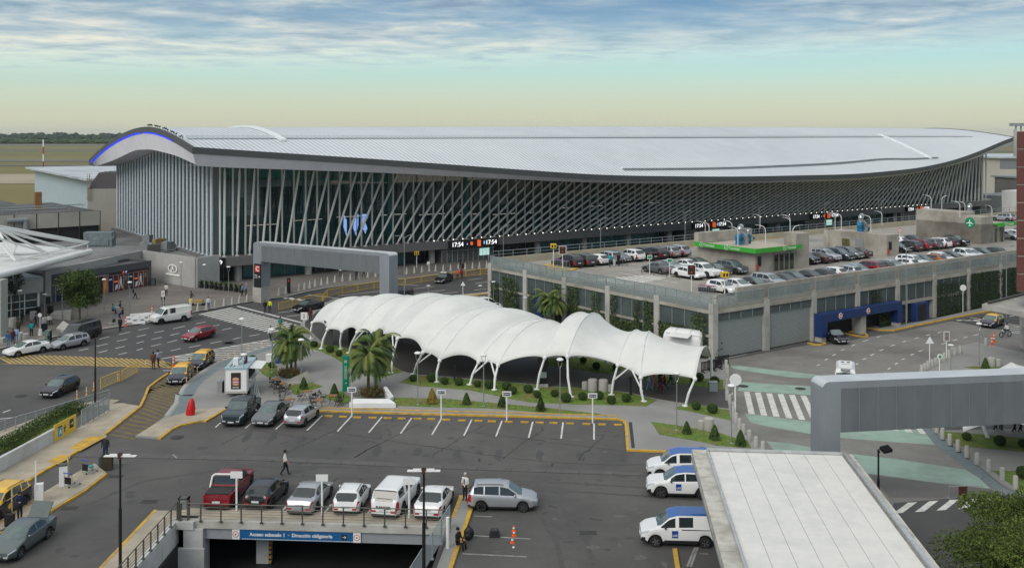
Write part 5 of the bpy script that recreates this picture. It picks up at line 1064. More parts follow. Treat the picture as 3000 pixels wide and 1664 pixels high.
# roof machinery
hv = emp('rooftop_unit', 'bulky galvanised rooftop ventilation unit with a small ladder platform', 'rooftop unit', GY('a', 905, 1190, 150), .1); hv.scale = (.5, .5, .58)
b = MB(); b.box(-4.2, 4.2, -1.5, 2.5, 0, 2.4); b.box(-4.4, 4.0, -1.2, 2.4, 2.4, 3.9); b.tube((-4.4, .5, 2.0), (4.4, .5, 2.0), 1.5, n=14); b.box(-2.6, 3.2, -1.8, -1.4, .5, 2.0); b.build('casing', mat('dull galvanised', (.20, .25, .26), .45, .5, var=.2, vs=.8), hv, 40)
b = MB()
for x in (-.9, .4): b.box(x, x + .06, -2.6, -2.54, 0, 2.4)
for z in (.9, 1.5, 2.1, 2.4): b.box(-.9, .46, -2.6, -2.55, z, z + .06)
b.build('ladder', m_concl, hv)
for k, (c, x, y, z) in enumerate((('a', 1330, 1225, 4.2), ('a', 1400, 1240, 4.2), ('a', 1450, 1185, 4.2), ('a', 1530, 1215, 4.2), ('a', 1345, 1150, 4.2))):
    u_ = emp('air_conditioner', ['grey blue box shaped air unit nearest the emblem wall roof edge', 'dark rounded air unit in the middle of the annex roof', 'ochre stained small unit behind the others on the annex roof', 'silver ribbed unit beside the terminal column feet', 'grey pipe unit at the back of the annex roof'][k], 'air conditioner', G(c, x, y, z) , .4 * k)
    b = MB(); b.box(-1, 1, -.6, .6, 0, 1.3); b.build('casing', [m_greyp, m_darkst, mat('ochre metal', (.25, .19, .08)), m_steel, m_greyp][k], u_); b = MB(); b.tube((-.4, 0, 1.3), (-.4, 0, 1.45), .4, n=12); b.tube((1, 0, .5), (1.8, 0, .5), .25, n=8); b.build('fan_cowl', m_rail, u_)
# ================================================================ RIGHT BACKGROUND
bt = emp('brown_tower', 'reddish brown panelled tower at the right edge of the picture', 'tower', (0, 0, 0), 0)
m_brn = mat('brown metal panels', (.14, .055, .045), .5, var=.1, vs=.5); D = 96.0; x0 = (2978 - 1500) / F_ * D; zt = CH - (385 - HY_) / F_ * D; zb = CH - (855 - HY_) / F_ * D
for k in range(9):
    b = MB(); z1 = zt - (zt - zb) * k / 9; z0 = zt - (zt - zb) * (k + 1) / 9 + .05; b.prism([(x0, D), (x0 + 1.9, D), (x0 + 1.9 + 3, D + 5), (x0 * (D + 5) / D + .1, D + 5)], z0, z1 - .05); b.build('wall_panel', m_brn, bt)
b = MB(); b.prism([(x0 + .1, D + .05), (x0 + 12, D + .05), (x0 + 14, D + 5), (x0 * (D + 5) / D + .3, D + 4.9)], zb, zt); b.box(x0 - .25, x0 - .02, D - .1, D + .1, zt - 2.5, zt + .2); b.build('core', m_concl, bt)
b = MB(); [b.tube((x0 + .2 + .5 * k, D + .5, zt), (x0 + .2 + .5 * k, D + .5, zt + .7), .08) for k in range(4)]; b.box(x0 - .3, x0 + 3, D + .2, D + .8, zt + .5, zt + .8); b.build('roof_equipment', m_rail, bt)
cc = emp('concrete_awning', 'concrete canopy slab with a metal roof rail at the right edge', 'awning', (0, 0, 0), 0)
q = [G('i', 2242, 112, 6.2), G('i', 2290, 95, 6.2), G('i', 2576, 30, 6.2), G('i', 3000, 0, 6.2), G('i', 3000, 230, 6.2), G('i', 2576, 175, 6.2)]
b = MB(); b.prism([(p.x, p.y) for p in q], 5.7, 6.2); b.build('slab', m_concl, cc)
b = MB(); b.tube(G('i', 2290, 100, 6.35), G('i', 2576, 28, 6.35), .12); [b.tube(G('i', 2300 + k * 30, 95 - k * 7, 6.2), G('i', 2300 + k * 30, 88 - k * 7, 6.8), .03) for k in range(10)]; b.build('roof_rail', m_darkst, cc)
b = MB(); p = G('i', 2590, 470); b.box(p.x - .2, p.x + .9, p.y - .3, p.y + .9, 0, 5.7); b.build('column', m_concl, cc)
rb = emp('far_hall', 'cream hall with a green window and grey band beyond the right end of the terminal', 'building', (188, 375, 0), .1)
b = MB(); b.box(0, 130, 0, 60, 0, 14.2, 0); b.box(0, 130, -.1, 0, 10.2, 13.6, 1); b.box(8, 18, -.12, -.02, 3.4, 9, 2); b.build('walls', [mat('cream cladding', (.50, .48, .42), .8, var=.08, vs=.1), m_greyp, mat('green glazing', (.0, .16, .12), .3, var=.3, vs=.3)], rb); b = MB(); b.box(-1, 131, -1, 61, 14.2, 14.8); b.build('roof', m_rfl, rb)
rb2 = emp('far_shed', 'long low white roofed shed in front of the cream hall', 'shed', (175, 330, 0), .05); b = MB(); b.box(0, 120, 0, 14, 0, 3.2, 0); b.build('walls', m_greyp, rb2); b = MB(); b.poly([(-1, -1, 3.2), (121, -1, 3.2), (121, 15, 6.2), (-1, 15, 6.2)]); b.build('roof', mat('white blue roof', (.55, .6, .66), .5), rb2)
rb3 = emp('site_cabin', 'small white cabin with dark windows beside the terminal end', 'cabin', T(236, -6), TA); b = MB(); b.box(0, 12, 0, 5, 0, 6.8, 0); b.box(0, 30, 5.2, 14, 0, 5.2, 2); [b.box(1 + 3 * k, 2.4 + 3 * k, -.05, -.01, 5, 6.2, 1) for k in range(4)]; b.build('walls', [m_white, m_black, m_greyp], rb3)
b = MB(); b.box(-10, 40, -14, -6, 5.0, 5.2); b.build('covered_walk_roof', m_rfl, rb3)
rb4 = emp('grey_shed_roof', 'huge grey curved roof hall right of the terminal columns', 'building', (165, 300, 0), .35); b = MB(); b.box(0, 70, 0, 20, 0, 9.5); b.build('walls', m_band, rb4); b = MB(); b.box(-.5, 70.5, -.5, 21, 9.5, 10.0); b.build('roof', m_greyp, rb4)
dm = emp('blue_dome', 'dark blue rounded hangar top beyond the terminal at right', 'hangar', (610, 1000, 0), 0); b = MB(); b.tube((-40, 0, 6), (0, 0, 6), 26, n=24); b.build('shell', mat('dark blue sheet', (.01, .05, .22), .5), dm, 60)
# ================================================================ VEHICLES
m_tyre = mat('tyre rubber', (.018, .018, .019), .85, var=.1); m_rim = mat('alloy rim', (.38, .39, .40), .3, .8, var=.1); m_cglass = mat('car glass', (.022, .03, .033), .05, var=.25, vs=1.2, spec=.9)
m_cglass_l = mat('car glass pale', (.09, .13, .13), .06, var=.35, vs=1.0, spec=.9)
m_plast = mat('black plastic', (.02, .02, .021), .55, var=.1); m_hl = mat('headlamp glass', (.62, .64, .66), .12, .3, var=.15, vs=6); m_tl_ = mat('tail lamp red', (.38, .012, .012), .25, var=.1, coat=.4); m_plate = mat('number plate', (.6, .6, .62), .5, var=.2, vs=9)
def paint(n, c, metal=.25, rough=.32): return mat('paint ' + n, c, rough, metal, var=.035, vs=.8, coat=.6)
PT = dict(white=paint('white', (.74, .75, .75), 0), silver=paint('silver', (.42, .44, .46), .55), grey=paint('grey', (.14, .15, .16), .5), dgrey=paint('dark grey', (.045, .049, .054), .4), black=paint('black', (.011, .011, .013), .1, .22), dred=paint('dark red', (.22, .008, .018), .35), red=paint('red', (.26, .012, .02), .3),
          teal=paint('dark teal', (.028, .045, .05), .4), green=paint('grey green', (.12, .15, .15), .5), lblue=paint('light blue', (.28, .36, .44), .4), brown=paint('brown', (.06, .035, .03), .4), orange=paint('orange brown', (.30, .10, .035), .2), yellow=paint('taxi yellow', (.78, .45, .01), 0), blue=paint('blue', (.01, .10, .38), .1), navy=paint('navy', (.012, .016, .03), .3), warm=paint('warm white', (.66, .66, .62), 0), char=paint('charcoal', (.026, .028, .034), .35))
# kind: L, W, H, wheelbase, front overhang, wheel radius, belt, top profile [(x from the front, z)], key x: cowl, roof front, roof rear, glass rear base, windows [(x0,x1)], inset
KD = {
 'hatch': (4.05, 1.74, 1.49, 2.50, .80, .31, .93, [(0, .50), (.03, .68), (.25, .76), (1.0, .93), (1.85, 1.42), (2.35, 1.49), (3.3, 1.45), (3.62, 1.36), (3.98, .96), (4.05, .62)], 1.0, 1.8, 3.55, 3.97, [(1.35, 2.28), (2.36, 3.3)], .17),
 'sedan': (4.62, 1.78, 1.46, 2.68, .92, .32, .93, [(0, .50), (.03, .66), (.3, .76), (1.15, .94), (2.05, 1.40), (2.6, 1.46), (3.1, 1.43), (3.95, 1.05), (4.5, 1.02), (4.62, .65)], 1.15, 2.0, 3.2, 3.98, [(1.55, 2.5), (2.58, 3.45)], .19),
 'wagon': (4.25, 1.70, 1.50, 2.50, .85, .31, .92, [(0, .50), (.03, .68), (.25, .76), (1.02, .93), (1.85, 1.42), (2.4, 1.50), (3.7, 1.46), (3.92, 1.38), (4.2, .95), (4.25, .62)], 1.02, 1.8, 3.88, 4.18, [(1.4, 2.3), (2.38, 3.15), (3.23, 3.8)], .16),
 'suv': (4.55, 1.86, 1.70, 2.66, .88, .37, 1.08, [(0, .58), (.03, .82), (.25, .98), (1.1, 1.10), (1.85, 1.60), (2.4, 1.69), (3.7, 1.66), (4.05, 1.58), (4.42, 1.08), (4.55, .68)], 1.1, 1.82, 3.98, 4.40, [(1.5, 2.4), (2.48, 3.3), (3.4, 4.0)], .15),
 'mpv': (4.36, 1.74, 1.66, 2.62, .86, .32, 1.0, [(0, .52), (.03, .72), (.3, .84), (.95, 1.0), (1.8, 1.55), (2.4, 1.66), (3.7, 1.63), (4.0, 1.55), (4.28, 1.05), (4.36, .62)], .95, 1.75, 3.95, 4.27, [(1.3, 2.3), (2.38, 3.25), (3.35, 3.95)], .15),
 'pickup': (5.30, 1.86, 1.80, 3.10, .98, .40, 1.12, [(0, .62), (.03, .90), (.25, 1.04), (1.3, 1.15), (2.0, 1.68), (2.5, 1.80), (3.2, 1.77), (3.55, 1.70), (3.72, 1.13), (5.22, 1.12), (5.30, .70)], 1.3, 1.95, 3.5, 3.70, [(1.65, 2.5), (2.58, 3.35)], .14),
 'camper': (5.30, 1.86, 1.84, 3.10, .98, .40, 1.12, [(0, .62), (.03, .90), (.25, 1.04), (1.3, 1.15), (2.0, 1.70), (2.5, 1.83), (4.7, 1.80), (4.85, 1.74), (5.22, 1.15), (5.30, .70)], 1.3, 1.95, 4.8, 5.20, [(1.65, 2.5), (2.58, 3.35), (3.7, 4.75)], .13),
 'van': (4.38, 1.80, 1.82, 2.80, .82, .32, 1.10, [(0, .55), (.03, .80), (.3, .95), (.95, 1.12), (1.6, 1.66), (2.1, 1.80), (3.9, 1.82), (4.25, 1.76), (4.36, 1.15), (4.38, .6)], .95, 1.55, 4.22, 4.35, [(1.15, 1.95), (2.15, 2.95)], .10),
 'bigvan': (4.9, 1.94, 2.0, 2.9, .85, .34, 1.20, [(0, .60), (.03, .90), (.4, 1.08), (.85, 1.22), (1.4, 1.85), (1.8, 1.98), (4.6, 2.0), (4.82, 1.94), (4.88, 1.2), (4.9, .6)], .85, 1.35, 4.78, 4.86, [(1.0, 1.7), (2.0, 2.7)], .08),
 'minibus': (5.3, 1.95, 2.0, 3.2, .95, .35, 1.16, [(0, .58), (.03, .85), (.35, 1.02), (.95, 1.16), (1.6, 1.82), (2.1, 1.97), (4.9, 2.0), (5.15, 1.93), (5.26, 1.2), (5.3, .6)], .95, 1.55, 5.1, 5.24, [(1.2, 2.1), (2.25, 3.6), (3.68, 4.95)], .10)}
CARM = {}
def car_meshes(kind):
    if kind in CARM: return CARM[kind]
    L, W, H, wb, fo, wr, belt, prof, xc, xr, xrr, xg, wins, inset = KD[kind]; hw = W / 2
    xs = set([0, .03, .08, .16, L - .03, L - .09, L - .18, L, xc, xr, xrr, xg]); 
    for a, c in wins: xs.add(a); xs.add(c)
    k = .25
    while k < L - .2: xs.add(round(k, 3)); k += .11
    xs = sorted(xs); X2 = [xs[0]]
    for x in xs[1:]:
        if x - X2[-1] > .022: X2.append(x)
    xs = X2; wx = (fo, fo + wb); glz = .05
    def wid(x):
        q = hw
        f = min(1, x / .55); q -= (1 - f) ** 2 * .24; r = min(1, (L - x) / .45); q -= (1 - r) ** 2 * .16; return q
    def blt(x): return belt + (x - L * .45) * .035
    def sect(x):
        zt = interp(prof, x); w_ = wid(x); zb = min(blt(x), zt - .02); zlo = .22 if x > .25 and x < L - .25 else .30
        for c in wx:
            d = abs(x - c); R = wr + .07
            if d < R: zlo = max(zlo, wr + sqrt(R * R - d * d) - .02)
        h = zb - zlo; P = [(w_ * .93, zlo), (w_ * .985, zlo + h * .18), (w_, zlo + h * .45), (w_ * .99, zb - h * .16), (w_ * .95, zb)]
        g = zt - zb; roofh = max(.05, H - blt(x)); 
        if g > .12:
            wt = w_ * .95 - inset * min(1, g / roofh) - .02
            zs = [(w_ * .95 - .02, zb + .035), (wt + .02, zt - .10), (wt - .045, zt - .035)]
            zs = [(a, max(z, zb + .01)) for a, z in zs]
            P += zs + [(wt * .72, zt - .008), (0, zt)]
        else:
            zc = zt + .015
            P += [(w_ * .88, zb + (zc - zb) * .45), (w_ * .80, zb + (zc - zb) * .65), (w_ * .68, zb + (zc - zb) * .8), (w_ * .45, zb + (zc - zb) * .93), (0, zc)]
        return P
    S = [sect(x) for x in xs]; n = len(xs); m = len(S[0])
    P3 = lambda i, j, s: (L / 2 - xs[i], s * S[i][j][0], S[i][j][1])
    bod = MB(); gl = {}; 
    def g_(key):
        if key not in gl: gl[key] = MB()
        return gl[key]
    for i in range(n - 1):
        xa = (xs[i] + xs[i + 1]) / 2; g = interp(prof, xa) - blt(xa)
        for j in range(m - 1):
            for s in (1, -1):
                q = [P3(i, j, s), P3(i, j + 1, s), P3(i + 1, j + 1, s), P3(i + 1, j, s)]
                if s < 0: q = q[::-1]
                t = None; mi = 0
                if j >= 7 and xc < xa < xr + .01: t = 'windshield'
                elif j >= 7 and xrr - .01 < xa < xg and kind != 'pickup': t = 'rear_window'
                elif j >= 7 and kind == 'pickup' and xrr < xa < xg: t = 'rear_window'
                elif j == 5 and g > .12:
                    for wi, (a, c) in enumerate(wins):
                        if a <= xa <= c: t = ('side_window', wi, s)
                if kind == 'pickup' and xa > xg + .05 and xa < L - .08 and j >= 5: mi = 1
                elif j >= 4 and g > .06 and xa > xc: mi = 2
                if j <= 0: mi = 1
                if (kind in ('van', 'suv', 'minibus') and j <= 1 and (xa < .3 or xa > L - .3)): mi = 1
                (g_(t) if t else bod).poly(q, 0 if t else mi)
    for i, rv in ((0, 0), (n - 1, 1)):
        for j in range(m - 1):
            q = [P3(i, j, 1), P3(i, j, -1), P3(i, j + 1, -1), P3(i, j + 1, 1)]; bod.poly(q if not rv else q[::-1], 1 if (j <= 1) else 0)
    bod.box(L / 2 - L + .35, L / 2 - .3, -hw + .22, hw - .22, .2, .62, 1)
    R = {}
    R['body'] = bod.build('body', [PT['white'], m_plast, PT['white']]); me = R['body'].data
    import bmesh
    bm = bmesh.new(); bm.from_mesh(me); bmesh.ops.remove_doubles(bm, verts=bm.verts, dist=.0005); bm.to_mesh(me); bm.free()
    me.polygons.foreach_set('use_smooth', [True] * len(me.polygons)); me.set_sharp_from_angle(angle=radians(38))
    R['glass'] = []
    for kx_, b in gl.items():
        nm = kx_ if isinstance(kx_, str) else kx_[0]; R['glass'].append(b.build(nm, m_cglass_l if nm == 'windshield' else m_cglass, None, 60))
    R['wheels'] = []
    b = MB(); b.M = Matrix.Rotation(pi / 2, 4, 'X'); b.lathe([(wr * .62, -.1), (wr * .93, -.105), (wr, -.07), (wr, .07), (wr * .93, .105), (wr * .62, .1)], n=20, m=0); R['tyre'] = b.build('wheel', m_tyre, None, 50)
    b = MB(); b.M = Matrix.Rotation(pi / 2, 4, 'X'); b.lathe([(wr * .64, -.07), (wr * .6, -.085), (wr * .1, -.06)], n=20, m=1); b.lathe([(wr * .1, .06), (wr * .6, .085), (wr * .64, .07)], n=20, m=1)
    for sd in (-1, 1):
        for a in range(5):
            an = a * 2 * pi / 5; c, s_ = cos(an), sin(an); wv = wr * .11; 
            q = [(c * wr * .08 - s_ * wv, s_ * wr * .08 + c * wv, sd * .1), (c * wr * .08 + s_ * wv, s_ * wr * .08 - c * wv, sd * .1), (c * wr * .64 + s_ * wv, s_ * wr * .64 - c * wv, sd * .1), (c * wr * .64 - s_ * wv, s_ * wr * .64 + c * wv, sd * .1)]
            b.poly(q if sd > 0 else q[::-1], 0)
    R['rim'] = b.build('rim', [m_rim, m_darkst], None)
    hz = interp(prof, .12) - .12
    def lamp(front, s):
        b = MB(); idx = [i for i in range(n - 1) if (xs[i] < (.42 if front else .0)) or (not front and xs[i] > L - .33)]
        for i in idx:
            for j in ((3,) if front else ((3, 2) if kind in ('van', 'bigvan', 'minibus', 'suv', 'camper', 'mpv') else (3,))):
                q = []
                for (a, c) in ((i, j), (i, j + 1), (i + 1, j + 1), (i + 1, j)):
                    p = Vector(P3(a, c, s)); q.append(p + Vector(((.012 if front else -.012), s * .012, .006)))
                b.poly(q if s > 0 else q[::-1])
        e = L / 2 + .006 if front else -L / 2 - .006; w0 = S[0][3][0] if front else S[-1][3][0]; z1 = (S[0][4][1] if front else S[-1][4][1]); z0 = (S[0][3][1] if front else S[-1][3][1]) - .06
        b.box(min(e, e + (-.05 if front else .05)), max(e, e + (-.05 if front else .05)), min(s * w0 * .62, s * w0), max(s * w0 * .62, s * w0), z0, z1 + .005); return b
    R['lamps'] = [lamp(True, 1).build('headlight', m_hl), lamp(True, -1).build('headlight', m_hl), lamp(False, 1).build('taillight', m_tl_), lamp(False, -1).build('taillight', m_tl_)]
    b = MB(); w0 = S[0][2][0]; b.box(L / 2 - .03, L / 2 + .012, -w0 * .55, w0 * .55, S[0][1][1] + .03, S[0][4][1] - .04); R['grille'] = b.build('grille', m_plast)
    b = MB(); b.box(L / 2, L / 2 + .03, -.24, .24, .42, .53); R['plate'] = b.build('number_plate', m_plate)
    b = MB(); zz = .62 if kind not in ('sedan',) else .75; b.box(-L / 2 - .03, -L / 2, -.24, .24, zz, zz + .12); R['plate2'] = b.build('number_plate', m_plate)
    b = MB(); b.ell((L / 2 - xc - .42, hw + .05, blt(xc) + .1), .07, .12, .09, 8, 6); R['mir1'] = b.build('mirror', PT['white'], None, 60)
    b = MB(); b.ell((L / 2 - xc - .42, -hw - .05, blt(xc) + .1), .07, .12, .09, 8, 6); R['mir2'] = b.build('mirror', PT['white'], None, 60)
    if kind in ('suv', 'mpv', 'wagon', 'hatch'):
        b = MB()
        for s in (1, -1):
            L3 = [(L / 2 - x, s * (hw * .95 - inset - .06), interp(prof, x) + .02) for x in (xr + .35, xr + .6, (xr + xrr) / 2, xrr - .4, xrr - .15)]; b.path(L3, .022, 5)
        R['rails'] = b.build('roof_rail', m_darkst)
    CARM[kind] = R; R['_used'] = False
    protos = [R['body'], *R['glass'], R['tyre'], R['rim'], *R['lamps'], R['grille'], R['plate'], R['plate2'], R['mir1'], R['mir2']] + ([R['rails']] if 'rails' in R else [])
    for o in protos: COL.objects.unlink(o)
    R['spec'] = (L, W, wb, fo, wr); return R
def inst(src, parent, slots=None, loc=None):
    o = src.copy(); COL.objects.link(o); o.parent = parent
    if loc: o.location = loc
    if slots:
        for k, mt_ in slots.items(): o.material_slots[k].link = 'OBJECT'; o.material_slots[k].material = mt_
    return o
def car(kind, color, loc, rz, label, cat='car', group=None, top=None, full=True, name=None, rails=False, glass=None, mirror=None):
    R = car_meshes(kind); L, W, wb, fo, wr = R['spec']; P = PT[color]; Tp = PT[top] if top else P
    t = emp(name or 'parked_car', label, cat, loc, rz, group)
    inst(R['body'], t, {0: P, 2: Tp})
    for g in R['glass']: inst(g, t, {0: glass} if glass else None)
    for x in (L / 2 - fo, L / 2 - fo - wb):
        for s in (1, -1):
            wh = inst(R['tyre'], t, None, (x, s * (W / 2 - .13), wr))
            if full: inst(R['rim'], wh)
            else: inst(R['rim'], wh)
    for l in R['lamps']: inst(l, t)
    inst(R['grille'], t); inst(R['plate2'], t)
    if full: inst(R['plate'], t); inst(R['mir1'], t, {0: PT[mirror or color]}); inst(R['mir2'], t, {0: PT[mirror or color]})
    if rails and 'rails' in R: inst(R['rails'], t)
    return t
def carw(kind, color, F, Rr, side, label, cat='car', z=0.0, **kw):
    F = G(F[0], F[1], F[2], z); Rr = G(Rr[0], Rr[1], Rr[2], z); R = car_meshes(kind); L, W, wb, fo, wr = R['spec']
    d = (F - Rr); d.z = 0; d.normalize(); left = Vector((-d.y, d.x, 0)); mid = (F + Rr) / 2 - left * side * (W / 2 - .05)
    c = mid - d * (L / 2 - fo - wb / 2); return car(kind, color, (c.x, c.y, z), atan2(d.y, d.x), label, cat, **kw)
Z1 = .016
carw('sedan', 'white', ('t', 315, 1355), ('t', 665, 1290), 1, 'white saloon driving past the left edge of the road', name='white_sedan')
carw('wagon', 'silver', ('t', 1020, 1245), ('t', 1345, 1180), 1, 'silver estate car in front of the dark passenger van', name='estate_car', rails=True)
carw('minibus', 'char', ('t', 1120, 1160), ('t', 1640, 1012), 1, 'dark charcoal passenger van with tinted windows by the plaza kerb', 'van', name='passenger_van', glass=m_cglass)
wv = carw('bigvan', 'warm', ('u', 385, 285), ('u', 775, 232), 1, 'plain white delivery van driving beside the plastic road barriers', 'van', name='delivery_van', mirror='black')
carw('hatch', 'red', ('u', 960, 562), ('u', 1215, 495), 1, 'dark red crossover driving alone in the middle of the wide road', name='red_crossover', mirror='white')
tg = 'black and yellow taxis'
def taxi(kind, F, Rr, side, label):
    t = carw(kind, 'navy', F, Rr, side, label, cat='taxi', name='taxi', top='yellow', group=tg, rails=True)
    L, W, wb, fo, wr = CARM[kind]['spec']; b = MB()
    for s in (1, -1): b.M = Matrix.Translation((.25, s * (W / 2 + .002), .68)) @ Matrix.Rotation(-s * pi / 2, 4, 'X'); b.lathe([(.17, 0), (.17, .006)], n=14)
    b.build('door_badge', PT['yellow'], t); return t
taxi('wagon', ('u', 790, 1240), ('u', 905, 1120), 1, 'black and yellow taxi nearest the food truck, first of the two in the striped lane')
taxi('wagon', ('u', 1085, 1000), ('u', 1228, 903), 1, 'black and yellow taxi waiting behind the other on the curved lane kerb')
taxi('suv', ('c', -25, 1118), ('c', 178, 992), 1, 'black and yellow taxi cut by the left edge beside the barrier posts')
taxi('hatch', ('i', 2335, 310), ('i', 2418, 278), 1, 'black and yellow taxi crossing the far right crosswalk near a motorcycle')
carw('hatch', 'black', ('c', 435, 205), ('c', 543, 158), 1, 'black hatchback with lit headlamps on the left road behind the railing', name='black_hatchback')
cr = carw('sedan', 'green', ('c', 155, 1358), ('c', 343, 1222), 1, 'grey green saloon with its boot lid raised in the lower left corner', name='open_boot_sedan')
b = MB(); b.M = Matrix.Translation((-1.62, 0, 1.08)) @ Matrix.Rotation(radians(52), 4, 'Y'); b.box(-.95, 0, -.62, .62, 0, .06, 0); b.box(-.8, -.15, -.5, .5, -.02, -.005, 1); b.build('boot_lid', [mat('matt boot lid', (.10, .12, .12), .6, .2), m_plast], cr)
gl_ = 'cars parked against the yellow kerb'; gr_ = 'cars parked along the ramp footway'
pk_ = carw('pickup', 'teal', ('f', 400, 1110), ('f', 575, 950), 1, 'dark green pickup parked behind the white food truck', cat='pickup', name='pickup_truck', group=gl_)
b = MB(); b.box(-2.45, -1.15, -.72, .72, 1.135, 1.15, 0); [b.box(-1.2, -1.1, s * .78 - .04, s * .78 + .04, 1.1, 1.62, 0) for s in (1, -1)]; b.box(-1.2, -1.1, -.8, .8, 1.58, 1.66, 0); b.build('bed_cover', m_plast, pk_)
carw('sedan', 'grey', ('f', 730, 1095), ('f', 852, 998), 1, 'grey saloon parked between the dark pickup and the small silver hatchback', group=gl_)
carw('hatch', 'silver', ('f', 1172, 1018), ('f', 1058, 1103), -1, 'small silver hatchback parked tail out by the first white bay line', group=gl_)
pk2 = carw('pickup', 'dred', ('e', 768, 402), ('e', 605, 600), -1, 'dark red pickup with a white roll bar and black bed cover', cat='pickup', name='pickup_truck', group=gr_)
b = MB(); b.box(-2.5, -1.2, -.78, .78, 1.14, 1.17, 0); b.path([(-1.25, .85, 1.1), (-1.0, .78, 1.72), (-.98, .6, 1.84), (-.98, -.6, 1.84), (-1.0, -.78, 1.72), (-1.25, -.85, 1.1)], .06, 8, 1); b.build('bed_cover', [m_plast, m_white], pk2)
carw('hatch', 'black', ('e', 1085, 482), ('e', 965, 605), -1, 'black hatchback parked between the red pickup and the silver saloon', group=gr_)
carw('sedan', 'silver', ('e', 1503, 508), ('e', 1388, 642), -1, 'silver saloon parked beside a blank white sign on the ramp footway', group=gr_)
carw('hatch', 'white', ('e', 1872, 522), ('e', 1797, 655), -1, 'white compact crossover with dark roof rails, left of the big white canopied pickup', group=gr_, rails=True)
pk3 = carw('camper', 'white', ('e', 2325, 508), ('e', 2200, 665), -1, 'tall white pickup with a closed canopy and black tailgate lettering', cat='pickup', name='pickup_truck', group=gr_)
text('RANGER', .24, m_plast, pk3, face_M((-2.66, 0, .86), (0, -1, 0)), 'lettering', .004, bold=True)
carw('sedan', 'white', ('g', 203, 900), ('g', 137, 1022), -1, 'white saloon with a sunroof, last in the row by the ramp', group=gr_)
carw('mpv', 'silver', ('g', 775, 985), ('g', 430, 980), -1, 'silver people carrier standing sideways beside the man in a white shirt', name='people_carrier', rails=True)
def lasvan(kind, F, Rr, label, num):
    t = carw(kind, 'white', F, Rr, 1, label, cat='van' if kind == 'van' else 'car', name='service_van' if kind == 'van' else 'service_suv', top=None, group='white service vehicles with blue roofs', mirror='black')
    L, W, wb, fo, wr = CARM[kind]['spec']; prof = KD[kind][7]; xr_, xrr_ = KD[kind][9], KD[kind][10]; ins = KD[kind][13]; b = MB(); n = 14
    for k in range(n):
        a, c = xr_ + (xrr_ - xr_) * k / n, xr_ + (xrr_ - xr_) * (k + 1) / n; w_ = W / 2 * .95 - ins - .05
        for y0, y1, dz0, dz1 in ((-w_, -w_ * .7, -.025, .0), (-w_ * .7, w_ * .7, 0, 0), (w_ * .7, w_, 0, -.025)): b.poly([(L / 2 - a, y0, interp(prof, a) + .012 + dz0), (L / 2 - c, y0, interp(prof, c) + .012 + dz0), (L / 2 - c, y1, interp(prof, c) + .012 + dz1), (L / 2 - a, y1, interp(prof, a) + .012 + dz1)])
    b.build('blue_roof', PT['blue'], t)
    b = MB(); b.box(-.15 + .25, .2 + .25, W / 2 - .005, W / 2 + .012, .58, .98); s = b.build('door_logo', mat('logo blue', (.01, .06, .30), .4, var=0), t)
    text('LAS', .17, m_white, s, face_M((.275, W / 2 + .014, .72), (-1, 0, 0)), 'lettering', .003, bold=True)
    if kind == 'van': b = MB(); b.box(-L / 2 + .7, L / 2 - 1.3, W / 2 - .01, W / 2 + .012, .36, .44); b.box(-L / 2 + .2, -.1, W / 2 - .03, W / 2 - .004, 1.02, 1.06); b.build('side_trim', m_plast, t)
    return t
lasvan('van', ('g', 1830, 722), ('g', 2230, 730), 'white van with blue roof farthest up, partly hidden behind the white service car', 1)
lasvan('suv', ('g', 1878, 872), ('g', 2200, 882), 'white service car with silver roof rails and blue roof, middle of the three', 2)
lasvan('van', ('g', 1832, 1262), ('g', 2222, 1272), 'white van with a blue roof and black bumpers nearest the bottom edge', 3)
carw('sedan', 'black', ('l', 875, 1083), ('l', 1030, 1052), 1, 'black saloon at the crossing just behind the first arch of the tent', name='moving_car')
carw('sedan', 'dgrey', ('l', 1622, 947), ('l', 1812, 935), 1, 'dark grey saloon passing behind the right leg of the portal', name='moving_car')
pc = carw('sedan', 'black', ('l', 2130, 825), ('l', 2196, 798), 1, 'black and white patrol car beside the two people in orange vests', name='patrol_car')
b = MB(); b.box(-.2, .15, -.5, .5, 1.5, 1.62); b.build('light_bar', m_white, pc)
carw('sedan', 'black', ('i', 1045, 423), ('i', 975, 392), -1, 'black saloon nosing out of the blue garage entrance', name='exiting_car')
mb_ = car('minibus', 'white', Vector((30.3, 88.4, 0)), atan2(-88.4, -30.3), 'white minibus with a roof air unit behind the large grey portal', 'minibus', name='minibus')
mb_.scale = (1.1, 1.0, 1.2); b = MB(); b.box(-1.2, .6, -.55, .55, 2.0, 2.22, 0); [b.lathe([(.17, 0), (.17, .02)], (-.6, s * .25, 2.22), 12, 1) for s in (1, -1)]; b.box(.1, .2, -.4, .4, 2.22, 2.23, 1); b.build('roof_unit', [m_white, m_black], mb_); b = MB(); b.box(1.0, 1.6, -.4, .4, 2.0, 2.03); b.build('sunroof', m_cglass, mb_)
bu = car('minibus', 'white', G('m', 1655, 205), radians(25), 'black and white shuttle van half hidden behind the tallest tent arch', 'van', name='shuttle_van', glass=m_cglass)
b = MB(); b.box(-2.0, 1.9, -.985, -.98, .5, 1.15); b.build('black_side', m_plast, bu)
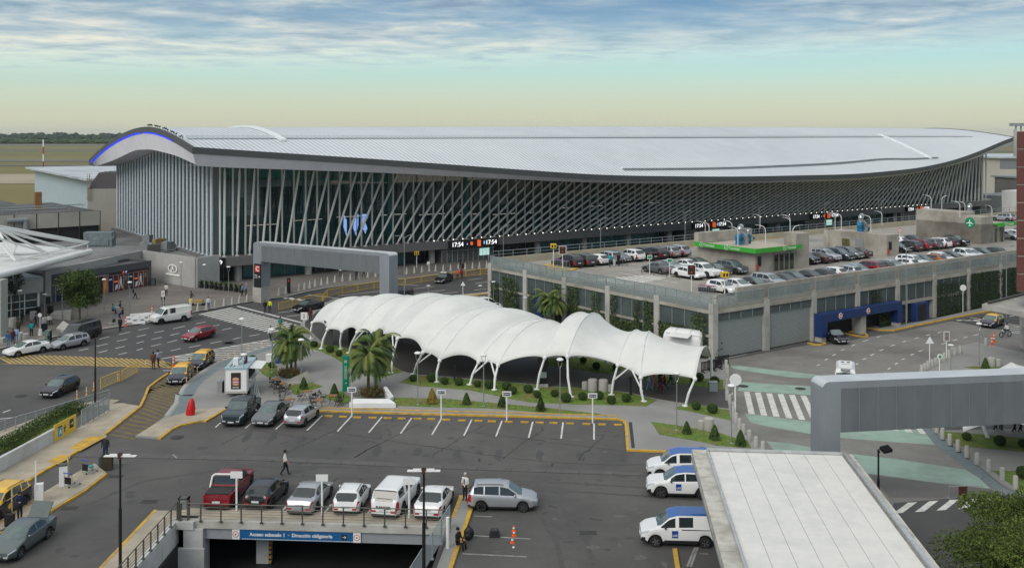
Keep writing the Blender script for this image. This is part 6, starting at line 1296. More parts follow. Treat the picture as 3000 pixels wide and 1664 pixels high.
# ---- deck cars; rows lie along the terminal direction, cars stand across
DZ = GZ + .003; gd = 'cars parked on the roof deck'
AWAY, NEAR = TA + pi / 2, TA - pi / 2            # tail towards the viewer / nose towards the viewer
cn = dict(white='white', silver='silver', grey='grey', dgrey='dark grey', black='black', dred='dark red', teal='dark green', lblue='pale blue', brown='brown', orange='orange brown', green='grey green', char='charcoal', navy='navy')
kn = dict(hatch='hatchback', sedan='saloon', suv='tall car', pickup='pickup', wagon='estate car', mpv='people carrier')
def row(u0, du, v, lst, where, anchors):
    for k, (kind, color, face) in enumerate(lst):
        j = R0.uniform(-.12, .12); jz = R0.uniform(-.25, .25)
        c = car(kind, color, T(u0 + du * k + j, v + jz, DZ), (AWAY if face == 'a' else NEAR) + R0.uniform(-.025, .025), '', 'pickup' if kind == 'pickup' else 'car', gd, full=True, rails=(kind == 'suv' and k % 2 == 0))
        c['label'] = '%s %s %s, %s' % (cn[color], kn[kind], 'parked tail out' if face == 'a' else 'parked nose out', anchors[k] if k < len(anchors) and anchors[k] else '%s in %s' % (['first car', 'second car', 'third car', 'fourth car', 'fifth car', 'sixth car', 'seventh car', 'eighth car', 'ninth car', 'tenth car', 'eleventh car', 'twelfth car', 'thirteenth car', 'fourteenth car', 'fifteenth car', 'sixteenth car', 'seventeenth car', 'eighteenth car', 'nineteenth car', 'twentieth car', 'car 21', 'car 22', 'car 23', 'car 24'][k], where))
row(32.0, 2.24, -49.2, [('suv', 'black', 'a'), ('suv', 'dgrey', 'a'), ('hatch', 'white', 'a'), ('suv', 'silver', 'a'), ('hatch', 'green', 'n'), ('suv', 'white', 'a'), ('pickup', 'black', 'a'), ('suv', 'dgrey', 'a'), ('suv', 'silver', 'a'), ('suv', 'silver', 'a')], 'the back row from the trolleys', ['right beside the purple trolleys', 'next to the black one by the trolleys', 'behind the people loading luggage'])
row(37.6, 2.45, -60.3, [('sedan', 'grey', 'a'), ('sedan', 'silver', 'n'), ('sedan', 'white', 'a'), ('sedan', 'black', 'n')], 'the second row by the green hut', ['beside the two small green signs'])
row(37.5, 2.5, -65.9, [('sedan', 'white', 'n'), ('pickup', 'white', 'n'), ('sedan', 'dgrey', 'n'), ('suv', 'grey', 'n')], 'the front row by the green hut', ['behind the dark red sign board', 'with black wheel arches beside the green banded hut', '', 'closest to the wall of the green banded hut'])
row(32.2, 2.47, -76.4, [('hatch', 'white', 'n'), ('sedan', 'white', 'n'), ('sedan', 'black', 'n'), ('suv', 'silver', 'n'), ('sedan', 'dgrey', 'a'), ('sedan', 'teal', 'n'), ('sedan', 'char', 'a'), ('hatch', 'dgrey', 'a'), ('hatch', 'white', 'a'), ('wagon', 'silver', 'a'), ('sedan', 'lblue', 'n'), ('suv', 'dred', 'a'), ('hatch', 'char', 'a'), ('sedan', 'silver', 'n'), ('hatch', 'white', 'a'), ('suv', 'white', 'n'), ('sedan', 'teal', 'n'), ('hatch', 'orange', 'a'), ('hatch', 'white', 'n'), ('sedan', 'dgrey', 'n'), ('pickup', 'white', 'n'), ('hatch', 'white', 'n'), ('sedan', 'teal', 'n'), ('hatch', 'dgrey', 'a')], 'the parapet row', ['beside the front trolley rack', 'beside the one next to the front trolley rack', '', '', '', '', '', '', '', 'next left of the pale blue one behind the parapet', 'next to the dark red one behind the parapet', 'the only dark red one behind the parapet', '', '', '', '', '', 'the only orange brown car behind the parapet'])
row(60.6, 2.4, -65.6, [('suv', 'black', 'n'), ('sedan', 'brown', 'a'), ('suv', 'silver', 'n'), ('suv', 'teal', 'n'), ('suv', 'grey', 'n'), ('sedan', 'brown', 'a')], 'the row between the huts', ['half hidden by the green banded hut', '', '', '', '', 'beside the steel door of the middle hut'])
row(62.6, 2.4, -60.2, [('hatch', 'white', 'n')], 'the gap between the huts', [])
row(83.0, 2.5, -65.6, [('hatch', 'black', 'n'), ('suv', 'dgrey', 'a'), ('suv', 'dred', 'a'), ('suv', 'grey', 'a'), ('suv', 'white', 'a'), ('suv', 'black', 'a'), ('pickup', 'black', 'n')], 'the row by the middle hut', ['half hidden by the middle hut', 'by the round speed limit sign', 'the dark red one between the last huts', '', '', '', 'big one in front of the hut with the airplane sign'])
row(86.5, 4.2, -60.0, [('hatch', 'dgrey', 'n'), ('hatch', 'white', 'a'), ('sedan', 'dgrey', 'a')], 'the line before the airplane hut', [])
row(114.5, 2.6, -66.0, [('hatch', 'silver', 'n'), ('hatch', 'white', 'n'), ('suv', 'silver', 'n')], 'the far row beside the brown tower', [])
row(114.0, 2.6, -75.5, [('sedan', 'white', 'n'), ('hatch', 'dgrey', 'n')], 'the far end of the parapet row', []); row(148, 3, -47.5, [('suv', 'silver', 'a')], 'the back line past the last hut', [])
# ---- food truck, food trailer, motorcycle
ft = emp('food_truck', 'white box food truck with an open serving flap and a burger poster', 'food truck', G('f', 325, 800, .12), radians(4))
b = MB(); b.box(-.98, .98, 0, 4.2, .45, 2.55, 0); b.box(-1.02, 1.02, -.03, 4.25, 2.45, 2.62, 1); b.build('body', [m_white, mat('pale blue roof', (.34, .45, .50), .5, var=.1)], ft)
b = MB(); b.box(-1.0, 1.0, -.02, .02, .35, .55, 0); b.box(-1.0, -.93, -.03, 4, .5, 2.5, 0); b.box(.93, 1.0, -.03, 0, .5, 2.5, 0); b.build('frame', m_concl, ft)
b = MB(); b.box(-.42, .42, -.045, -.03, .75, 2.2, 0); p = b.build('poster', mat('dark brown poster', (.035, .018, .018), .5), ft)
b = MB(); 
for rx_, rz_, cz_, mm in ((.3, .17, 1.62, 0), (.32, .06, 1.48, 1), (.3, .08, 1.38, 2), (.32, .06, 1.28, 3), (.3, .12, 1.17, 0)): b.ell((0, -.05, cz_), rx_, .02, rz_, 14, 6, mm)
b.build('burger_picture', [mat('bun', (.52, .30, .22)), mat('tomato', (.45, .05, .05)), mat('cream', (.6, .55, .5)), mat('pink meat', (.4, .12, .12))], p); text('BURGER', .15, m_white, p, face_M((0, -.05, .9), (1, 0, 0)), 'lettering', .003, bold=True)
b = MB(); b.poly([(.95, .6, 2.45), (2.1, .7, 2.35), (2.1, 3.6, 2.35), (.95, 3.7, 2.45)]); b.poly([(.95, 3.7, 2.42), (2.1, 3.6, 2.32), (2.1, .7, 2.32), (.95, .6, 2.42)]); b.box(.95, 1.35, .7, 3.6, 1.3, 1.36); b.build('serving_flap', m_white, ft)
b = MB(); b.box(.985, 1.0, .7, 3.6, 1.4, 2.35); b.build('serving_opening', m_dk, ft); b = MB(); b.box(-.45, 0, .9, 1.5, 2.62, 3.25); b.box(-.47, -.45, .95, 1.45, 2.7, 3.15, 1); b.build('air_unit', [m_white, m_greyp], ft); b = MB(); b.box(.45, .55, 1.4, 2.4, 2.62, 3.2); b.build('roof_sign', mat('maroon', (.09, .02, .02)), ft)
b = MB(); b.box(-.6, -.56, .4, 3.8, 2.62, 2.68); b.box(-.3, -.26, .4, 3.8, 2.62, 2.68); b.build('roof_bar', m_darkst, ft)
for x in (-.9, .9):
    for y in (1.2, 3): b = MB(); b.tube((x - .1, y, .3), (x + .1, y, .3), .3, n=14); b.build('wheel', m_tyre, ft, 50)
b = MB(); [b.tube((1.2 + .2 * k, .5, 0), (1.3, .5 + .3 * k, 1.4), .03) for k in range(5)]; b.build('folding_rack', m_steel, ft)
fl = emp('food_trailer', 'rounded white catering trailer parked behind the right end of the tent', 'trailer', G('n', 1600, 735, .12) + Vector((-.8, 1.6, 0)), radians(148))
b = MB(); pr = [(.98, .5), (1.1, 1.0), (1.1, 1.9), (.95, 2.4), (.6, 2.72), (0, 2.8)]
Ls = [(-2.1, .72), (-2.0, .9), (-1.7, 1.0), (1.7, 1.0), (2.0, .9), (2.1, .72)]; rows = []
for x, s in Ls: rows.append([b.P((x, y * (s * .3 + .7), .5 + (z - .5) * s)) for y, z in [(-a, z) for a, z in pr] + [(a, z) for a, z in pr[::-1][1:]]])
for a, c in zip(rows, rows[1:]):
    for k in range(len(a) - 1): b.face((a[k], a[k + 1], c[k + 1], c[k]))
b.face(rows[0]); b.face(rows[-1][::-1]); b.build('shell', m_white, fl, 40)
b = MB(); b.path([(-2.2, 1.1, 2.45), (1.8, 1.1, 2.45)], .03); b.poly([(-1.2, .95, 2.5), (1.2, .95, 2.5), (1.2, 2.2, 2.3), (-1.2, 2.2, 2.3)]); b.poly([(-1.2, .95, 2.47), (-1.2, 2.2, 2.27), (1.2, 2.2, 2.27), (1.2, .95, 2.47)]); b.build('serving_flap', m_white, fl)
for x in (-.5, .5): b = MB(); b.tube((x, -1.05, .33), (x, 1.05, .33), .33, n=14); b.build('wheel', m_tyre, fl, 50)
b = MB(); [b.path([(k, -1.12, 1), (k, -1.13, 1.9), (k, -.96, 2.43), (k, -.6, 2.75), (k, 0, 2.83), (k, .6, 2.75), (k, .96, 2.43)], .012, 4) for k in (-.9, .7)]; b.build('seam', m_darkst, fl)
def motorbike():
    t = emp('motorcycle', 'small light grey motorcycle with a rider beside the far right taxi', 'motorcycle', (0, 0, 0), 0)
    for x in (.62, -.62):
        b = MB(); b.M = Matrix.Translation((x, 0, .3)) @ Matrix.Rotation(pi / 2, 4, 'X'); L = [(.28 * cos(a), .28 * sin(a), 0) for a in [2 * pi * k / 20 for k in range(21)]]; b.path(L, .045, 6); w_ = b.build('wheel', m_tyre, t, 60)
        b = MB(); [b.tube((x, 0, .3), (x + .27 * cos(a), 0, .3 + .27 * sin(a)), .01, n=4) for a in [2 * pi * k / 8 for k in range(8)]]; b.build('rim', m_rim, w_)
    b = MB(); b.tube((.62, 0, .3), (.42, 0, .95), .035); b.ell((0.1, 0, .62), .28, .14, .16, 10, 8); b.ell((.05, 0, .38), .18, .13, .16, 8, 6); b.ell((.5, 0, .78), .1, .16, .2, 8, 6); b.tube((-.6, 0, .3), (-.1, 0, .45), .05); b.build('frame', mat('light grey enamel', (.45, .48, .46), .3, .1, coat=.4), t, 60)
    b = MB(); b.ell((-.3, 0, .78), .38, .14, .07, 10, 6); b.build('seat', m_plast, t, 60); b = MB(); b.path([(.35, .35, 1.05), (.42, .15, 1.0), (.42, -.15, 1.0), (.35, -.35, 1.05)], .02); b.ell((.52, 0, .9), .07, .09, .09, 8, 6); b.build('handlebar', m_darkst, t, 60)
    return t
mbk = motorbike(); mbk.location = G('i', 2428, 372); mbk.rotation_euler = (0, 0, radians(200))
# ---- drivers are not modelled; trolleys
def trolley(label):
    t = emp('luggage_trolley', label, 'luggage trolley', (0, 0, 0), 0, None); b = MB()
    b.path([(-.45, -.3, .12), (.45, -.22, .12)], .02); b.path([(-.45, .3, .12), (.45, .22, .12)], .02); b.path([(.45, -.22, .12), (.45, .22, .12)], .02); b.path([(-.45, -.3, .12), (-.5, -.3, 1.0), (-.5, .3, 1.0), (-.45, .3, .12)], .022); b.path([(-.48, -.3, .6), (-.48, .3, .6)], .015)
    for y in (-.15, 0, .15): b.path([(-.45, y, .12), (.45, y * .7, .12)], .012)
    b.build('frame', m_steel, t, 60); b = MB(); b.box(-.53, -.5, -.24, .24, .3, .75); b.build('panel', m_black, t); b = MB(); b.tube((-.55, -.32, 1.03), (-.55, .32, 1.03), .03); b.build('handle', mat('blue handle', (.02, .06, .4), .4), t, 60)
    for x, y in ((.38, -.2), (.38, .2), (-.4, .0)): b = MB(); b.tube((x, y - .02, .06), (x, y + .02, .06), .06, n=10); b.build('wheel', m_plast, t, 60)
    return t
tr_p = Proto(lambda: trolley(''))
tr_p.at(G('c', 525, 840, .14), radians(75), 'luggage trolley with an empty black panel beside the white ticket machine', 'luggage trolleys on the island'); tr_p.at(G('c', 650, 745, .14), radians(70), 'luggage trolley at the island tip carrying a teal bag', 'luggage trolleys on the island')
tr_p.at(G('t', 690, 1110, .13), radians(200), 'luggage trolley between the white saloon and the green panel stand', 'luggage trolleys on the plaza edge'); tr_p.at(G('t', 1780, 830, .13), radians(160), 'luggage trolley next to the tail of the dark passenger van', 'luggage trolleys on the plaza edge')
b = MB(); b.ell((0, 0, 0), .2, .16, .12, 8, 6); o = b.build('bag', mat('teal bag', (.03, .3, .28)), None, 60); o.location = G('c', 652, 700, .4); tag(o, 'small teal bag on the trolley at the island tip', 'bag')
for (c, x0, y0, x1, y1, n, lab, gz) in (('o', 975, 690, 1170, 725, 11, 'luggage trolley in the purple handled row on the far deck corner', GZ), ('s', 775, 955, 970, 975, 10, 'luggage trolley in the pink handled row by the front white car', GZ)):
    A, B = G(c, x0, y0, gz), G(c, x1, y1, gz)
    for k in range(n):
        tt = tr_p.at(A.lerp(B, k / (n - 1)) , TA - pi / 2 + 0.25, lab, 'nested trolleys ' + ('far' if c == 'o' else 'near'))
        for q_ in kids(tt):
            if q_.name.startswith('handle'): q_.material_slots[0].link = 'OBJECT'; q_.material_slots[0].material = mat('purple handle', (.25, .06, .35), .4) if c == 'o' else mat('pink handle', (.5, .08, .2), .4)
b = MB(); b.prism([(p.x, p.y) for p in gp('o', [(830, 680), (870, 668), (960, 668), (1270, 715), (1210, 745), (1060, 755), (870, 715)], GZ)], GZ, GZ + .12, 0); o = b.build('trolley_island', [m_yel_l]); tag(o, 'yellow edged kerb island under the purple trolleys on the deck', 'kerb island')
b = MB(); b.prism([(p.x, p.y) for p in gp('s', [(570, 940), (720, 935), (1060, 955), (1080, 975), (900, 1010), (760, 1000)], GZ)], GZ, GZ + .1, 0); o = b.build('trolley_island', [m_beige]); tag(o, 'pale kerb island under the pink trolleys at the deck front', 'kerb island')
# ================================================================ PEOPLE
def person_mesh(pose):
    V = {}; E = []
    def v(n, x, y, z, r): V[n] = ((x, y, z), r)
    st = {'stand': (0, 0, 0, 0), 'walk': (.2, -.19, .2, -.2), 'phone': (0, .05, .5, 0), 'lean': (.1, -.1, .3, .3)}
    dz = 0; sit = pose == 'sit'
    if sit: dz = -.45
    v('pel', 0, 0, .95 + dz, .145); v('spi', 0, 0, 1.15 + dz, .145); v('che', .01, 0, 1.33 + dz, .165); v('nek', .0, 0, 1.47 + dz, .055); v('hd0', .02, 0, 1.56 + dz, .07); v('hd1', .02, 0, 1.66 + dz, .092); v('nos', .125, 0, 1.615 + dz, .012)
    E += [('pel', 'spi', 'S'), ('spi', 'che', 'S'), ('che', 'nek', 'S'), ('nek', 'hd0', 'K'), ('hd0', 'hd1', 'K'), ('hd1', 'nos', 'K')]
    a, b, c, d = st.get(pose, (0, 0, 0, 0))
    for s, lg, ar in ((1, a, d), (-1, b, c)):
        v('sh%d' % s, 0, s * .19, 1.41 + dz, .072); el = (ar * .5, s * .235, 1.15 + dz)
        if pose in ('phone', 'sit') and (s < 0 or sit): el = (.04, s * .24, 1.16 + dz); wr_ = (.27, s * .17, 1.2 + dz) if pose == 'phone' else (.25, s * .17, 1.08 + dz)
        else: wr_ = (ar * .9 + .05, s * .25, .93 + dz + abs(ar) * .05)
        v('el%d' % s, *el, .055); v('wr%d' % s, *wr_, .036); dr = (Vector(wr_) - Vector(el)).normalized(); pm = Vector(wr_) + dr * .07; v('pa%d' % s, *pm, .034)
        E += [('che', 'sh%d' % s, 'S'), ('sh%d' % s, 'el%d' % s, 'S'), ('el%d' % s, 'wr%d' % s, 'A'), ('wr%d' % s, 'pa%d' % s, 'K')]
        sd = dr.orthogonal().normalized() if abs(dr.z) < .9 else Vector((1, 0, 0))
        for k, (o_, ln) in enumerate(((-.03, .06), (-.01, .075), (.01, .07), (.03, .055), (-.045, .03))):
            q = pm + sd * o_ + dr * (.03 if k < 4 else -.01); q2 = q + dr * ln + sd * (o_ * .3) + Vector((.012, 0, 0)); v('f%d%d' % (s, k), *q, .009); v('g%d%d' % (s, k), *q2, .008); E += [('pa%d' % s, 'f%d%d' % (s, k), 'K'), ('f%d%d' % (s, k), 'g%d%d' % (s, k), 'K')]
        v('hi%d' % s, 0, s * .09, .9 + dz, .11)
        if sit: kn, an = (.42, s * .13, .5), (.44, s * .14, .09)
        else: kn, an = (lg * .55 + .03, s * .1, .5), (lg * 1.1 - (.12 if lg < 0 else 0), s * .1, .09 + (.06 if lg < 0 else 0))
        v('kn%d' % s, *kn, .073); v('an%d' % s, *an, .052); v('to%d' % s, an[0] + .17, an[1] + s * .02, max(.035, an[2] - .05), .035)
        E += [('pel', 'hi%d' % s, 'L'), ('hi%d' % s, 'kn%d' % s, 'L'), ('kn%d' % s, 'an%d' % s, 'L'), ('an%d' % s, 'to%d' % s, 'F')]
    names = list(V); me = bpy.data.meshes.new('person'); me.from_pydata([V[n][0] for n in names], [(names.index(e[0]), names.index(e[1])) for e in E], []); me.update()
    o = bpy.data.objects.new('person', me); COL.objects.link(o); o.modifiers.new('s', 'SKIN'); sv = me.skin_vertices[0].data
    for k, n in enumerate(names): r = V[n][1]; sv[k].radius = (r, r * (1.25 if n in ('pel', 'spi', 'che') else 1)) ; sv[k].use_root = (n == 'pel')
    for n in ('pel', 'spi', 'che'): r = V[n][1]; sv[names.index(n)].radius = (r * .8, r * 1.15)
    sb = o.modifiers.new('b', 'SUBSURF'); sb.levels = 1; sb.render_levels = 1
    m2 = bpy.data.meshes.new_from_object(o.evaluated_get(bpy.context.evaluated_depsgraph_get())); bpy.data.objects.remove(o)
    sg = [(Vector(V[e[0]][0]), Vector(V[e[1]][0]), e[2], (V[e[0]][1] + V[e[1]][1]) / 2) for e in E]; cl = {'S': 1, 'A': 4, 'K': 0, 'L': 2, 'F': 3}
    for _ in range(5): m2.materials.append(m_white)
    for p in m2.polygons:
        c = p.center; bst = None
        for a_, b_, k_, r_ in sg:
            ab = b_ - a_; t = max(0, min(1, (c - a_).dot(ab) / max(1e-9, ab.length_squared))); dd = (c - a_ - ab * t).length - r_
            if bst is None or dd < bst[0]: bst = (dd, cl[k_])
        p.material_index = bst[1]; p.use_smooth = True
    h = MB(); z = 1.665 + dz; h.ell((-.012, 0, z), .115, .105, .125, 12, 8, 0, lo=-.35); hb = h.build('hair', m_black, None, 60); hb.data.transform(Matrix.Identity(4)); COL.objects.unlink(hb)
    e = MB(); [e.ell((.105, s * .035, 1.64 + dz), .012, .014, .01, 6, 4) for s in (1, -1)]; ey = e.build('eyes', m_black); COL.objects.unlink(ey); return m2, hb, ey
PMC = {}
def cloth(c): return mat('cloth %.2f %.2f %.2f' % c, c, .9, var=.12, vs=6)
CL = dict(white=(.62, .62, .6), black=(.012, .012, .014), dark=(.03, .03, .035), navy=(.02, .03, .07), blue=(.05, .12, .3), lblue=(.28, .42, .6), brown=(.10, .045, .015), grey=(.2, .2, .2), teal=(.01, .30, .32), green=(.02, .2, .12), olive=(.08, .07, .03), red=(.25, .02, .02), maroon=(.09, .015, .02), pink=(.45, .22, .22), orange=(.6, .12, .03), yellow=(.6, .5, .2), hivis=(.6, .7, .03), jeans=(.12, .22, .33), beige=(.35, .28, .2), mix=(.3, .25, .22))
SK = mat('skin', (.36, .20, .13), .6, var=.05, vs=5); SK2 = mat('skin tan', (.22, .115, .07), .6, var=.05, vs=5)
def person(pose, loc, rz, shirt, pants, label, hair='black', sleeve=True, sc=1.0, group=None, sk=0):
    if pose not in PMC: PMC[pose] = person_mesh(pose)
    me, hb, ey = PMC[pose]; o = bpy.data.objects.new('person', me); COL.objects.link(o); o.location = loc; o.rotation_euler = (0, 0, rz); o.scale = (sc, sc, sc); tag(o, label, 'person', group)
    s_ = SK2 if sk else SK; mm = [s_, cloth(CL[shirt]), cloth(CL[pants]), m_plast, cloth(CL[shirt]) if sleeve else s_]
    for k in range(5): o.material_slots[k].link = 'OBJECT'; o.material_slots[k].material = mm[k]
    h = inst(hb, o, {0: mat('hair ' + hair, {'black': (.012, .01, .009), 'grey': (.4, .39, .37), 'brown': (.06, .03, .015), 'cap': (.25, .02, .02)}[hair], .8)}); inst(ey, o); return o
D_ = radians
def tie(o): b = MB(); b.poly([(.135, -.03, 1.42), (.15, -.04, 1.1), (.15, 0, 1.04), (.15, .04, 1.1), (.135, .03, 1.42)][::-1]); b.build('tie', m_black, o)
def bag(o, m=None, z=1.22): b = MB(); b.box(-.32, -.15, -.15, .15, z - .22, z + .2); b.build('backpack', m or m_black, o)
def PZ(pose, c, x, y, rz, shirt, pants, label, z=.0, **k): return person(pose, G(c, x, y, z), D_(rz), shirt, pants, label, **k)
tie(PZ('walk', 'e', 1080, 297, 10, 'white', 'black', 'man in white shirt and dark tie walking alone across the car park', sleeve=False)); tie(PZ('stand', 'g', 308, 886, -120, 'white', 'black', 'grey haired man in white shirt and tie behind the silver people carrier', hair='grey', sleeve=False, z=.14))
PZ('sit', 'g', 250, 1285, -30, 'black', 'black', 'person in black clothes sitting on the yellow kerb by the mesh fence', z=-.1); PZ('stand', 'c', 756, 652, -80, 'dark', 'navy', 'white haired man in dark jacket standing behind large suitcases', hair='grey'); b = MB()
PZ('phone', 'c', 140, 1085, -40, 'navy', 'black', 'person in dark blue loading luggage behind the open boot')
PZ('stand', 'u', 270, 998, 90, 'brown', 'maroon', 'man in brown jacket standing on the yellow hatching'); PZ('phone', 'u', 345, 968, 0, 'lblue', 'dark', 'man in light blue shirt looking at his hands beside the man in brown', sleeve=False)
PZ('stand', 't', 1935, 945, -100, 'black', 'black', 'person in black standing on the road beside an orange post'); bag(PZ('walk', 'b', 1230, 738, 10, 'grey', 'dark', 'person with black backpack walking past the posters', z=.13))
PZ('phone', 'b', 1513, 703, -90, 'white', 'dark', 'person in white shirt standing alone on the plaza', z=.13); bag(PZ('stand', 'b', 1485, 797, -90, 'black', 'dark', 'person in black behind the white delivery van', z=.13))
PZ('stand', 'b', 1735, 830, -90, 'yellow', 'white', 'woman in yellow top and white trousers by the luggage cart', hair='brown', sleeve=False, z=.13); PZ('lean', 'b', 1740, 775, 0, 'dark', 'beige', 'porter in dark clothes pushing the flat luggage cart', z=.13); PZ('stand', 'b', 1895, 830, -60, 'white', 'blue', 'woman in white top and blue trousers near the kerb cones', hair='brown', z=.13)
PZ('stand', 'b', 2205, 706, 180, 'lblue', 'black', 'person in light blue shirt left of the pair by the planters', z=.13); PZ('stand', 'b', 2240, 700, 180, 'lblue', 'dark', 'person in light blue shirt right of the pair by the planters', z=.13, hair='grey')
for a in (('phone', 't', 505, 1022, 100, 'teal', 'black', 'person in bright turquoise jacket near the kerb sign'), ('sit', 't', 790, 830, -40, 'white', 'dark', 'person sitting on a round concrete planter with a backpack'), ('stand', 't', 62, 1035, -90, 'orange', 'dark', 'person in orange beside the concrete pier at the left edge'), ('stand', 't', 300, 975, 120, 'olive', 'dark', 'person in olive jacket left of the turquoise jacket'), ('stand', 't', 130, 1192, -60, 'blue', 'jeans', 'person in blue nearest the white saloon on the pavement'), ('walk', 't', 208, 1150, -60, 'maroon', 'navy', 'person in dark red top between two people in blue'), ('stand', 't', 265, 1120, -60, 'lblue', 'jeans', 'small person in pale blue beside the round stone bollards'), ('phone', 't', 650, 865, 200, 'dark', 'navy', 'person in dark clothes behind the white kerb sign'), ('stand', 't', 350, 832, 150, 'black', 'dark', 'person in black in front of the glass pavilion'), ('lean', 't', 575, 880, 200, 'navy', 'dark', 'person in navy bending next to the turquoise jacket'), ('sit', 't', 1815, 655, 0, 'teal', 'navy', 'person in teal jacket sitting at the stone table'), ('sit', 't', 1935, 610, 180, 'navy', 'dark', 'person in dark clothes sitting across the stone table'), ('sit', 't', 1975, 715, 180, 'black', 'navy', 'person in black seated beside the white plastic barriers')):
    PZ(*a, z=.13 if a[0] != 'sit' else .1)
PZ('stand', 'l', 535, 1085, -60, 'black', 'dark', 'person in black jacket crossing beside the yellow vest'); PZ('stand', 'l', 576, 1080, -90, 'hivis', 'dark', 'person in bright yellow safety vest at the crossing'); PZ('walk', 'l', 938, 1165, 100, 'maroon', 'dark', 'person in dark red with cap behind the first tent arch', hair='cap')
PZ('stand', 'l', 2245, 787, -90, 'orange', 'dark', 'person in orange safety vest beside the patrol car, left one'); PZ('stand', 'l', 2282, 780, -90, 'red', 'dark', 'person in red orange vest beside the patrol car, right one'); PZ('stand', 'l', 1985, 703, -90, 'white', 'grey', 'person in white at the terminal kerb behind the portal', z=.13); PZ('stand', 'l', 2270, 682, 180, 'black', 'black', 'person in black with a suitcase by the terminal doors', z=.13); PZ('stand', 'l', 1205, 757, -90, 'white', 'dark', 'person in white under the portal beam, leftmost of that group', z=.13)
PZ('stand', 'l', 1345, 787, -90, 'dark', 'dark', 'person in dark clothes under the portal beam', z=.13); PZ('walk', 'l', 1410, 762, 0, 'pink', 'dark', 'person in pink walking under the portal beam', z=.13); PZ('walk', 'f', 690, 212, -90, 'white', 'dark', 'person in white jacket crossing the lower striped crossing'); PZ('walk', 'f', 790, 112, 60, 'green', 'dark', 'person in green crossing just behind the palm trees')
for a in (('walk', 'n', 1105, 1085, 160, 'lblue', 'jeans', 'person in pale jeans walking under the right end of the tent'), ('walk', 'n', 1165, 1055, 170, 'pink', 'pink', 'person in pink under the right end of the tent'), ('stand', 'n', 1215, 1050, 170, 'black', 'dark', 'person in black left of the maroon one under the tent'), ('walk', 'n', 1238, 1112, 170, 'maroon', 'maroon', 'person in maroon nearest the viewer under the tent'), ('walk', 'n', 1272, 1082, 170, 'red', 'dark', 'person in dark red right of the maroon one under the tent'), ('walk', 'n', 1335, 1018, 0, 'grey', 'dark', 'person in grey walking right under the tent end'), ('walk', 'n', 1375, 1020, 0, 'dark', 'grey', 'person in dark top farthest back under the tent end'), ('walk', 'n', 1560, 1042, 20, 'navy', 'dark', 'person in navy walking out beside the last tent leg'), ('walk', 'i', 2350, 1112, 20, 'black', 'dark', 'person in black under the second tent, leftmost'), ('stand', 'i', 2392, 1112, 20, 'dark', 'black', 'person in dark clothes under the second tent, second'), ('walk', 'i', 2500, 1130, 20, 'brown', 'black', 'person in brown under the second tent at the right edge'), ('walk', 'i', 2548, 1130, 20, 'black', 'black', 'person in black under the second tent at the picture edge')): PZ(*a, z=.13)
PZ('lean', 'o', 1660, 692, 60, 'teal', 'navy', 'person in blue bending behind the open tailgate on the deck', z=GZ); PZ('stand', 'o', 1715, 690, 60, 'grey', 'white', 'person in grey coat in the middle of the deck group', z=GZ); PZ('stand', 'o', 1770, 685, 60, 'black', 'black', 'person in black beside a trolley on the deck', z=GZ)
r_ = person('sit', G('i', 2428, 372) + Vector((.2, .05, .33)), radians(200), 'white', 'dark', 'motorcycle rider with white shirt and dark helmet'); tr_p.at(G('o', 1845, 680, GZ), .5, 'luggage trolley beside the three people on the deck', 'luggage trolleys on the deck')
def suit(c, x, y, z, lab, m, sx=.5, h=.75, rz=0): b = MB(); b.box(-sx / 2, sx / 2, -.16, .16, .06, h); b.path([(-.15, -.1, h), (-.15, -.1, h + .25), (.15, -.1, h + .25), (.15, -.1, h)], .015); [b.tube((s * sx * .35, -.03, .04), (s * sx * .35, .03, .04), .04, n=8) for s in (1, -1)]; o = b.build('suitcase', m); o.location = G(c, x, y, z); o.rotation_euler = (0, 0, rz); tag(o, lab, 'suitcase')
suit('c', 768, 724, 0, 'large dark brown suitcase in front of the white haired man', mat('brown fabric', (.045, .035, .02), .9), .75, .95); suit('c', 735, 712, 0, 'dark teal suitcase left of the large brown one', mat('teal fabric', (.015, .06, .07), .9), .4, .8, 1.2); suit('l', 2292, 685, .13, 'small black suitcase beside the person by the terminal doors', m_black); suit('c', 70, 1130, .1, 'black suitcase behind the open boot car', m_black)
# ================================================================ TREES AND PLANTS
m_lf = [mat('leaf green dark', (.028, .055, .012), .8, var=.3, vs=2), mat('leaf green', (.052, .095, .018), .8, var=.3, vs=2), mat('leaf green light', (.10, .14, .03), .8, var=.3, vs=2)]
m_bark = mat('bark', (.10, .075, .05), .95, var=.3, vs=6)
def tree(name, label, loc, H, rx, rz_, cz, nleaf, ls, seed, trunk=.14, lobes=9, mats=None, lean=0):
    t = emp(name, label, 'tree', loc, 0); rd_ = random.Random(seed); b = MB(); top = Vector((lean, 0, cz)); b.tube((0, 0, 0), top * .55, trunk, trunk * .75, n=8); b.tube(top * .55, top, trunk * .75, trunk * .4, n=8); C_ = []
    for k in range(lobes):
        a = 2.4 * k; r = rx * (.25 + .65 * rd_.random()); c = Vector((lean + cos(a) * r, sin(a) * r, cz + rd_.uniform(-.75, .95) * rz_ * .75)); C_.append(c); b.tube(top * rd_.uniform(.45, .8), c, trunk * .38, trunk * .1, n=5)
    b.build('trunk', m_bark, t, 60); b = MB()
    for c in C_:
        q = rd_.uniform(.32, .5) if lobes < 50 else rd_.uniform(.16, .32); leafmass(b, c.x, c.y, c.z, rx * q, rx * q, rz_ * q, nleaf // lobes, ls, rd_, mat2=[rd_.choice([0, 1, 2]), 1, rd_.choice([0, 1, 2])], hollow=.25)
    leafmass(b, lean, 0, cz, rx * .75, rx * .75, rz_ * .8, nleaf // 3, ls, rd_, mat2=[0, 0, 1], hollow=.3); b.build('crown', mats or m_lf, t); return t
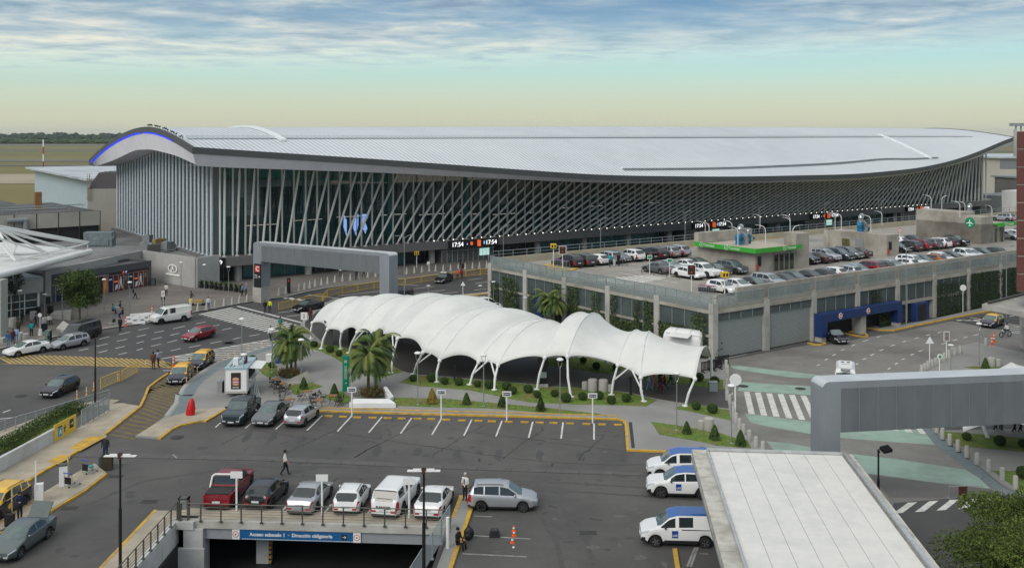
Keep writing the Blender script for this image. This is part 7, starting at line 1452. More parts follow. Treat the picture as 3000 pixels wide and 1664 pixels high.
tree('tree', 'dense green tree in a stone planter in front of the dark entrance building', G('b', 725, 935), 6.5, 2.3, 3.0, 4.2, 9000, .11, 4, lobes=14)
tree('tree', 'sparse dark tree in front of the glass pavilion', G('b', 120, 905), 5, 1.5, 1.9, 4.6, 1500, .10, 8, .08, 8, [m_lf[0], m_lf[0], m_lf[1]])
m_ol = [mat('olive leaf dark', (.045, .075, .012), .8, var=.3, vs=2), mat('olive leaf', (.07, .105, .017), .8, var=.3, vs=2), mat('olive leaf light', (.11, .145, .026), .8, var=.3, vs=2)]
tree('tree', 'large feathery green tree in the lower right corner', (27.3, 45.2, 0), 8, 6.3, 2.9, 2.9, 130000, .075, 21, .22, 90, m_ol)
def palm_proto(seed):
    t = emp('palm_tree', '', 'palm tree', (0, 0, 0), 0, 'palm trees in the park'); rd_ = random.Random(seed); b = MB(); H = 3.4
    for k in range(8): b.tube((0, 0, H * k / 8), (0, 0, H * (k + 1) / 8), .15 - .004 * k, .13 - .004 * k, n=8)
    b.build('trunk', mat('palm bark', (.16, .12, .08), .95, var=.3, vs=8), t, 50); b = MB()
    for k in range(46):
        a = k * 2.4 + rd_.uniform(-.2, .2); el = radians(rd_.uniform(-25, 80)); Lf = rd_.uniform(2.1, 3.0); p = Vector((0, 0, H)); dr = Vector((cos(a) * cos(el), sin(a) * cos(el), sin(el))); pts = [p.copy()]
        for s in range(9): dr = (dr + Vector((0, 0, -.17 - .02 * s))).normalized(); p = p + dr * Lf / 9; pts.append(p.copy())
        side = Vector((-sin(a), cos(a), 0)); mm = rd_.choice([0, 1, 1, 2])
        for s in range(1, 10):
            q0, q1 = pts[s - 1], pts[s]; fw = (q1 - q0).normalized()
            for hh in (.0, .33, .66):
                c = q0.lerp(q1, hh); ll = .48 * sin(pi * (s + hh) / 11) + .08
                for sg in (1, -1):
                    tip = c + side * sg * ll * .75 + fw * ll * .45 + Vector((0, 0, -ll * .55)); w_ = fw * .06; b.poly([c - w_, c + w_, tip], mm)
            b.poly([q0 - side * .015, q0 + side * .015, q1 + side * .012, q1 - side * .012], mm)
    b.build('crown', [mat('palm leaf dark', (.04, .075, .014), .7, var=.2), mat('palm leaf', (.075, .125, .025), .7, var=.2), mat('palm leaf yellowish', (.14, .17, .035), .7, var=.2)], t); return t
PP = [Proto(lambda s=s: palm_proto(s)) for s in (1, 2)]
for k, (c, x, y, lab, sc) in enumerate((('f', 905, 545, 'palm in the left planter, leaning over the crossing', .95), ('f', 950, 500, 'shorter palm behind the other in the left planter', .85), ('f', 860, 560, 'small third palm in the left planter', .75), ('f', 1712, 765, 'front palm beside the tall green sign pillar', 1.0), ('f', 1790, 690, 'rear palm beside the tall green sign pillar', 1.05), ('j', 628, 955, 'palm standing against the ivy wall of the garage, left one', .88), ('j', 690, 972, 'palm standing against the ivy wall of the garage, right one', .84))): PP[k % 2].at(G(c, x, y, .12), k * 1.3, lab, sc=sc)
def ball_proto(r=.5, cone=False, golden=False):
    t = MB(); rd_ = random.Random(3 if cone else 5); n = 900
    if cone:
        for _ in range(900):
            h = rd_.random() ** 1.3; a = rd_.uniform(0, 6.28); rr_ = (1 - h) ** .7 * .42 * rd_.uniform(.75, 1.05) + .02; c = Vector((cos(a) * rr_, sin(a) * rr_, .08 + h * 1.05)); e = Vector((rd_.gauss(0, 1), rd_.gauss(0, 1), rd_.gauss(.4, 1))).normalized() * .055; g_ = e.orthogonal().normalized() * .03; t.poly([c - e, c + g_, c + e, c - g_], rd_.choice([0, 1, 1, 2]))
        t.ell((0, 0, .5), .28, .28, .48, 10, 8, 0)
    else: t.ell((0, 0, .42), .42, .42, .38, 14, 10, 0, .03, rd_); leafmass(t, 0, 0, .43, .5, .5, .43, 1300, .045, rd_, mat2=[0, 1, 1, 2], hollow=.86)
    mm = [mat('golden shrub dark', (.16, .12, .02), .9), mat('golden shrub', (.28, .20, .04), .9), mat('golden light', (.4, .3, .08), .9)] if golden else [mat('box dark', (.025, .05, .012), .9, var=.3, vs=4), mat('box green', (.05, .095, .02), .9, var=.3, vs=4), mat('box light', (.085, .14, .03), .9, var=.3, vs=4)]
    o = t.build('shrub' if not cone else 'conical_shrub', mm); return tag(o, '', 'shrub')
BP, CP = Proto(lambda: ball_proto()), Proto(lambda: ball_proto(cone=True))
balls = [('m', 215, 585), ('m', 300, 622), ('m', 60, 535), ('m', 700, 800), ('m', 1000, 858), ('m', 1170, 862), ('m', 1295, 887), ('m', 1430, 897), ('m', 1605, 912), ('m', 1720, 927), ('m', 1880, 942), ('m', 1938, 980), ('m', 2085, 966), ('m', 2170, 1012), ('m', 2335, 1003), ('m', 2440, 1053), ('n', 90, 1142), ('n', 215, 1198), ('n', 390, 1178), ('n', 565, 1168), ('n', 700, 1218), ('n', 860, 1198), ('n', 1610, 1282), ('n', 1785, 1318), ('n', 400, 782), ('n', 538, 848), ('n', 745, 852), ('n', 1645, 972), ('n', 1810, 1008), ('i', 2120, 1190), ('i', 2385, 1232), ('i', 2570, 1250), ('h', 2572, 412), ('f', 1150, 270), ('f', 500, 440), ('f', 700, 488), ('n', 200, 760)]
for k, (c, x, y) in enumerate(balls):
    lab = 'round clipped green shrub on the lawn strip along the front legs of the white tent'; gp_ = 'round shrubs along the tent'
    if k in (0, 1, 2, 3): lab, gp_ = 'round clipped shrub on the lawn at the left legs of the tent', 'round shrubs left of the tent'
    if k in (22, 23): lab, gp_ = 'round clipped shrub in the corner lawn %s the last tent leg' % ('beside' if k == 22 else 'right of'), None
    if 24 <= k <= 28 or k == 36: lab, gp_ = 'round clipped shrub on the lawn behind the right part of the tent', 'round shrubs behind the tent'
    if 29 <= k <= 32: lab, gp_ = 'round dark shrub on the lawn under the large grey portal', 'round shrubs at the right plaza'
    if 33 <= k <= 35: lab, gp_ = 'round shrub on the small lawn near the food truck and palms', 'round shrubs near the food truck'
    o = BP.at(G(c, x, y, .15), k * 1.7, lab, gp_, sc=R0.uniform(.68, .95))
for k, (c, x, y) in enumerate((('f', 1035, 712), ('f', 1355, 787), ('m', 1502, 1078), ('m', 1840, 1100), ('m', 2203, 1137), ('g', 2078, 355), ('g', 2300, 402), ('h', 437, 167), ('i', 2270, 626))): CP.at(G(c, x, y, .15), k, ['small conical shrub on the triangular lawn below the left palms', 'small conical shrub beside the green sign pillar', 'conical shrub on the front lawn, right of the golden one', 'conical shrub half behind a parking sign', 'conical shrub alone near the end of the front lawn', 'conical shrub on the corner lawn beside the lamp post', 'middle conical shrub on the corner lawn by the bollards', 'conical shrub nearest the white canopy roof', 'conical shrub on the right plaza above the grey portal'][k], 'clipped conical shrubs', sc=R0.uniform(.85, 1.05))
o = ball_proto(cone=True, golden=True); o.location = G('f', 2380, 862, .15); o.scale = (1.15,) * 3; tag(o, 'golden yellow conical shrub on the front lawn strip', 'shrub')
def spiky(label, loc, R, n, seed, cols):
    rd_ = random.Random(seed); b = MB()
    for _ in range(n):
        a = rd_.uniform(0, 6.28); r0 = rd_.uniform(0, R * .6); c = Vector((cos(a) * r0, sin(a) * r0 * .8, 0)); a2 = rd_.uniform(0, 6.28); el = rd_.uniform(.5, 1.4); L_ = rd_.uniform(.5, 1.0); d1 = Vector((cos(a2) * cos(el), sin(a2) * cos(el), sin(el))); tip = c + d1 * L_; sd = Vector((-sin(a2), cos(a2), 0)) * .035; md = c + d1 * L_ * .6; b.poly([c - sd, c + sd, md + sd, md - sd], rd_.randrange(3)); b.poly([md - sd, md + sd, tip + Vector((0, 0, -.12))], rd_.randrange(3))
    leafmass(b, 0, R * -.35, .25, R, R * .55, .3, n, .07, rd_, mat2=[3, 3, 0], hollow=.1)
    o = b.build('planter_bush', [mat(n_, c_, .9) for n_, c_ in cols] + [m_lf[1]]); o.location = loc; return tag(o, label, 'bush')
cl_ = [('flax red', (.12, .05, .03)), ('flax brown', (.2, .12, .05)), ('flax green', (.07, .09, .02))]
spiky('reddish spiky plants in the left triangular planter', G('f', 880, 565, .3), 1.7, 420, 1, cl_); spiky('reddish spiky plants in the planter beside the green sign pillar', G('f', 1750, 775, .3), 1.7, 420, 2, cl_)
def wedge(label, pts, z0, z1, m=None):
    b = MB(); P_ = [G(*p[:3], p[3]) for p in pts]; b.poly(P_); base = [Vector((p.x, p.y, .1)) for p in P_]
    for k in range(len(P_)): b.poly([base[k], base[(k + 1) % len(P_)], P_[(k + 1) % len(P_)], P_[k]])
    o = b.build('stone_planter', m or m_concl); return tag(o, label, 'planter')
wedge('sloping triangular concrete planter edge under the left palms', [('f', 800, 648, .35), ('f', 850, 655, .3), ('f', 1135, 625, .35), ('f', 1070, 525, 1.3)], 0, 0); wedge('long low white concrete planter below the palms by the green pillar', [('f', 1512, 862, .5), ('f', 1998, 862, .5), ('f', 1930, 815, .7), ('f', 1560, 812, .7)], 0, 0, m_white); wedge('white slanted planter block right of the reddish plants', [('f', 1870, 690, .9), ('f', 1900, 685, .9), ('f', 1978, 790, .4), ('f', 1930, 815, .5)], 0, 0, m_white)
wedge('grey slanted stone planter in front of the dark passenger van', [('b', 510, 1000, .4), ('b', 600, 1030, .4), ('b', 640, 970, .8), ('b', 575, 930, 1.0)], 0, 0); wedge('long stone bench planter under the plaza tree', [('b', 460, 870, .7), ('b', 640, 885, .7), ('b', 650, 830, .7), ('b', 500, 840, .7)], 0, 0)
rh = random.Random(9); b = MB(); hp = gp('c', [(0, 600), (100, 545), (200, 490), (300, 430), (400, 370), (500, 330), (560, 305)])
for a, d in zip(hp, hp[1:]):
    for k in range(3): p = a.lerp(d, k / 3); leafmass(b, p.x, p.y + .2, .45, .9, .7, .55, 420, .07, rh, mat2=[0, 1, 1, 2], hollow=.2)
leafmass(b, hp[-1].x + 1.2, hp[-1].y, .3, 1.1, .6, .3, 200, .07, rh, mat2=[0, 1]); stuff(b.build('ground_cover', m_lf), 'low green ground cover behind the white wall at left', 'ground cover')
b = MB(); ri = random.Random(12)
def ivy_u(u0, u1, z0, z1, n):                     # on the garage front
    for _ in range(n):
        u, z = ri.uniform(u0, u1), z0 + (z1 - z0) * ri.random() ** 1.3; c = T(u, GV0 - .16 - ri.random() * .15, z); e = (DU * ri.uniform(-1, 1) + Vector((0, 0, ri.uniform(-1, 1)))).normalized() * .13; g_ = (DU * e.z - Vector((0, 0, 1)) * e.dot(DU)).normalized() * .09 - DV * .03; b.poly([c - e, c + g_, c + e, c - g_], ri.choice([0, 0, 1]))
def ivy_v(v0, v1, z0, z1, n):
    for _ in range(n):
        v, z = ri.uniform(v0, v1), z0 + (z1 - z0) * ri.random() ** 1.3; c = T(GU - .16 - ri.random() * .2, v, z); e = (DV * ri.uniform(-1, 1) + Vector((0, 0, ri.uniform(-1, 1)))).normalized() * .13; g_ = (DV * e.z - Vector((0, 0, 1)) * e.dot(DV)).normalized() * .09 - DU * .03; b.poly([c - e, c + g_, c + e, c - g_], ri.choice([0, 0, 1, 2]))
for v0, v1, z0, z1, n in ((-81, -79, .1, 4.6, 520), (-78, -74, .1, 3.0, 1000), (-73, -71.5, .1, 4.9, 500), (-71, -66, .1, 2.2, 1100), (-71, -70, 2, 4.8, 130), (-67, -66, 1, 4.8, 200), (-65, -58, .1, 2.4, 1200), (-64, -62.5, 2, 4.8, 160), (-60, -58, 2, 4.8, 330), (-56.5, -55, .1, 4.6, 350), (-52, -50, .1, 3, 260), (-47.5, -44, .1, 4.4, 800), (-43, -41.2, .1, 3.4, 350)): ivy_v(v0, v1, z0, z1, n)
for u0, u1, z0, z1, n in ((25, 26, .1, 2, 10), (53.5, 57, .1, 2.6, 500), (52, 54, 2.8, 4.7, 160), (66, 73, .1, 4.4, 1300), (74, 81.5, .1, 4.9, 2200), (82, 90, .1, 4.9, 2400), (90, 98, .1, 4.9, 2200), (98, 112, .1, 4.9, 3000)): ivy_u(u0, u1, z0, z1, n)
stuff(b.build('ivy', [mat('ivy dark', (.016, .032, .010), .9, var=.3), mat('ivy', (.035, .06, .014), .9, var=.3), mat('ivy light', (.085, .12, .025), .9, var=.3)]), 'green ivy climbing over the mesh walls of the garage', 'ivy')
# ================================================================ STREET FURNITURE
def lamp_a():
    t = emp('street_lamp', '', 'street lamp', (0, 0, 0), 0); b = MB(); b.lathe([(.14, 0), (.14, .05), (.055, .08), (.05, .5), (.035, 3.9)], n=8); b.build('pole', m_steel, t, 50); b = MB()
    for s in (1, -1): b.path([(0, 0, 3.85), (s * .1, 0, 4.0), (s * .17, 0, 4.25), (s * .14, 0, 4.5)], .02, 5)
    b.build('lyre_bracket', m_steel, t, 60); b = MB(); b.lathe([(.05, 4.46), (.26, 4.5), (.3, 4.58), (.2, 4.68), (.03, 4.72)], n=14); b.build('lamp_head', m_white, t, 60); return t
LA = Proto(lamp_a)
lampsA = [('m', 1042, 1082, 580, 'on the front lawn left of the golden shrub'), ('m', 1665, 1096, 600, 'on the front lawn between two parking signs'), ('m', 2385, 1172, 640, 'on the front lawn near its right tip'), ('g', 1998, 328, -140, 'on the corner lawn beside the last tent leg'), ('i', 252, 1218, 745, 'beside the round white sign by the bollards'), ('f', 1008, 645, 185, 'in front of the left palms'), ('f', 705, 538, 78, 'left of the left palms'), ('f', 408, 790, 340, 'in front of the food truck'), ('f', 388, 398, -30, 'behind the food truck on the kerb'),
    ('b', 1648, 655, 395, 'in front of the round emblem wall'), ('b', 1860, 685, 415, 'left of the row of potted plants'), ('b', 2080, 706, 435, 'beside the row of potted plants'), ('b', 948, 850, 548, 'in front of the white walking figure posters, left'), ('b', 1182, 885, 573, 'on the plaza behind the plastic barriers'), ('b', 567, 922, 590, 'beside the trunk of the plaza tree'), ('b', 798, 910, 620, 'right of the plaza tree'), ('b', 407, 905, 685, 'between the pavilion and the plaza tree'), ('b', 342, 860, 560, 'at the corner of the glass pavilion'), ('b', 180, 985, 650, 'in front of the glass pavilion'),
    ('j', 143, 805, 570, 'at the left corner of the garage'), ('j', 818, 900, 770, 'beside the palms at the garage wall'), ('j', 1257, 1020, 818, 'against the ivy wall behind the tent'), ('j', 432, 880, 725, 'by the garage column left of the palms'), ('i', 1995, 645, 430, 'beside the triangular sign on the right plaza'), ('i', 2220, 606, 257, 'on the right plaza below the far taxi'), ('l', 1573, 990, 885, 'behind the tent beside the portal leg'), ('l', 1985, 985, 890, 'behind the tallest tent arch'), ('l', 2445, 985, 903, 'behind the tent near the road median')]
for c, x, y, yt, lab in lampsA:
    p = G(c, x, y, .12); X, Yt = px(c, x, yt); h = CH - (Yt - HY_) * p.y / F_ - .12; o = LA.at(p, .3, 'slim lamp post with a white head ' + lab, 'slim lamp posts with white heads'); o.scale = (1, 1, max(.5, h / 4.7))
def tall_lamp(label, loc, h, two=True, m=None):
    t = emp('tall_street_lamp', label, 'street lamp', loc, TA); b = MB(); b.tube((0, 0, 0), (0, 0, h), .08, .05, n=8); b.build('pole', m or m_steel, t, 60)
    for s in ((1, -1) if two else (1,)): b = MB(); b.path([(0, 0, h), (s * .7, 0, h + .35), (s * 1.0, 0, h + .38)], .035); b.box(min(s * 1.0, s * 1.5), max(s * 1.0, s * 1.5), -.1, .1, h + .34, h + .42); b.build('lamp_arm', m or m_steel, t)
for c, x, y, yt, lab in (('l', 1772, 945, 398, 'tall two armed lamp post right behind the first portal'), ('o', 320, 720, 185, 'tall two armed lamp post behind the left corner of the garage'), ('j', 1117, 560, 5, 'tall two armed lamp post between terminal and deck middle'), ('j', 1885, 520, -60, 'tall two armed lamp post behind the green banded hut'), ('k', 578, 490, 118, 'tall two armed lamp post over the first hut roof'), ('k', 1073, 455, 92, 'tall two armed lamp post left of the middle hut'), ('k', 1500, 430, 70, 'tall two armed lamp post before the airplane sign hut')):
    p = G(c, x, y); X, Yt = px(c, x, yt); tall_lamp(lab, p, max(4, CH - (Yt - HY_) * p.y / F_ - .3))
p = G('k', 1687, 1025); tall_lamp('tall single pole in front of the garage near the small blue doorway', p, 9.3, False); p = G('k', 2443, 960); tall_lamp('tall grey pole in front of the ivy end of the garage', p, 8.8, False)
def black_post(label, p, h, kind): 
    t = emp('black_lamp_post', label, 'lamp post', p, 0); b = MB(); b.tube((0, 0, 0), (0, 0, h * .55), .09, n=8); b.tube((0, 0, h * .55), (0, 0, h), .06, n=8); b.build('pole', m_black, t, 60)
    if kind == 2:
        for s in (1, -1): b = MB(); b.box(min(s * .08, s * .85), max(s * .08, s * .85), -.12, .12, h - .16, h - .12); b.box(min(s * .1, s * .55), max(s * .1, s * .55), -.06, .06, h - .12, h - .04); b.build('lamp_head', m_white, t)
        b = MB(); b.box(-.12, .12, -.1, .1, h - .25, h); b.build('bracket', mat('rust brown', (.06, .03, .02)), t)
    if kind == 3: b = MB(); b.box(-.06, .1, -.05, .05, h - .2, h - .1); b.M = Matrix.Translation((.45, -.05, h)) @ Matrix.Rotation(.35, 4, 'X') @ Matrix.Rotation(.3, 4, 'Z'); b.box(-.3, .3, -.24, .24, -.08, .12); b.build('floodlight', m_black, t)
black_post('thin black post rising from the garden footway at left', G('c', 683, 264), CH - (990 - HY_) * G('c', 683, 264).y / F_, 1); black_post('black lamp post with flat white heads beside the ramp pit railing', (-20.9, 51.9, 0), 6.5, 2); black_post('black lamp post with flat white heads in front of the ramp bridge', (-4.55, 50.2, 0), 6.3, 2); black_post('black floodlight post behind the edge of the white canopy roof', (22.6, 60, 0), 4.1, 3)
def sign_post(name, label, p, h, parts, r=.045, grp=None, rz=0):
    t = emp(name, label, 'sign', p, rz, grp); b = MB(); b.tube((0, 0, 0), (0, 0, h), r, n=8); b.build('post', m_white, t, 60)
    for nm, bb_, mm in parts: b = MB(); bb_(b); b.build(nm, mm, t)
    return t
def board(w_, z0, z1, y=-.06): return lambda b: b.box(-w_ / 2, w_ / 2, y, y + .05, z0, z1)
def park_sign(label, p, back=False, dark=True):
    s = 1
    t = sign_post('parking_sign', label, p, 2.35, [('board', board(.74, 2.05, 2.46), m_white)] + ([('panel', board(.58, 2.13, 2.37, -.075), mat('panel navy', (.02, .04, .06)))] if dark else []), .065, 'parking row signs')
    if dark: text('RESERVADO', .11, m_white, t, face_M((0, -.08, 2.25), (1, 0, 0)), 'lettering', .003, bold=True)
park_sign('white sign with a dark panel beside the small silver hatchback bays', G('f', 1540, 1002)); park_sign('white sign with a dark panel below the golden shrub', G('f', 2475, 1032)); park_sign('white sign with a dark panel beside the half hidden conical shrub', G('g', 640, 256)); park_sign('white sign with a dark panel at the right end of the parking row', G('g', 1326, 272))
for c, x, y, lab in (('e', 622, 632, 'blank white sign board behind the dark red pickup'), ('e', 1428, 664, 'blank white sign board behind the silver saloon by the ramp'), ('e', 2250, 700, 'blank white sign board behind the tall white pickup')): park_sign(lab, G(c, x, y, .15), dark=False)
def disc(z, r, y=-.05): 
    def f(b): b.M = Matrix.Translation((0, y, z)) @ Matrix.Rotation(pi / 2, 4, 'X'); b.lathe([(r, 0), (r, .04)], n=24)
    return f
def tri(z, r): return lambda b: [b.poly([(-r, y, z - r * .8), (r, y, z - r * .8), (0, y, z + r * .9)][::s]) for y, s in ((-.06, 1), (-.03, -1))]
sign_post('round_sign', 'white round sign back on a pole by the bollards left of the tinted road', G('i', 282, 1000), 3.0, [('disc', disc(3.05, .5), m_white)], .07); sign_post('round_sign', 'white round sign back on a pole before the ivy covered garage wall', G('k', 2115, 925), 3.3, [('disc', disc(3.4, .42), m_white)]); sign_post('triangle_sign', 'white triangular sign on the right plaza edge', G('i', 1826, 630), 2.7, [('triangle', tri(2.95, .42), m_white)]); sign_post('triangle_sign', 'white triangular sign on the road behind the tallest tent arch', G('l', 2292, 965), 2.2, [('triangle', tri(2.3, .35), m_white)])
sign_post('round_sign', 'small round white sign on a short white pole by the turquoise jacket', G('t', 645, 1000, .13), 2.2, [('disc', disc(2.35, .24), m_white), ('base', lambda b: b.lathe([(.25, 0), (.2, .7)], n=10), m_white)]); sign_post('round_sign', 'small green and white round sign above the large portal', G('i', 1905, 690), 1.9, [('disc', disc(2.0, .26), m_white), ('centre', disc(2.0, .14, -.1), mat('sign green', (.0, .25, .10)))])
sign_post('speed_limit_sign', 'round red ringed speed limit sign reading 20 beside the middle hut', G('r', 1238, 420, GZ), 2.0, [('ring', disc(2.15, .36), mat('sign red', (.6, .05, .04))), ('centre', disc(2.15, .26, -.09), m_white)], rz=-.2); text('20', .32, m_black, bpy.data.objects['speed_limit_sign'], face_M((0, -.14, 2.15), (1, 0, 0)), 'lettering', .003, bold=True)
m_mar = mat('dark maroon panel', (.05, .018, .015), .4, var=.2, vs=5)
def info(label, p, w_, z0, z1, mm=None):
    t = sign_post('information_board', label, p, z1, [('frame', board(w_, z0, z1), m_white), ('panel', board(w_ - .12, z0 + .06, z1 - .06, -.075), mm or m_mar)], .05)
    b = MB(); b.poly([(-.12, -.08, z0 + .25), (.02, -.08, z0 + .2), (.12, -.08, z0 + .4), (0, -.08, z0 + .5)]); b.box(-.12, .12, -.082, -.078, z1 - .3, z1 - .2); b.build('symbol', mat('dull orange', (.3, .08, .03)), t)
info('dark red info board on a white pole by the purple trolleys', G('o', 1065, 738, GZ), .95, 2.1, 3.2); info('dark red info board on a white pole by the pink trolleys', G('s', 625, 938, GZ), .95, 2.0, 3.2); info('dark info board on a white pole on the right plaza edge', G('i', 1960, 548), .62, 1.9, 2.9, m_greyp); info('blank white board on a post behind the white delivery van', G('b', 1485, 800, .13), .45, 1.3, 2.1, m_white); info('white board leaning post at the left end of the tent', G('l', 882, 1215), .8, 1.0, 1.9, m_white)
def cube_sign(label, p, h): sign_post('yellow_cube_sign', label, p, h, [('cube', lambda b: b.box(-.4, .4, -.4, .4, h, h + .55), mat('sign yellow', (.62, .40, .02))), ('symbol', lambda b: (b.box(-.25, -.05, -.41, -.4, h + .1, h + .45), b.box(.1, .3, -.41, -.4, h + .1, h + .45)), m_black)], .06)
cube_sign('yellow cube sign over the purple trolleys', G('o', 950, 700, GZ), 2.6); cube_sign('yellow cube sign over the pink trolleys', G('s', 1043, 975, GZ), 2.1); cube_sign('yellow cube sign on the pavement beside the terminal shops', G('l', 1882, 680, .13), 2.3)
for c, x, y, lab in (('s', 100, 692, 'small green sign on a white post, left of the deck pair'), ('s', 350, 742, 'small green sign on a white post, right of the deck pair')): sign_post('green_sign', lab, G(c, x, y, GZ), 2.2, [('board', board(.62, 1.85, 2.35), m_white), ('panel', board(.52, 1.92, 2.28, -.07), mat('sign green', (.0, .25, .10)))], .045)
b = MB(); A, B = G('s', 0, 690, GZ), G('s', 475, 775, GZ); b.path([A, A + Vector((0, 0, .5)), B + Vector((0, 0, .5)), B], .03); [b.tube(A.lerp(B, k / 3), A.lerp(B, k / 3) + Vector((0, 0, .5)), .03) for k in (1, 2)]; o = b.build('hoop_rail', m_darkst); tag(o, 'long low dark hoop rail before the two small green signs', 'rail')
# totems
def totem(name, label, p, w_, d, h, mm, rz, extra=()):
    t = emp(name, label, 'sign pillar', p, rz); b = MB(); b.box(-w_ / 2, w_ / 2, -d / 2, d / 2, 0, h); b.build('body', mm, t)
    for nm, bx_, m_ in extra: b = MB(); b.box(*bx_); b.build(nm, m_, t)
    return t
tt = totem('green_totem', 'tall green sign pillar with a white cross symbol beside the palms', G('f', 1478, 738, .12), .62, .28, 3.25, mat('totem green', (.0, .22, .12), .45, var=.06), .1)
b = MB(); b.M = Matrix.Translation((-.03, -.15, 2.75)); 
for a in (.785, -.785): b2 = b.M; b.M = b.M @ Matrix.Rotation(a, 4, 'Y'); b.box(-.17, .17, -.008, 0, -.025, .025); b.M = b2
for k in range(11): b.box(-.12, .12, -.008, 0, -.45 - k * .11, -.42 - k * .11)
b.box(.0, .08, -.008, 0, -2.0, -1.9); b.build('symbols', m_white, tt); b = MB(); b.box(.14, .18, -.152, -.13, 0, 3.25); b.build('edge_groove', m_darkst, tt)
totem('dark_totem', 'large black information pillar with a pale lower panel under the tent', G('m', 2220, 915, .13), .95, .35, 2.7, m_black, .1, (('panel', (-.25, .35, -.185, -.176, .9, 1.45), m_rail), ('foot', (-.5, .5, -.2, .2, 0, .35), m_concl))); totem('dark_totem', 'black information pillar under the left end of the tent', G('m', 430, 520, .13), 1.0, .35, 2.6, m_black, .2); totem('dark_totem', 'slim dark post sign standing under the middle of the tent', G('m', 1390, 852, .13), .16, .16, 1.5, m_black, 0); totem('dark_totem', 'short dark post sign by the stone pots under the tent', G('n', 908, 1125, .13), .2, .16, 1.55, m_black, 0, (('head', (-.15, .15, -.1, .1, 1.15, 1.6), m_black),)); totem('dark_totem', 'narrow black kiosk sign with a red dot on the plaza behind the portal leg', G('l', 745, 905, .13), .5, .3, 2.2, m_black, .1, (('red_mark', (-.12, .12, -.16, -.15, 1.7, 1.95), mat('sign red', (.6, .05, .04))),))
totem('dark_totem', 'dark cylinder shaped column inside the left tent opening', G('m', 200, 510, .13), .9, .9, 2.6, m_dg, .3); totem('ticket_machine', 'white ticket machine with a yellow post on the traffic island', G('c', 455, 835, .14), .5, .45, 1.35, m_white, .35, (('cap', (-.27, .27, -.25, .25, 1.35, 1.43), m_darkst),)); bp_ = totem('barrier_post', 'white barrier box with a raised white arm on the traffic island', G('c', 280, 958, .14), .5, .42, 1.2, m_white, .35, (('arm', (-.22, -.13, -.25, -.2, .9, 2.7), m_white),))
sign_post('yellow_post', 'plain pale yellow post behind the white ticket machine', G('c', 488, 815, .14), 1.8, [], .07).children[0].data.materials[0] = mat('pale yellow post', (.5, .44, .2)); sign_post('yellow_post', 'pale yellow post in front of the cut off taxi', G('c', 85, 1055, .14), 1.7, [], .045).children[0].data.materials[0] = mat('pale yellow post', (.5, .44, .2))
# bollards
def cone_b(): b = MB(); b.lathe([(.24, 0), (.22, .06), (.15, .5), (.07, 1.05), (.01, 1.12)], n=10); o = b.build('cone_bollard', m_concl, None, 50); return tag(o, '', 'bollard')
CB = Proto(cone_b)
for c, L in (('l', [(658, 925), (720, 912), (778, 900), (835, 887), (885, 873), (932, 860), (980, 847), (1035, 835), (1090, 823), (1155, 808), (1223, 800), (1292, 793), (1365, 783), (1448, 767), (1517, 760), (1587, 750), (1793, 735), (1860, 727), (1928, 720), (1993, 713), (2050, 710), (2117, 710), (2183, 705), (2250, 700), (2312, 692), (2378, 686), (2440, 682), (2503, 675)]), ('b', [(1800, 843), (1880, 832)]), ('l', [(15, 1055), (90, 1040), (170, 1020), (243, 1008), (308, 995), (375, 985)]), ('o', [(20, 712), (112, 706)])):
    for x, y in L: left = (c, x) in [('l', 15), ('l', 90), ('l', 170), ('l', 243), ('l', 308), ('l', 375)] or c == 'b'; CB.at(G(c, x, y, .13), 0, 'pale cone shaped bollard on the plaza kerb left of the portal leg' if left else 'pale cone shaped bollard on the pavement kerb between portal and terminal', 'cone bollards left of the portal' if left else 'cone bollards along the terminal')
def cyl_b(): b = MB(); b.lathe([(.17, 0), (.16, .78), (.13, .84), (.02, .86)], n=12); o = b.build('concrete_bollard', m_concl, None, 40); return tag(o, '', 'bollard')
YB = Proto(cyl_b)
for gi, (c, L, lab, gr) in enumerate((('i', [(210, 620), (222, 665), (222, 720), (213, 775), (215, 825), (218, 875), (240, 905), (262, 965), (265, 1010), (290, 1055), (318, 1102), (348, 1147), (395, 1197), (447, 1252), (502, 1290)], 'grey concrete bollard in the line left of the zebra and tinted road', 'bollards left of the tinted road'), ('i', [(1762, 662), (1787, 648), (1812, 630), (1845, 615), (1873, 600), (1902, 578), (1940, 562), (1980, 540), (2025, 520), (2068, 502), (2273, 440)], 'grey concrete bollard in the line above the large grey portal', 'bollards above the portal'), ('i', [(1840, 1087), (1885, 1132), (1930, 1180), (1987, 1228), (2052, 1277), (2123, 1327)], 'grey concrete bollard in the line right of the tinted road', 'bollards right of the tinted road'), ('h', [(2222, 310), (2310, 364), (2412, 427), (2512, 490)], 'grey concrete bollard in the line right of the tinted road', 'bollards right of the tinted road'))):
    for x, y in L: YB.at(G(c, x, y, .1), 0, lab, gr)
def del_b(): b = MB(); b.lathe([(.12, 0), (.1, .05), (.045, .1), (.045, .75), (.02, .78)], n=8, m=0); b.lathe([(.05, .35), (.05, .45)], n=8, m=1); b.lathe([(.05, .58), (.05, .66)], n=8, m=1); o = b.build('lane_post', [mat('post yellow orange', (.62, .30, .02)), m_white], None, 50); return tag(o, '', 'lane post')
LP = Proto(del_b)
for c, x, y in (('u', 805, 1250), ('u', 858, 1190), ('u', 905, 1120), ('u', 977, 1090), ('u', 1372, 875), ('u', 1475, 845), ('u', 1585, 795), ('u', 1800, 720), ('u', 2018, 650), ('u', 148, 965), ('c', 552, 215), ('c', 620, 188), ('c', 672, 155), ('c', 845, 90)): LP.at(G(c, x, y, .01), 0, 'thin yellow flexible lane post beside the curved kerb' if c == 'u' else 'thin yellow flexible lane post by the yellow barrier panels', 'yellow lane posts ' + c)
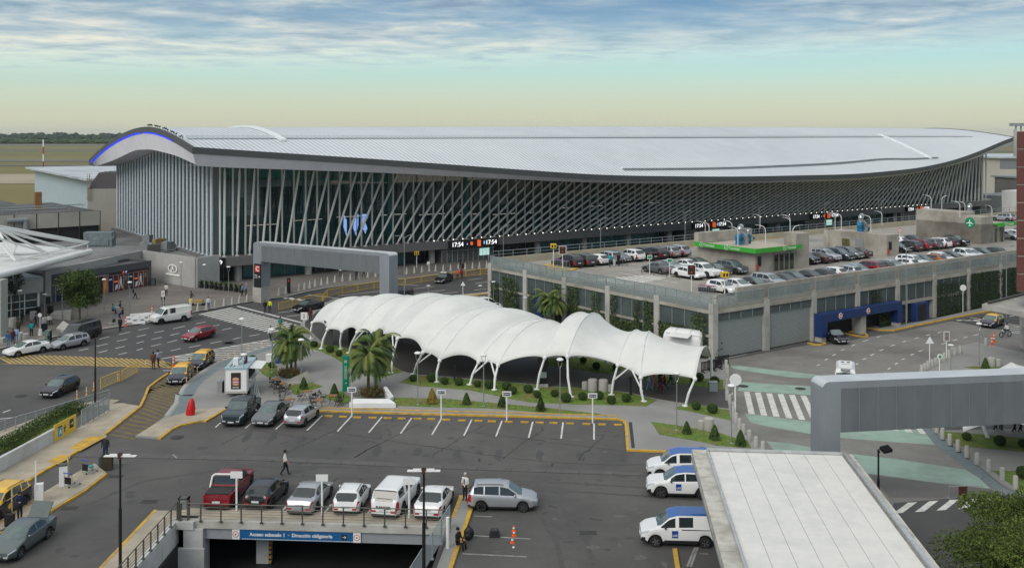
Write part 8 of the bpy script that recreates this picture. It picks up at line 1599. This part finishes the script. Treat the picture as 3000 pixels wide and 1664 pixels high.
def bigcone(): b = MB(); b.lathe([(.25, 0), (.25, .05), (.1, .07), (.09, 1.1), (.03, 1.15)], n=10); b.lathe([(.1, .4), (.1, .55)], n=10, m=1); b.lathe([(.098, .75), (.098, .9)], n=10, m=1); o = b.build('orange_post', [mat('cone orange', (.70, .10, .015), .6, var=.05), m_white], None, 50); return tag(o, '', 'traffic post')
OC = Proto(bigcone)
for c, x, y, lab in (('u', 595, 955, 'orange post at the tip of the yellow hatching by the taxis'), ('t', 2025, 860, 'orange and white post left of the plastic barriers'), ('b', 1383, 875, 'orange post behind the front of the white delivery van'), ('i', 2322, 440, 'orange post on the right road, nearer of two'), ('i', 2338, 415, 'orange post on the right road, farther of two')): OC.at(G(c, x, y), 0, lab, 'orange traffic posts')
def scone(): b = MB(); b.box(-.13, .13, -.13, .13, 0, .025); b.lathe([(.1, .02), (.02, .36), (.01, .37)], n=12, m=0); b.lathe([(.072, .17), (.055, .25)], n=12, m=1); o = b.build('traffic_cone', [mat('cone orange', (.70, .10, .015)), m_white], None, 50); return tag(o, '', 'traffic cone')
TC = Proto(scone)
for c, x, y, lab in (('g', 696, 1133, 'small orange cone farthest up in the short line'), ('g', 698, 1170, 'middle small orange cone in the short line'), ('g', 685, 1228, 'small orange cone closest to the white ball')): TC.at(G(c, x, y), 0, lab, 'small orange cones')
b = MB(); b.ell((0, 0, .06), .08, .08, .06, 8, 6); o = b.build('white_ball', m_white, None, 60); o.location = G('g', 694, 1270); tag(o, 'tiny white ball on the asphalt below the orange cones', 'ball')
b = MB(); b.box(-.3, .3, -.2, .2, 0, .28); b.box(-.24, .24, -.16, .16, .28, .36); b.path([(-.2, 0, .36), (-.15, 0, .5), (.15, 0, .5), (.2, 0, .36)], .02); o = b.build('equipment_case', m_plast); o.location = G('g', 543, 1175); tag(o, 'small dark equipment case on the asphalt left of the cones', 'case')
b = MB(); b.ell((0, 0, .38), .3, .22, .38, 12, 8, 0, .04, R0); b.ell((-.05, -.18, .25), .2, .12, .2, 8, 6); b.path([(-.1, 0, .74), (0, 0, .82), (.1, 0, .74)], .02); o = b.build('backpack', m_black, None, 60); o.location = G('g', 338, 1200); tag(o, 'black backpack next to the person sitting on the kerb', 'backpack')
b = MB(); b.lathe([(.45, 0), (.5, .25), (.42, .9), (.3, 1.35), (.12, 1.6), (.03, 1.62)], n=14); b.box(-.1, .5, -.3, .3, .1, .7); o = b.build('covered_machine', mat('red tarpaulin', (.5, .012, .012), .5, var=.15, vs=3), None, 60); o.location = G('c', 1362, 330, .12); o.scale = (.75, .7, .85); o.rotation_euler = (0, .12, .3); tag(o, 'bright red cover over a small machine on the pavement', 'covered machine')
# yellow pedestrian fences
m_yf = mat('yellow fence paint', (.60, .40, .04), .6, var=.08)
def yfence(label, pts, h=1.05, z=0, grp=None):
    for a, d in zip(pts, pts[1:]):
        t = emp('yellow_fence_panel', label, 'fence panel', a, 0, grp); q = d - a; b = MB(); b.tube((0, 0, 0), (0, 0, h), .04, n=6); b.tube(q * .97, q * .97 + Vector((0, 0, h)), .04, n=6); b.tube((0, 0, h), q * .97 + Vector((0, 0, h)), .04, n=6); b.tube((0, 0, .15), q * .97 + Vector((0, 0, .15)), .03, n=6); b.build('frame', m_yf, t, 60)
        b = MB(); n = 14
        for k in range(n): p0 = q * .97 * (k / n); p1 = q * .97 * ((k + 1) / n); b.tube(p0 + Vector((0, 0, .15)), p1 + Vector((0, 0, h)), .008, n=4); b.tube(p0 + Vector((0, 0, h)), p1 + Vector((0, 0, .15)), .008, n=4)
        b.build('mesh', m_yf, t)
yfence('yellow metal fence panel in the long line between road and terminal pavement', gp('l', [(1045, 985), (1088, 940), (1225, 915), (1360, 893), (1505, 870), (1625, 855), (1785, 838), (1925, 815), (2060, 795), (2190, 778), (2320, 760), (2450, 748), (2560, 740)]), grp='long yellow fence'); yfence('yellow metal fence panel beside the black saloon at the crossing', gp('l', [(655, 1062), (780, 1035), (890, 1003), (1040, 975)]), grp='short yellow fence')
yfence('yellow fence panel left of the pair near the taxi lane', gp('c', [(722, 150), (862, 92)])); yfence('yellow fence panel right of the pair near the taxi lane', gp('c', [(875, 92), (988, 30)]))
b = MB(); ribbon(gp('l', [(2180, 945), (2560, 905), (2600, 925), (2560, 960), (2250, 965)]), 1.6, 0, b, 0, .13); struct(b.build('median_kerb', m_beige)); b = MB(); ribbon(gp('l', [(2190, 955), (2340, 938), (2560, 912)]), .3, 0, b, 0, .16); struct(b.build('yellow_kerb', m_yel_l))
# left railing, wall, sign
rail('metal_railing', 'long grey metal railing along the left garden footway', G('c', -40, 480), G('c', 785, 232), 12, 1.0, 3, m_rail); gf = rail('metal_railing', 'dense grey bar railing behind the beige footway corner', G('c', 585, 408, .14), G('c', 780, 300, .14), 5, 1.25, 1, m_rail)
b = MB(); P_, Q = G('c', 585, 408, .14), G('c', 780, 300, .14); [b.tube((Q - P_) * (k / 44) + Vector((0, 0, .1)), (Q - P_) * (k / 44) + Vector((0, 0, 1.2)), .018, n=4) for k in range(45)]; b.build('bars', m_rail, gf)
WA, WB = G('c', -60, 772, .14), G('c', 543, 436, .14); wd_ = (WB - WA).normalized(); wl = emp('low_white_wall', 'low weathered white wall with a yellow direction sign at its end', 'wall', WA, atan2(wd_.y, wd_.x)); LW = (WB - WA).length; b = MB(); b.box(0, LW - .4, 0, .25, 0, .95); b.prism([(LW - .4, 0), (LW, 0), (LW, .25), (LW - .4, .25)], 0, .95); b.build('wall', m_whitew, wl)
b = MB(); b.box(LW - 3.1, LW - .05, -.06, -.005, -.02, 1.25, 0); s = b.build('direction_sign', mat('sign yellow bright', (.72, .48, .06), .5, var=.05), wl); b = MB(); b.box(LW - 2.6, LW - 2.05, -.075, -.06, .2, .85, 1); b.box(LW - 2.6, LW - 2.05, -.075, -.06, .88, .98, 0); b.box(LW - 1.0, LW - .45, -.075, -.06, .4, 1.05, 0); b.box(LW - 1.75, LW - 1.65, -.075, -.06, .35, .75, 0); b.box(LW - 1.85, LW - 1.5, -.075, -.06, .65, .72, 0); b.ell((LW - 1.66, -.068, .85), .07, .01, .07, 8, 6, 0); b.build('pictograms', [m_black, mat('sign light blue', (.05, .35, .6))], s)
text('A', .5, m_white, s, face_M((LW - 2.32, -.08, .52), (1, 0, 0)), 'sign_letter', .004, bold=True); text('→', .5, m_white, s, face_M((LW - .72, -.08, .72), (1, 0, 0)), 'sign_arrow', .004)
# white plastic barriers, bins, stone stools, planters, tables
def pbar():
    t = MB(); t.prism([(-.75, -.25), (.75, -.25), (.75, .25), (-.75, .25)], 0, .2); t.box(-.72, .72, -.16, .16, .2, .8); t.box(-.6, -.2, -.17, .17, .45, .62, 1); t.box(.2, .6, -.17, .17, .45, .62, 1); o = t.build('plastic_barrier', [m_white, m_greyp]); return tag(o, '', 'road barrier')
PB_ = Proto(pbar)
for k, (x, y, r) in enumerate(((1205, 950, .3), (1262, 962, .35), (1300, 940, .3), (1325, 925, .3), (1240, 925, .4), (1355, 915, .4))): PB_.at(G('b', x, y, .01), r, 'white plastic road barrier in the cluster left of the delivery van', 'white plastic barriers')
def binp(): b = MB(); b.lathe([(.36, 0), (.38, .1), (.36, .85), (.3, .9)], n=14, m=0); b.lathe([(.3, .9), (.29, .82), (.02, .82)], n=14, m=1, caps=False); o = b.build('stone_bin', [m_concl, m_black], None, 40); return tag(o, '', 'bin')
SB = Proto(binp)
for c, x, y, sc, lab in (('n', 500, 1080, 1.2, 'large round stone pot under the tent, left of two equals'), ('n', 615, 1085, 1.2, 'large round stone pot under the tent, right of two equals'), ('n', 418, 1065, .8, 'small round stone pot under the tent'), ('n', 685, 1085, .7, 'low round stone stool beside the stone pots'), ('i', 75, 1112, 1.1, 'round stone bin on the corner lawn path'), ('i', 15, 1105, .8, 'small round stone bin left of the larger one on the corner path'), ('i', 2318, 605, 1.0, 'round stone bin on the far right plaza'), ('i', 2370, 605, .8, 'dark round bin beside the stone one on the right plaza'), ('t', 535, 740, 1.1, 'round stone planter before the glass pavilion'), ('t', 320, 1080, 1.0, 'round stone stool left of the kerb sign, nearer the edge'), ('t', 415, 1085, .9, 'round stone stool left of the kerb sign, right one'), ('t', 1890, 645, .9, 'round stone table between two seated people'), ('t', 720, 830, 1.0, 'round stone stool under the seated person with backpack'), ('t', 200, 860, 1.2, 'round stone planter near the concrete pier')): SB.at(G(c, x, y, .13), 0, lab, 'round stone pots', sc=sc)
def wbin(label, c, x, y, w_, h, mm, z=.12): b = MB(); b.box(-w_ / 2, w_ / 2, -.3, .3, 0, h); b.box(-w_ / 2 - .03, w_ / 2 + .03, -.33, .33, h, h + .06); b.box(w_ / 2 + .001, w_ / 2 + .02, -.25, .25, .1, h - .1, 1); o = b.build('utility_box', [mm, m_black]); o.location = G(c, x, y, z); tag(o, label, 'box')
wbin('grey metal cabinet left of the food truck', 'f', 165, 745, .45, 1.0, m_steel); wbin('dark waste bin right beside the grey cabinet', 'f', 195, 738, .3, .85, m_plast); wbin('green and blue recycling bin on the lawn right of the tent', 'n', 1790, 1080, .75, .8, m_rail); wbin('green panel stand on the kerb left of the estate car', 't', 780, 1095, .5, 1.2, mat('green grey', (.12, .2, .16))); wbin('dark green bin at the corner of the glass pavilion', 't', 605, 690, .5, 1.1, mat('dark bin', (.02, .025, .025))); wbin('dark round topped bin near the long stone bench', 't', 812, 645, .55, .9, m_black); wbin('grey bin at the corner of the dark entrance building', 't', 770, 495, .5, .95, m_dg); wbin('black bin beside the kerb sign', 't', 715, 930, .5, .8, m_black); wbin('blue advertising box behind the left palms', 'f', 765, 440, .5, .9, mat('box blue', (.01, .05, .3))); wbin('white utility box behind the left palms', 'f', 675, 425, .55, .7, m_white); wbin('tall narrow bin right of the posters', 'b', 1398, 612, .5, 1.1, m_dg)
wbin('navy blue sign box by the garage palms', 'j', 545, 900, 1.0, 2.6, m_navy); wbin('navy blue wall box on the garage between two columns', 'j', 915, 880, 1.9, 1.6, m_navy)
def table():
    t = emp('folding_table', '', 'table', (0, 0, 0), 0); b = MB(); [b.box(-.36, .36, -.34 + k * .14, -.22 + k * .14, .70, .73) for k in range(5)]; b.build('table_top', mat('wood slats', (.26, .13, .06), .7, var=.15, vs=3), t)
    for s in (1, -1): b = MB(); b.tube((-.3, s * .28, 0), (.3, s * .28, .7), .02, n=5); b.tube((.3, s * .28, 0), (-.3, s * .28, .7), .02, n=5); b.build('leg', mat('dark wood', (.05, .03, .02)), t)
    return t
def chair():
    t = emp('folding_chair', '', 'chair', (0, 0, 0), 0); m_dw = mat('dark wood', (.05, .03, .02)); b = MB(); b.box(-.22, .22, -.2, .2, .44, .46); b.build('seat', m_black, t); b = MB(); b.box(-.24, -.22, -.22, .22, .72, .9); b.build('backrest', m_black, t)
    for s in (1, -1): b = MB(); b.tube((-.22, s * .23, .9), (-.22, s * .23, .45), .018, n=5); b.tube((-.22, s * .23, .45), (.22, s * .23, 0), .018, n=5); b.build('leg', m_dw, t); b = MB(); b.tube((.22, s * .23, .64), (-.22, s * .23, 0), .018, n=5); b.tube((-.22, s * .23, .64), (.24, s * .23, .64), .02, n=5); b.build('leg', m_dw, t)
    return t
TB, CHp = Proto(table), Proto(chair)
for c, x, y, lab in (('f', 745, 690, 'slatted wooden table of the upper left pair by the food truck'), ('f', 808, 735, 'pale wooden table of the lower left pair by the food truck'), ('f', 1075, 820, 'wooden table above the small silver hatchback'), ('f', 1345, 865, 'wooden table beside the conical shrub by the green pillar'), ('f', 893, 905, 'wooden table behind the grey saloon'), ('f', 1195, 915, 'wooden table at the yellow kerb behind the silver hatchback')): TB.at(G(c, x, y, .12), .1 + x * .001, lab, 'wooden terrace tables')
for c, x, y, r, lab in (('f', 705, 690, 0, 'left of the upper table by the food truck'), ('f', 780, 720, 1.5, 'between the two left tables'), ('f', 750, 760, -1.5, 'below the lower left table'), ('f', 865, 760, 3.1, 'right of the lower left table'), ('f', 815, 785, 1.6, 'in front of the lower left table'), ('f', 1000, 835, 0, 'left of the table above the hatchback'), ('f', 1170, 830, 3.1, 'right of the table above the hatchback'), ('f', 1125, 860, 2.5, 'below the table above the hatchback'), ('f', 1240, 850, 0, 'left of the table near the conical shrub'), ('f', 1425, 880, 3.1, 'right of the table near the conical shrub'), ('f', 1390, 895, 2.6, 'in front of the table near the conical shrub'), ('f', 810, 880, 0, 'behind the roof of the grey saloon'), ('f', 1130, 905, .3, 'closest to the yellow kerb')): CHp.at(G(c, x, y, .12), r, 'dark folding chair ' + lab, 'dark folding chairs')
def pot():
    t = emp('potted_plant', '', 'potted plant', (0, 0, 0), 0); b = MB(); b.lathe([(.28, 0), (.38, .55), (.34, .56)], n=10); b.build('pot', m_plast, t, 50); rd_ = random.Random(2); b = MB()
    for k in range(60): a = rd_.uniform(0, 6.28); el = rd_.uniform(.5, 1.4); L_ = rd_.uniform(.6, 1.15); d1 = Vector((cos(a) * cos(el), sin(a) * cos(el), sin(el))); c = Vector((0, 0, .5)); sd = Vector((-sin(a), cos(a), 0)) * .05; md = c + d1 * L_ * .6; b.poly([c - sd * .3, c + sd * .3, md + sd, md - sd], rd_.randrange(3)); b.poly([md - sd, md + sd, c + d1 * L_ + Vector((0, 0, -.15))], rd_.randrange(3))
    b.build('leaves', m_lf, t); return t
PO = Proto(pot)
for k, (x, y) in enumerate(((1837, 632), (1880, 636), (1925, 640), (1966, 648), (2008, 652), (2058, 657), (2103, 660), (2150, 668), (2195, 674))): PO.at(G('b', x, y, .13), k, 'green plant in a black pot in the row under the terminal corner', 'potted plants under the terminal corner')
def bfence():
    t = MB(); t.box(-.95, .95, -.03, .03, .95, 1.05); t.box(-.95, .95, -.03, .03, .18, .26); [t.box(-.93 + k * .17, -.83 + k * .17, -.015, .015, .2, 1.0) for k in range(11)]; [t.box(s * .7 - .04, s * .7 + .04, -.3, .3, 0, .08) for s in (1, -1)]; [t.box(s * .7 - .04, s * .7 + .04, -.04, .04, .05, .2) for s in (1, -1)]; o = t.build('crowd_barrier', m_black); return tag(o, '', 'barrier')
BF = Proto(bfence)
for (x, y, r, lab) in ((1745, 875, .5, 'black plastic crowd barrier nearest the tent end'), (1815, 855, .5, 'black plastic crowd barrier in the middle of three'), (1890, 815, .55, 'black plastic crowd barrier nearest the roller door')): BF.at(G('n', x, y, .12), r, lab, 'black crowd barriers')
t = emp('road_barrier_frame', 'metal frame barrier with a dark red panel on the lower right road', 'barrier', G('h', 2135, 565), .05); b = MB(); b.path([(-1.1, 0, 0), (-1.1, 0, .8), (1.1, 0, .8), (1.1, 0, 0)], .03); b.tube((-1.1, -.3, 0), (-1.1, .3, 0), .03); b.build('frame', m_steel, t); b = MB(); b.box(-.45, .1, -.04, .04, .1, .78); b.build('panel', m_mar, t)
cart = emp('flat_luggage_cart', 'flat metal luggage cart loaded with a yellowish box on the plaza', 'cart', G('b', 1800, 790, .13), .1); b = MB(); b.box(-1.0, 1.0, -.4, .4, .35, .42); b.path([(-1.0, -.35, .4), (-1.0, -.3, 1.2), (-1.0, .3, 1.2), (-1.0, .35, .4)], .03); b.build('deck', m_steel, cart); b = MB(); b.box(-.5, .7, -.35, .35, .42, .75); b.build('load', mat('ochre box', (.35, .25, .08)), cart)
for x in (-.75, .75): b = MB(); b.tube((x, -.42, .2), (x, .42, .2), .2, n=12); b.build('wheel', m_tyre, cart, 50)
# parking blocks
def wstop(): b = MB(); b.prism([(-.33, -.09), (.33, -.09), (.33, .09), (-.33, .09)], 0, .11); o = b.build('wheel_stop', m_yel_l); return tag(o, '', 'wheel stop')
WS = Proto(wstop)
for c, L in (('f', [(1297, 1003), (1447, 1008), (1595, 1015), (1757, 1019), (1915, 1023), (2062, 1026), (2228, 1029)]), ('g', [(36, 243), (157, 248), (283, 254), (414, 257), (521, 261), (654, 265), (782, 268), (902, 271), (1013, 274), (1144, 278), (1277, 282), (1400, 285), (1529, 288)])):
    for x, y in L: WS.at(G(c, x, y, .007), -.08, 'short yellow wheel stop block in the row along the empty bays', 'yellow wheel stops')
# birds on the roof edge, blue mark
def bird(): b = MB(); b.ell((0, 0, .35), .3, .13, .14, 8, 6); b.ell((.24, 0, .52), .1, .09, .09, 8, 6); b.tube((.3, 0, .52), (.42, 0, .5), .03, .005, n=5); b.poly([(-.22, -.06, .36), (-.22, .06, .36), (-.5, .05, .3), (-.5, -.05, .3)]); [b.tube((0, s * .05, 0), (0, s * .05, .25), .015, n=4) for s in (1, -1)]; o = b.build('bird', m_black, None, 60); return tag(o, '', 'bird')
BD = Proto(bird)
for k in range(14): v = 19 - k * 1.5 + (k % 3) * .4; BD.at(T(-5.0, v, roofz(-5, v) + .12), k * 1.1, 'dark bird perched on the left gable edge of the terminal roof', 'birds on the roof edge', sc=.85)
b = MB(); b.box(-9500, 9500, -400, 9500, -6, 60); hz_ = b.build('haze', []); hz_.data.materials.clear()
hm = bpy.data.materials.new('haze air'); hm.use_nodes = True; hm.node_tree.nodes.remove(hm.node_tree.nodes['Principled BSDF']); pvn = hm.node_tree.nodes.new('ShaderNodeVolumePrincipled')
pvn.inputs['Color'].default_value = (.80, .88, .95, 1); pvn.inputs['Density'].default_value = .00005; pvn.inputs['Anisotropy'].default_value = .2
hm.node_tree.links.new(pvn.outputs[0], hm.node_tree.nodes['Material Output'].inputs['Volume']); hz_.data.materials.append(hm); hz_['kind'] = 'stuff'
SC.cycles.volume_bounces = 0
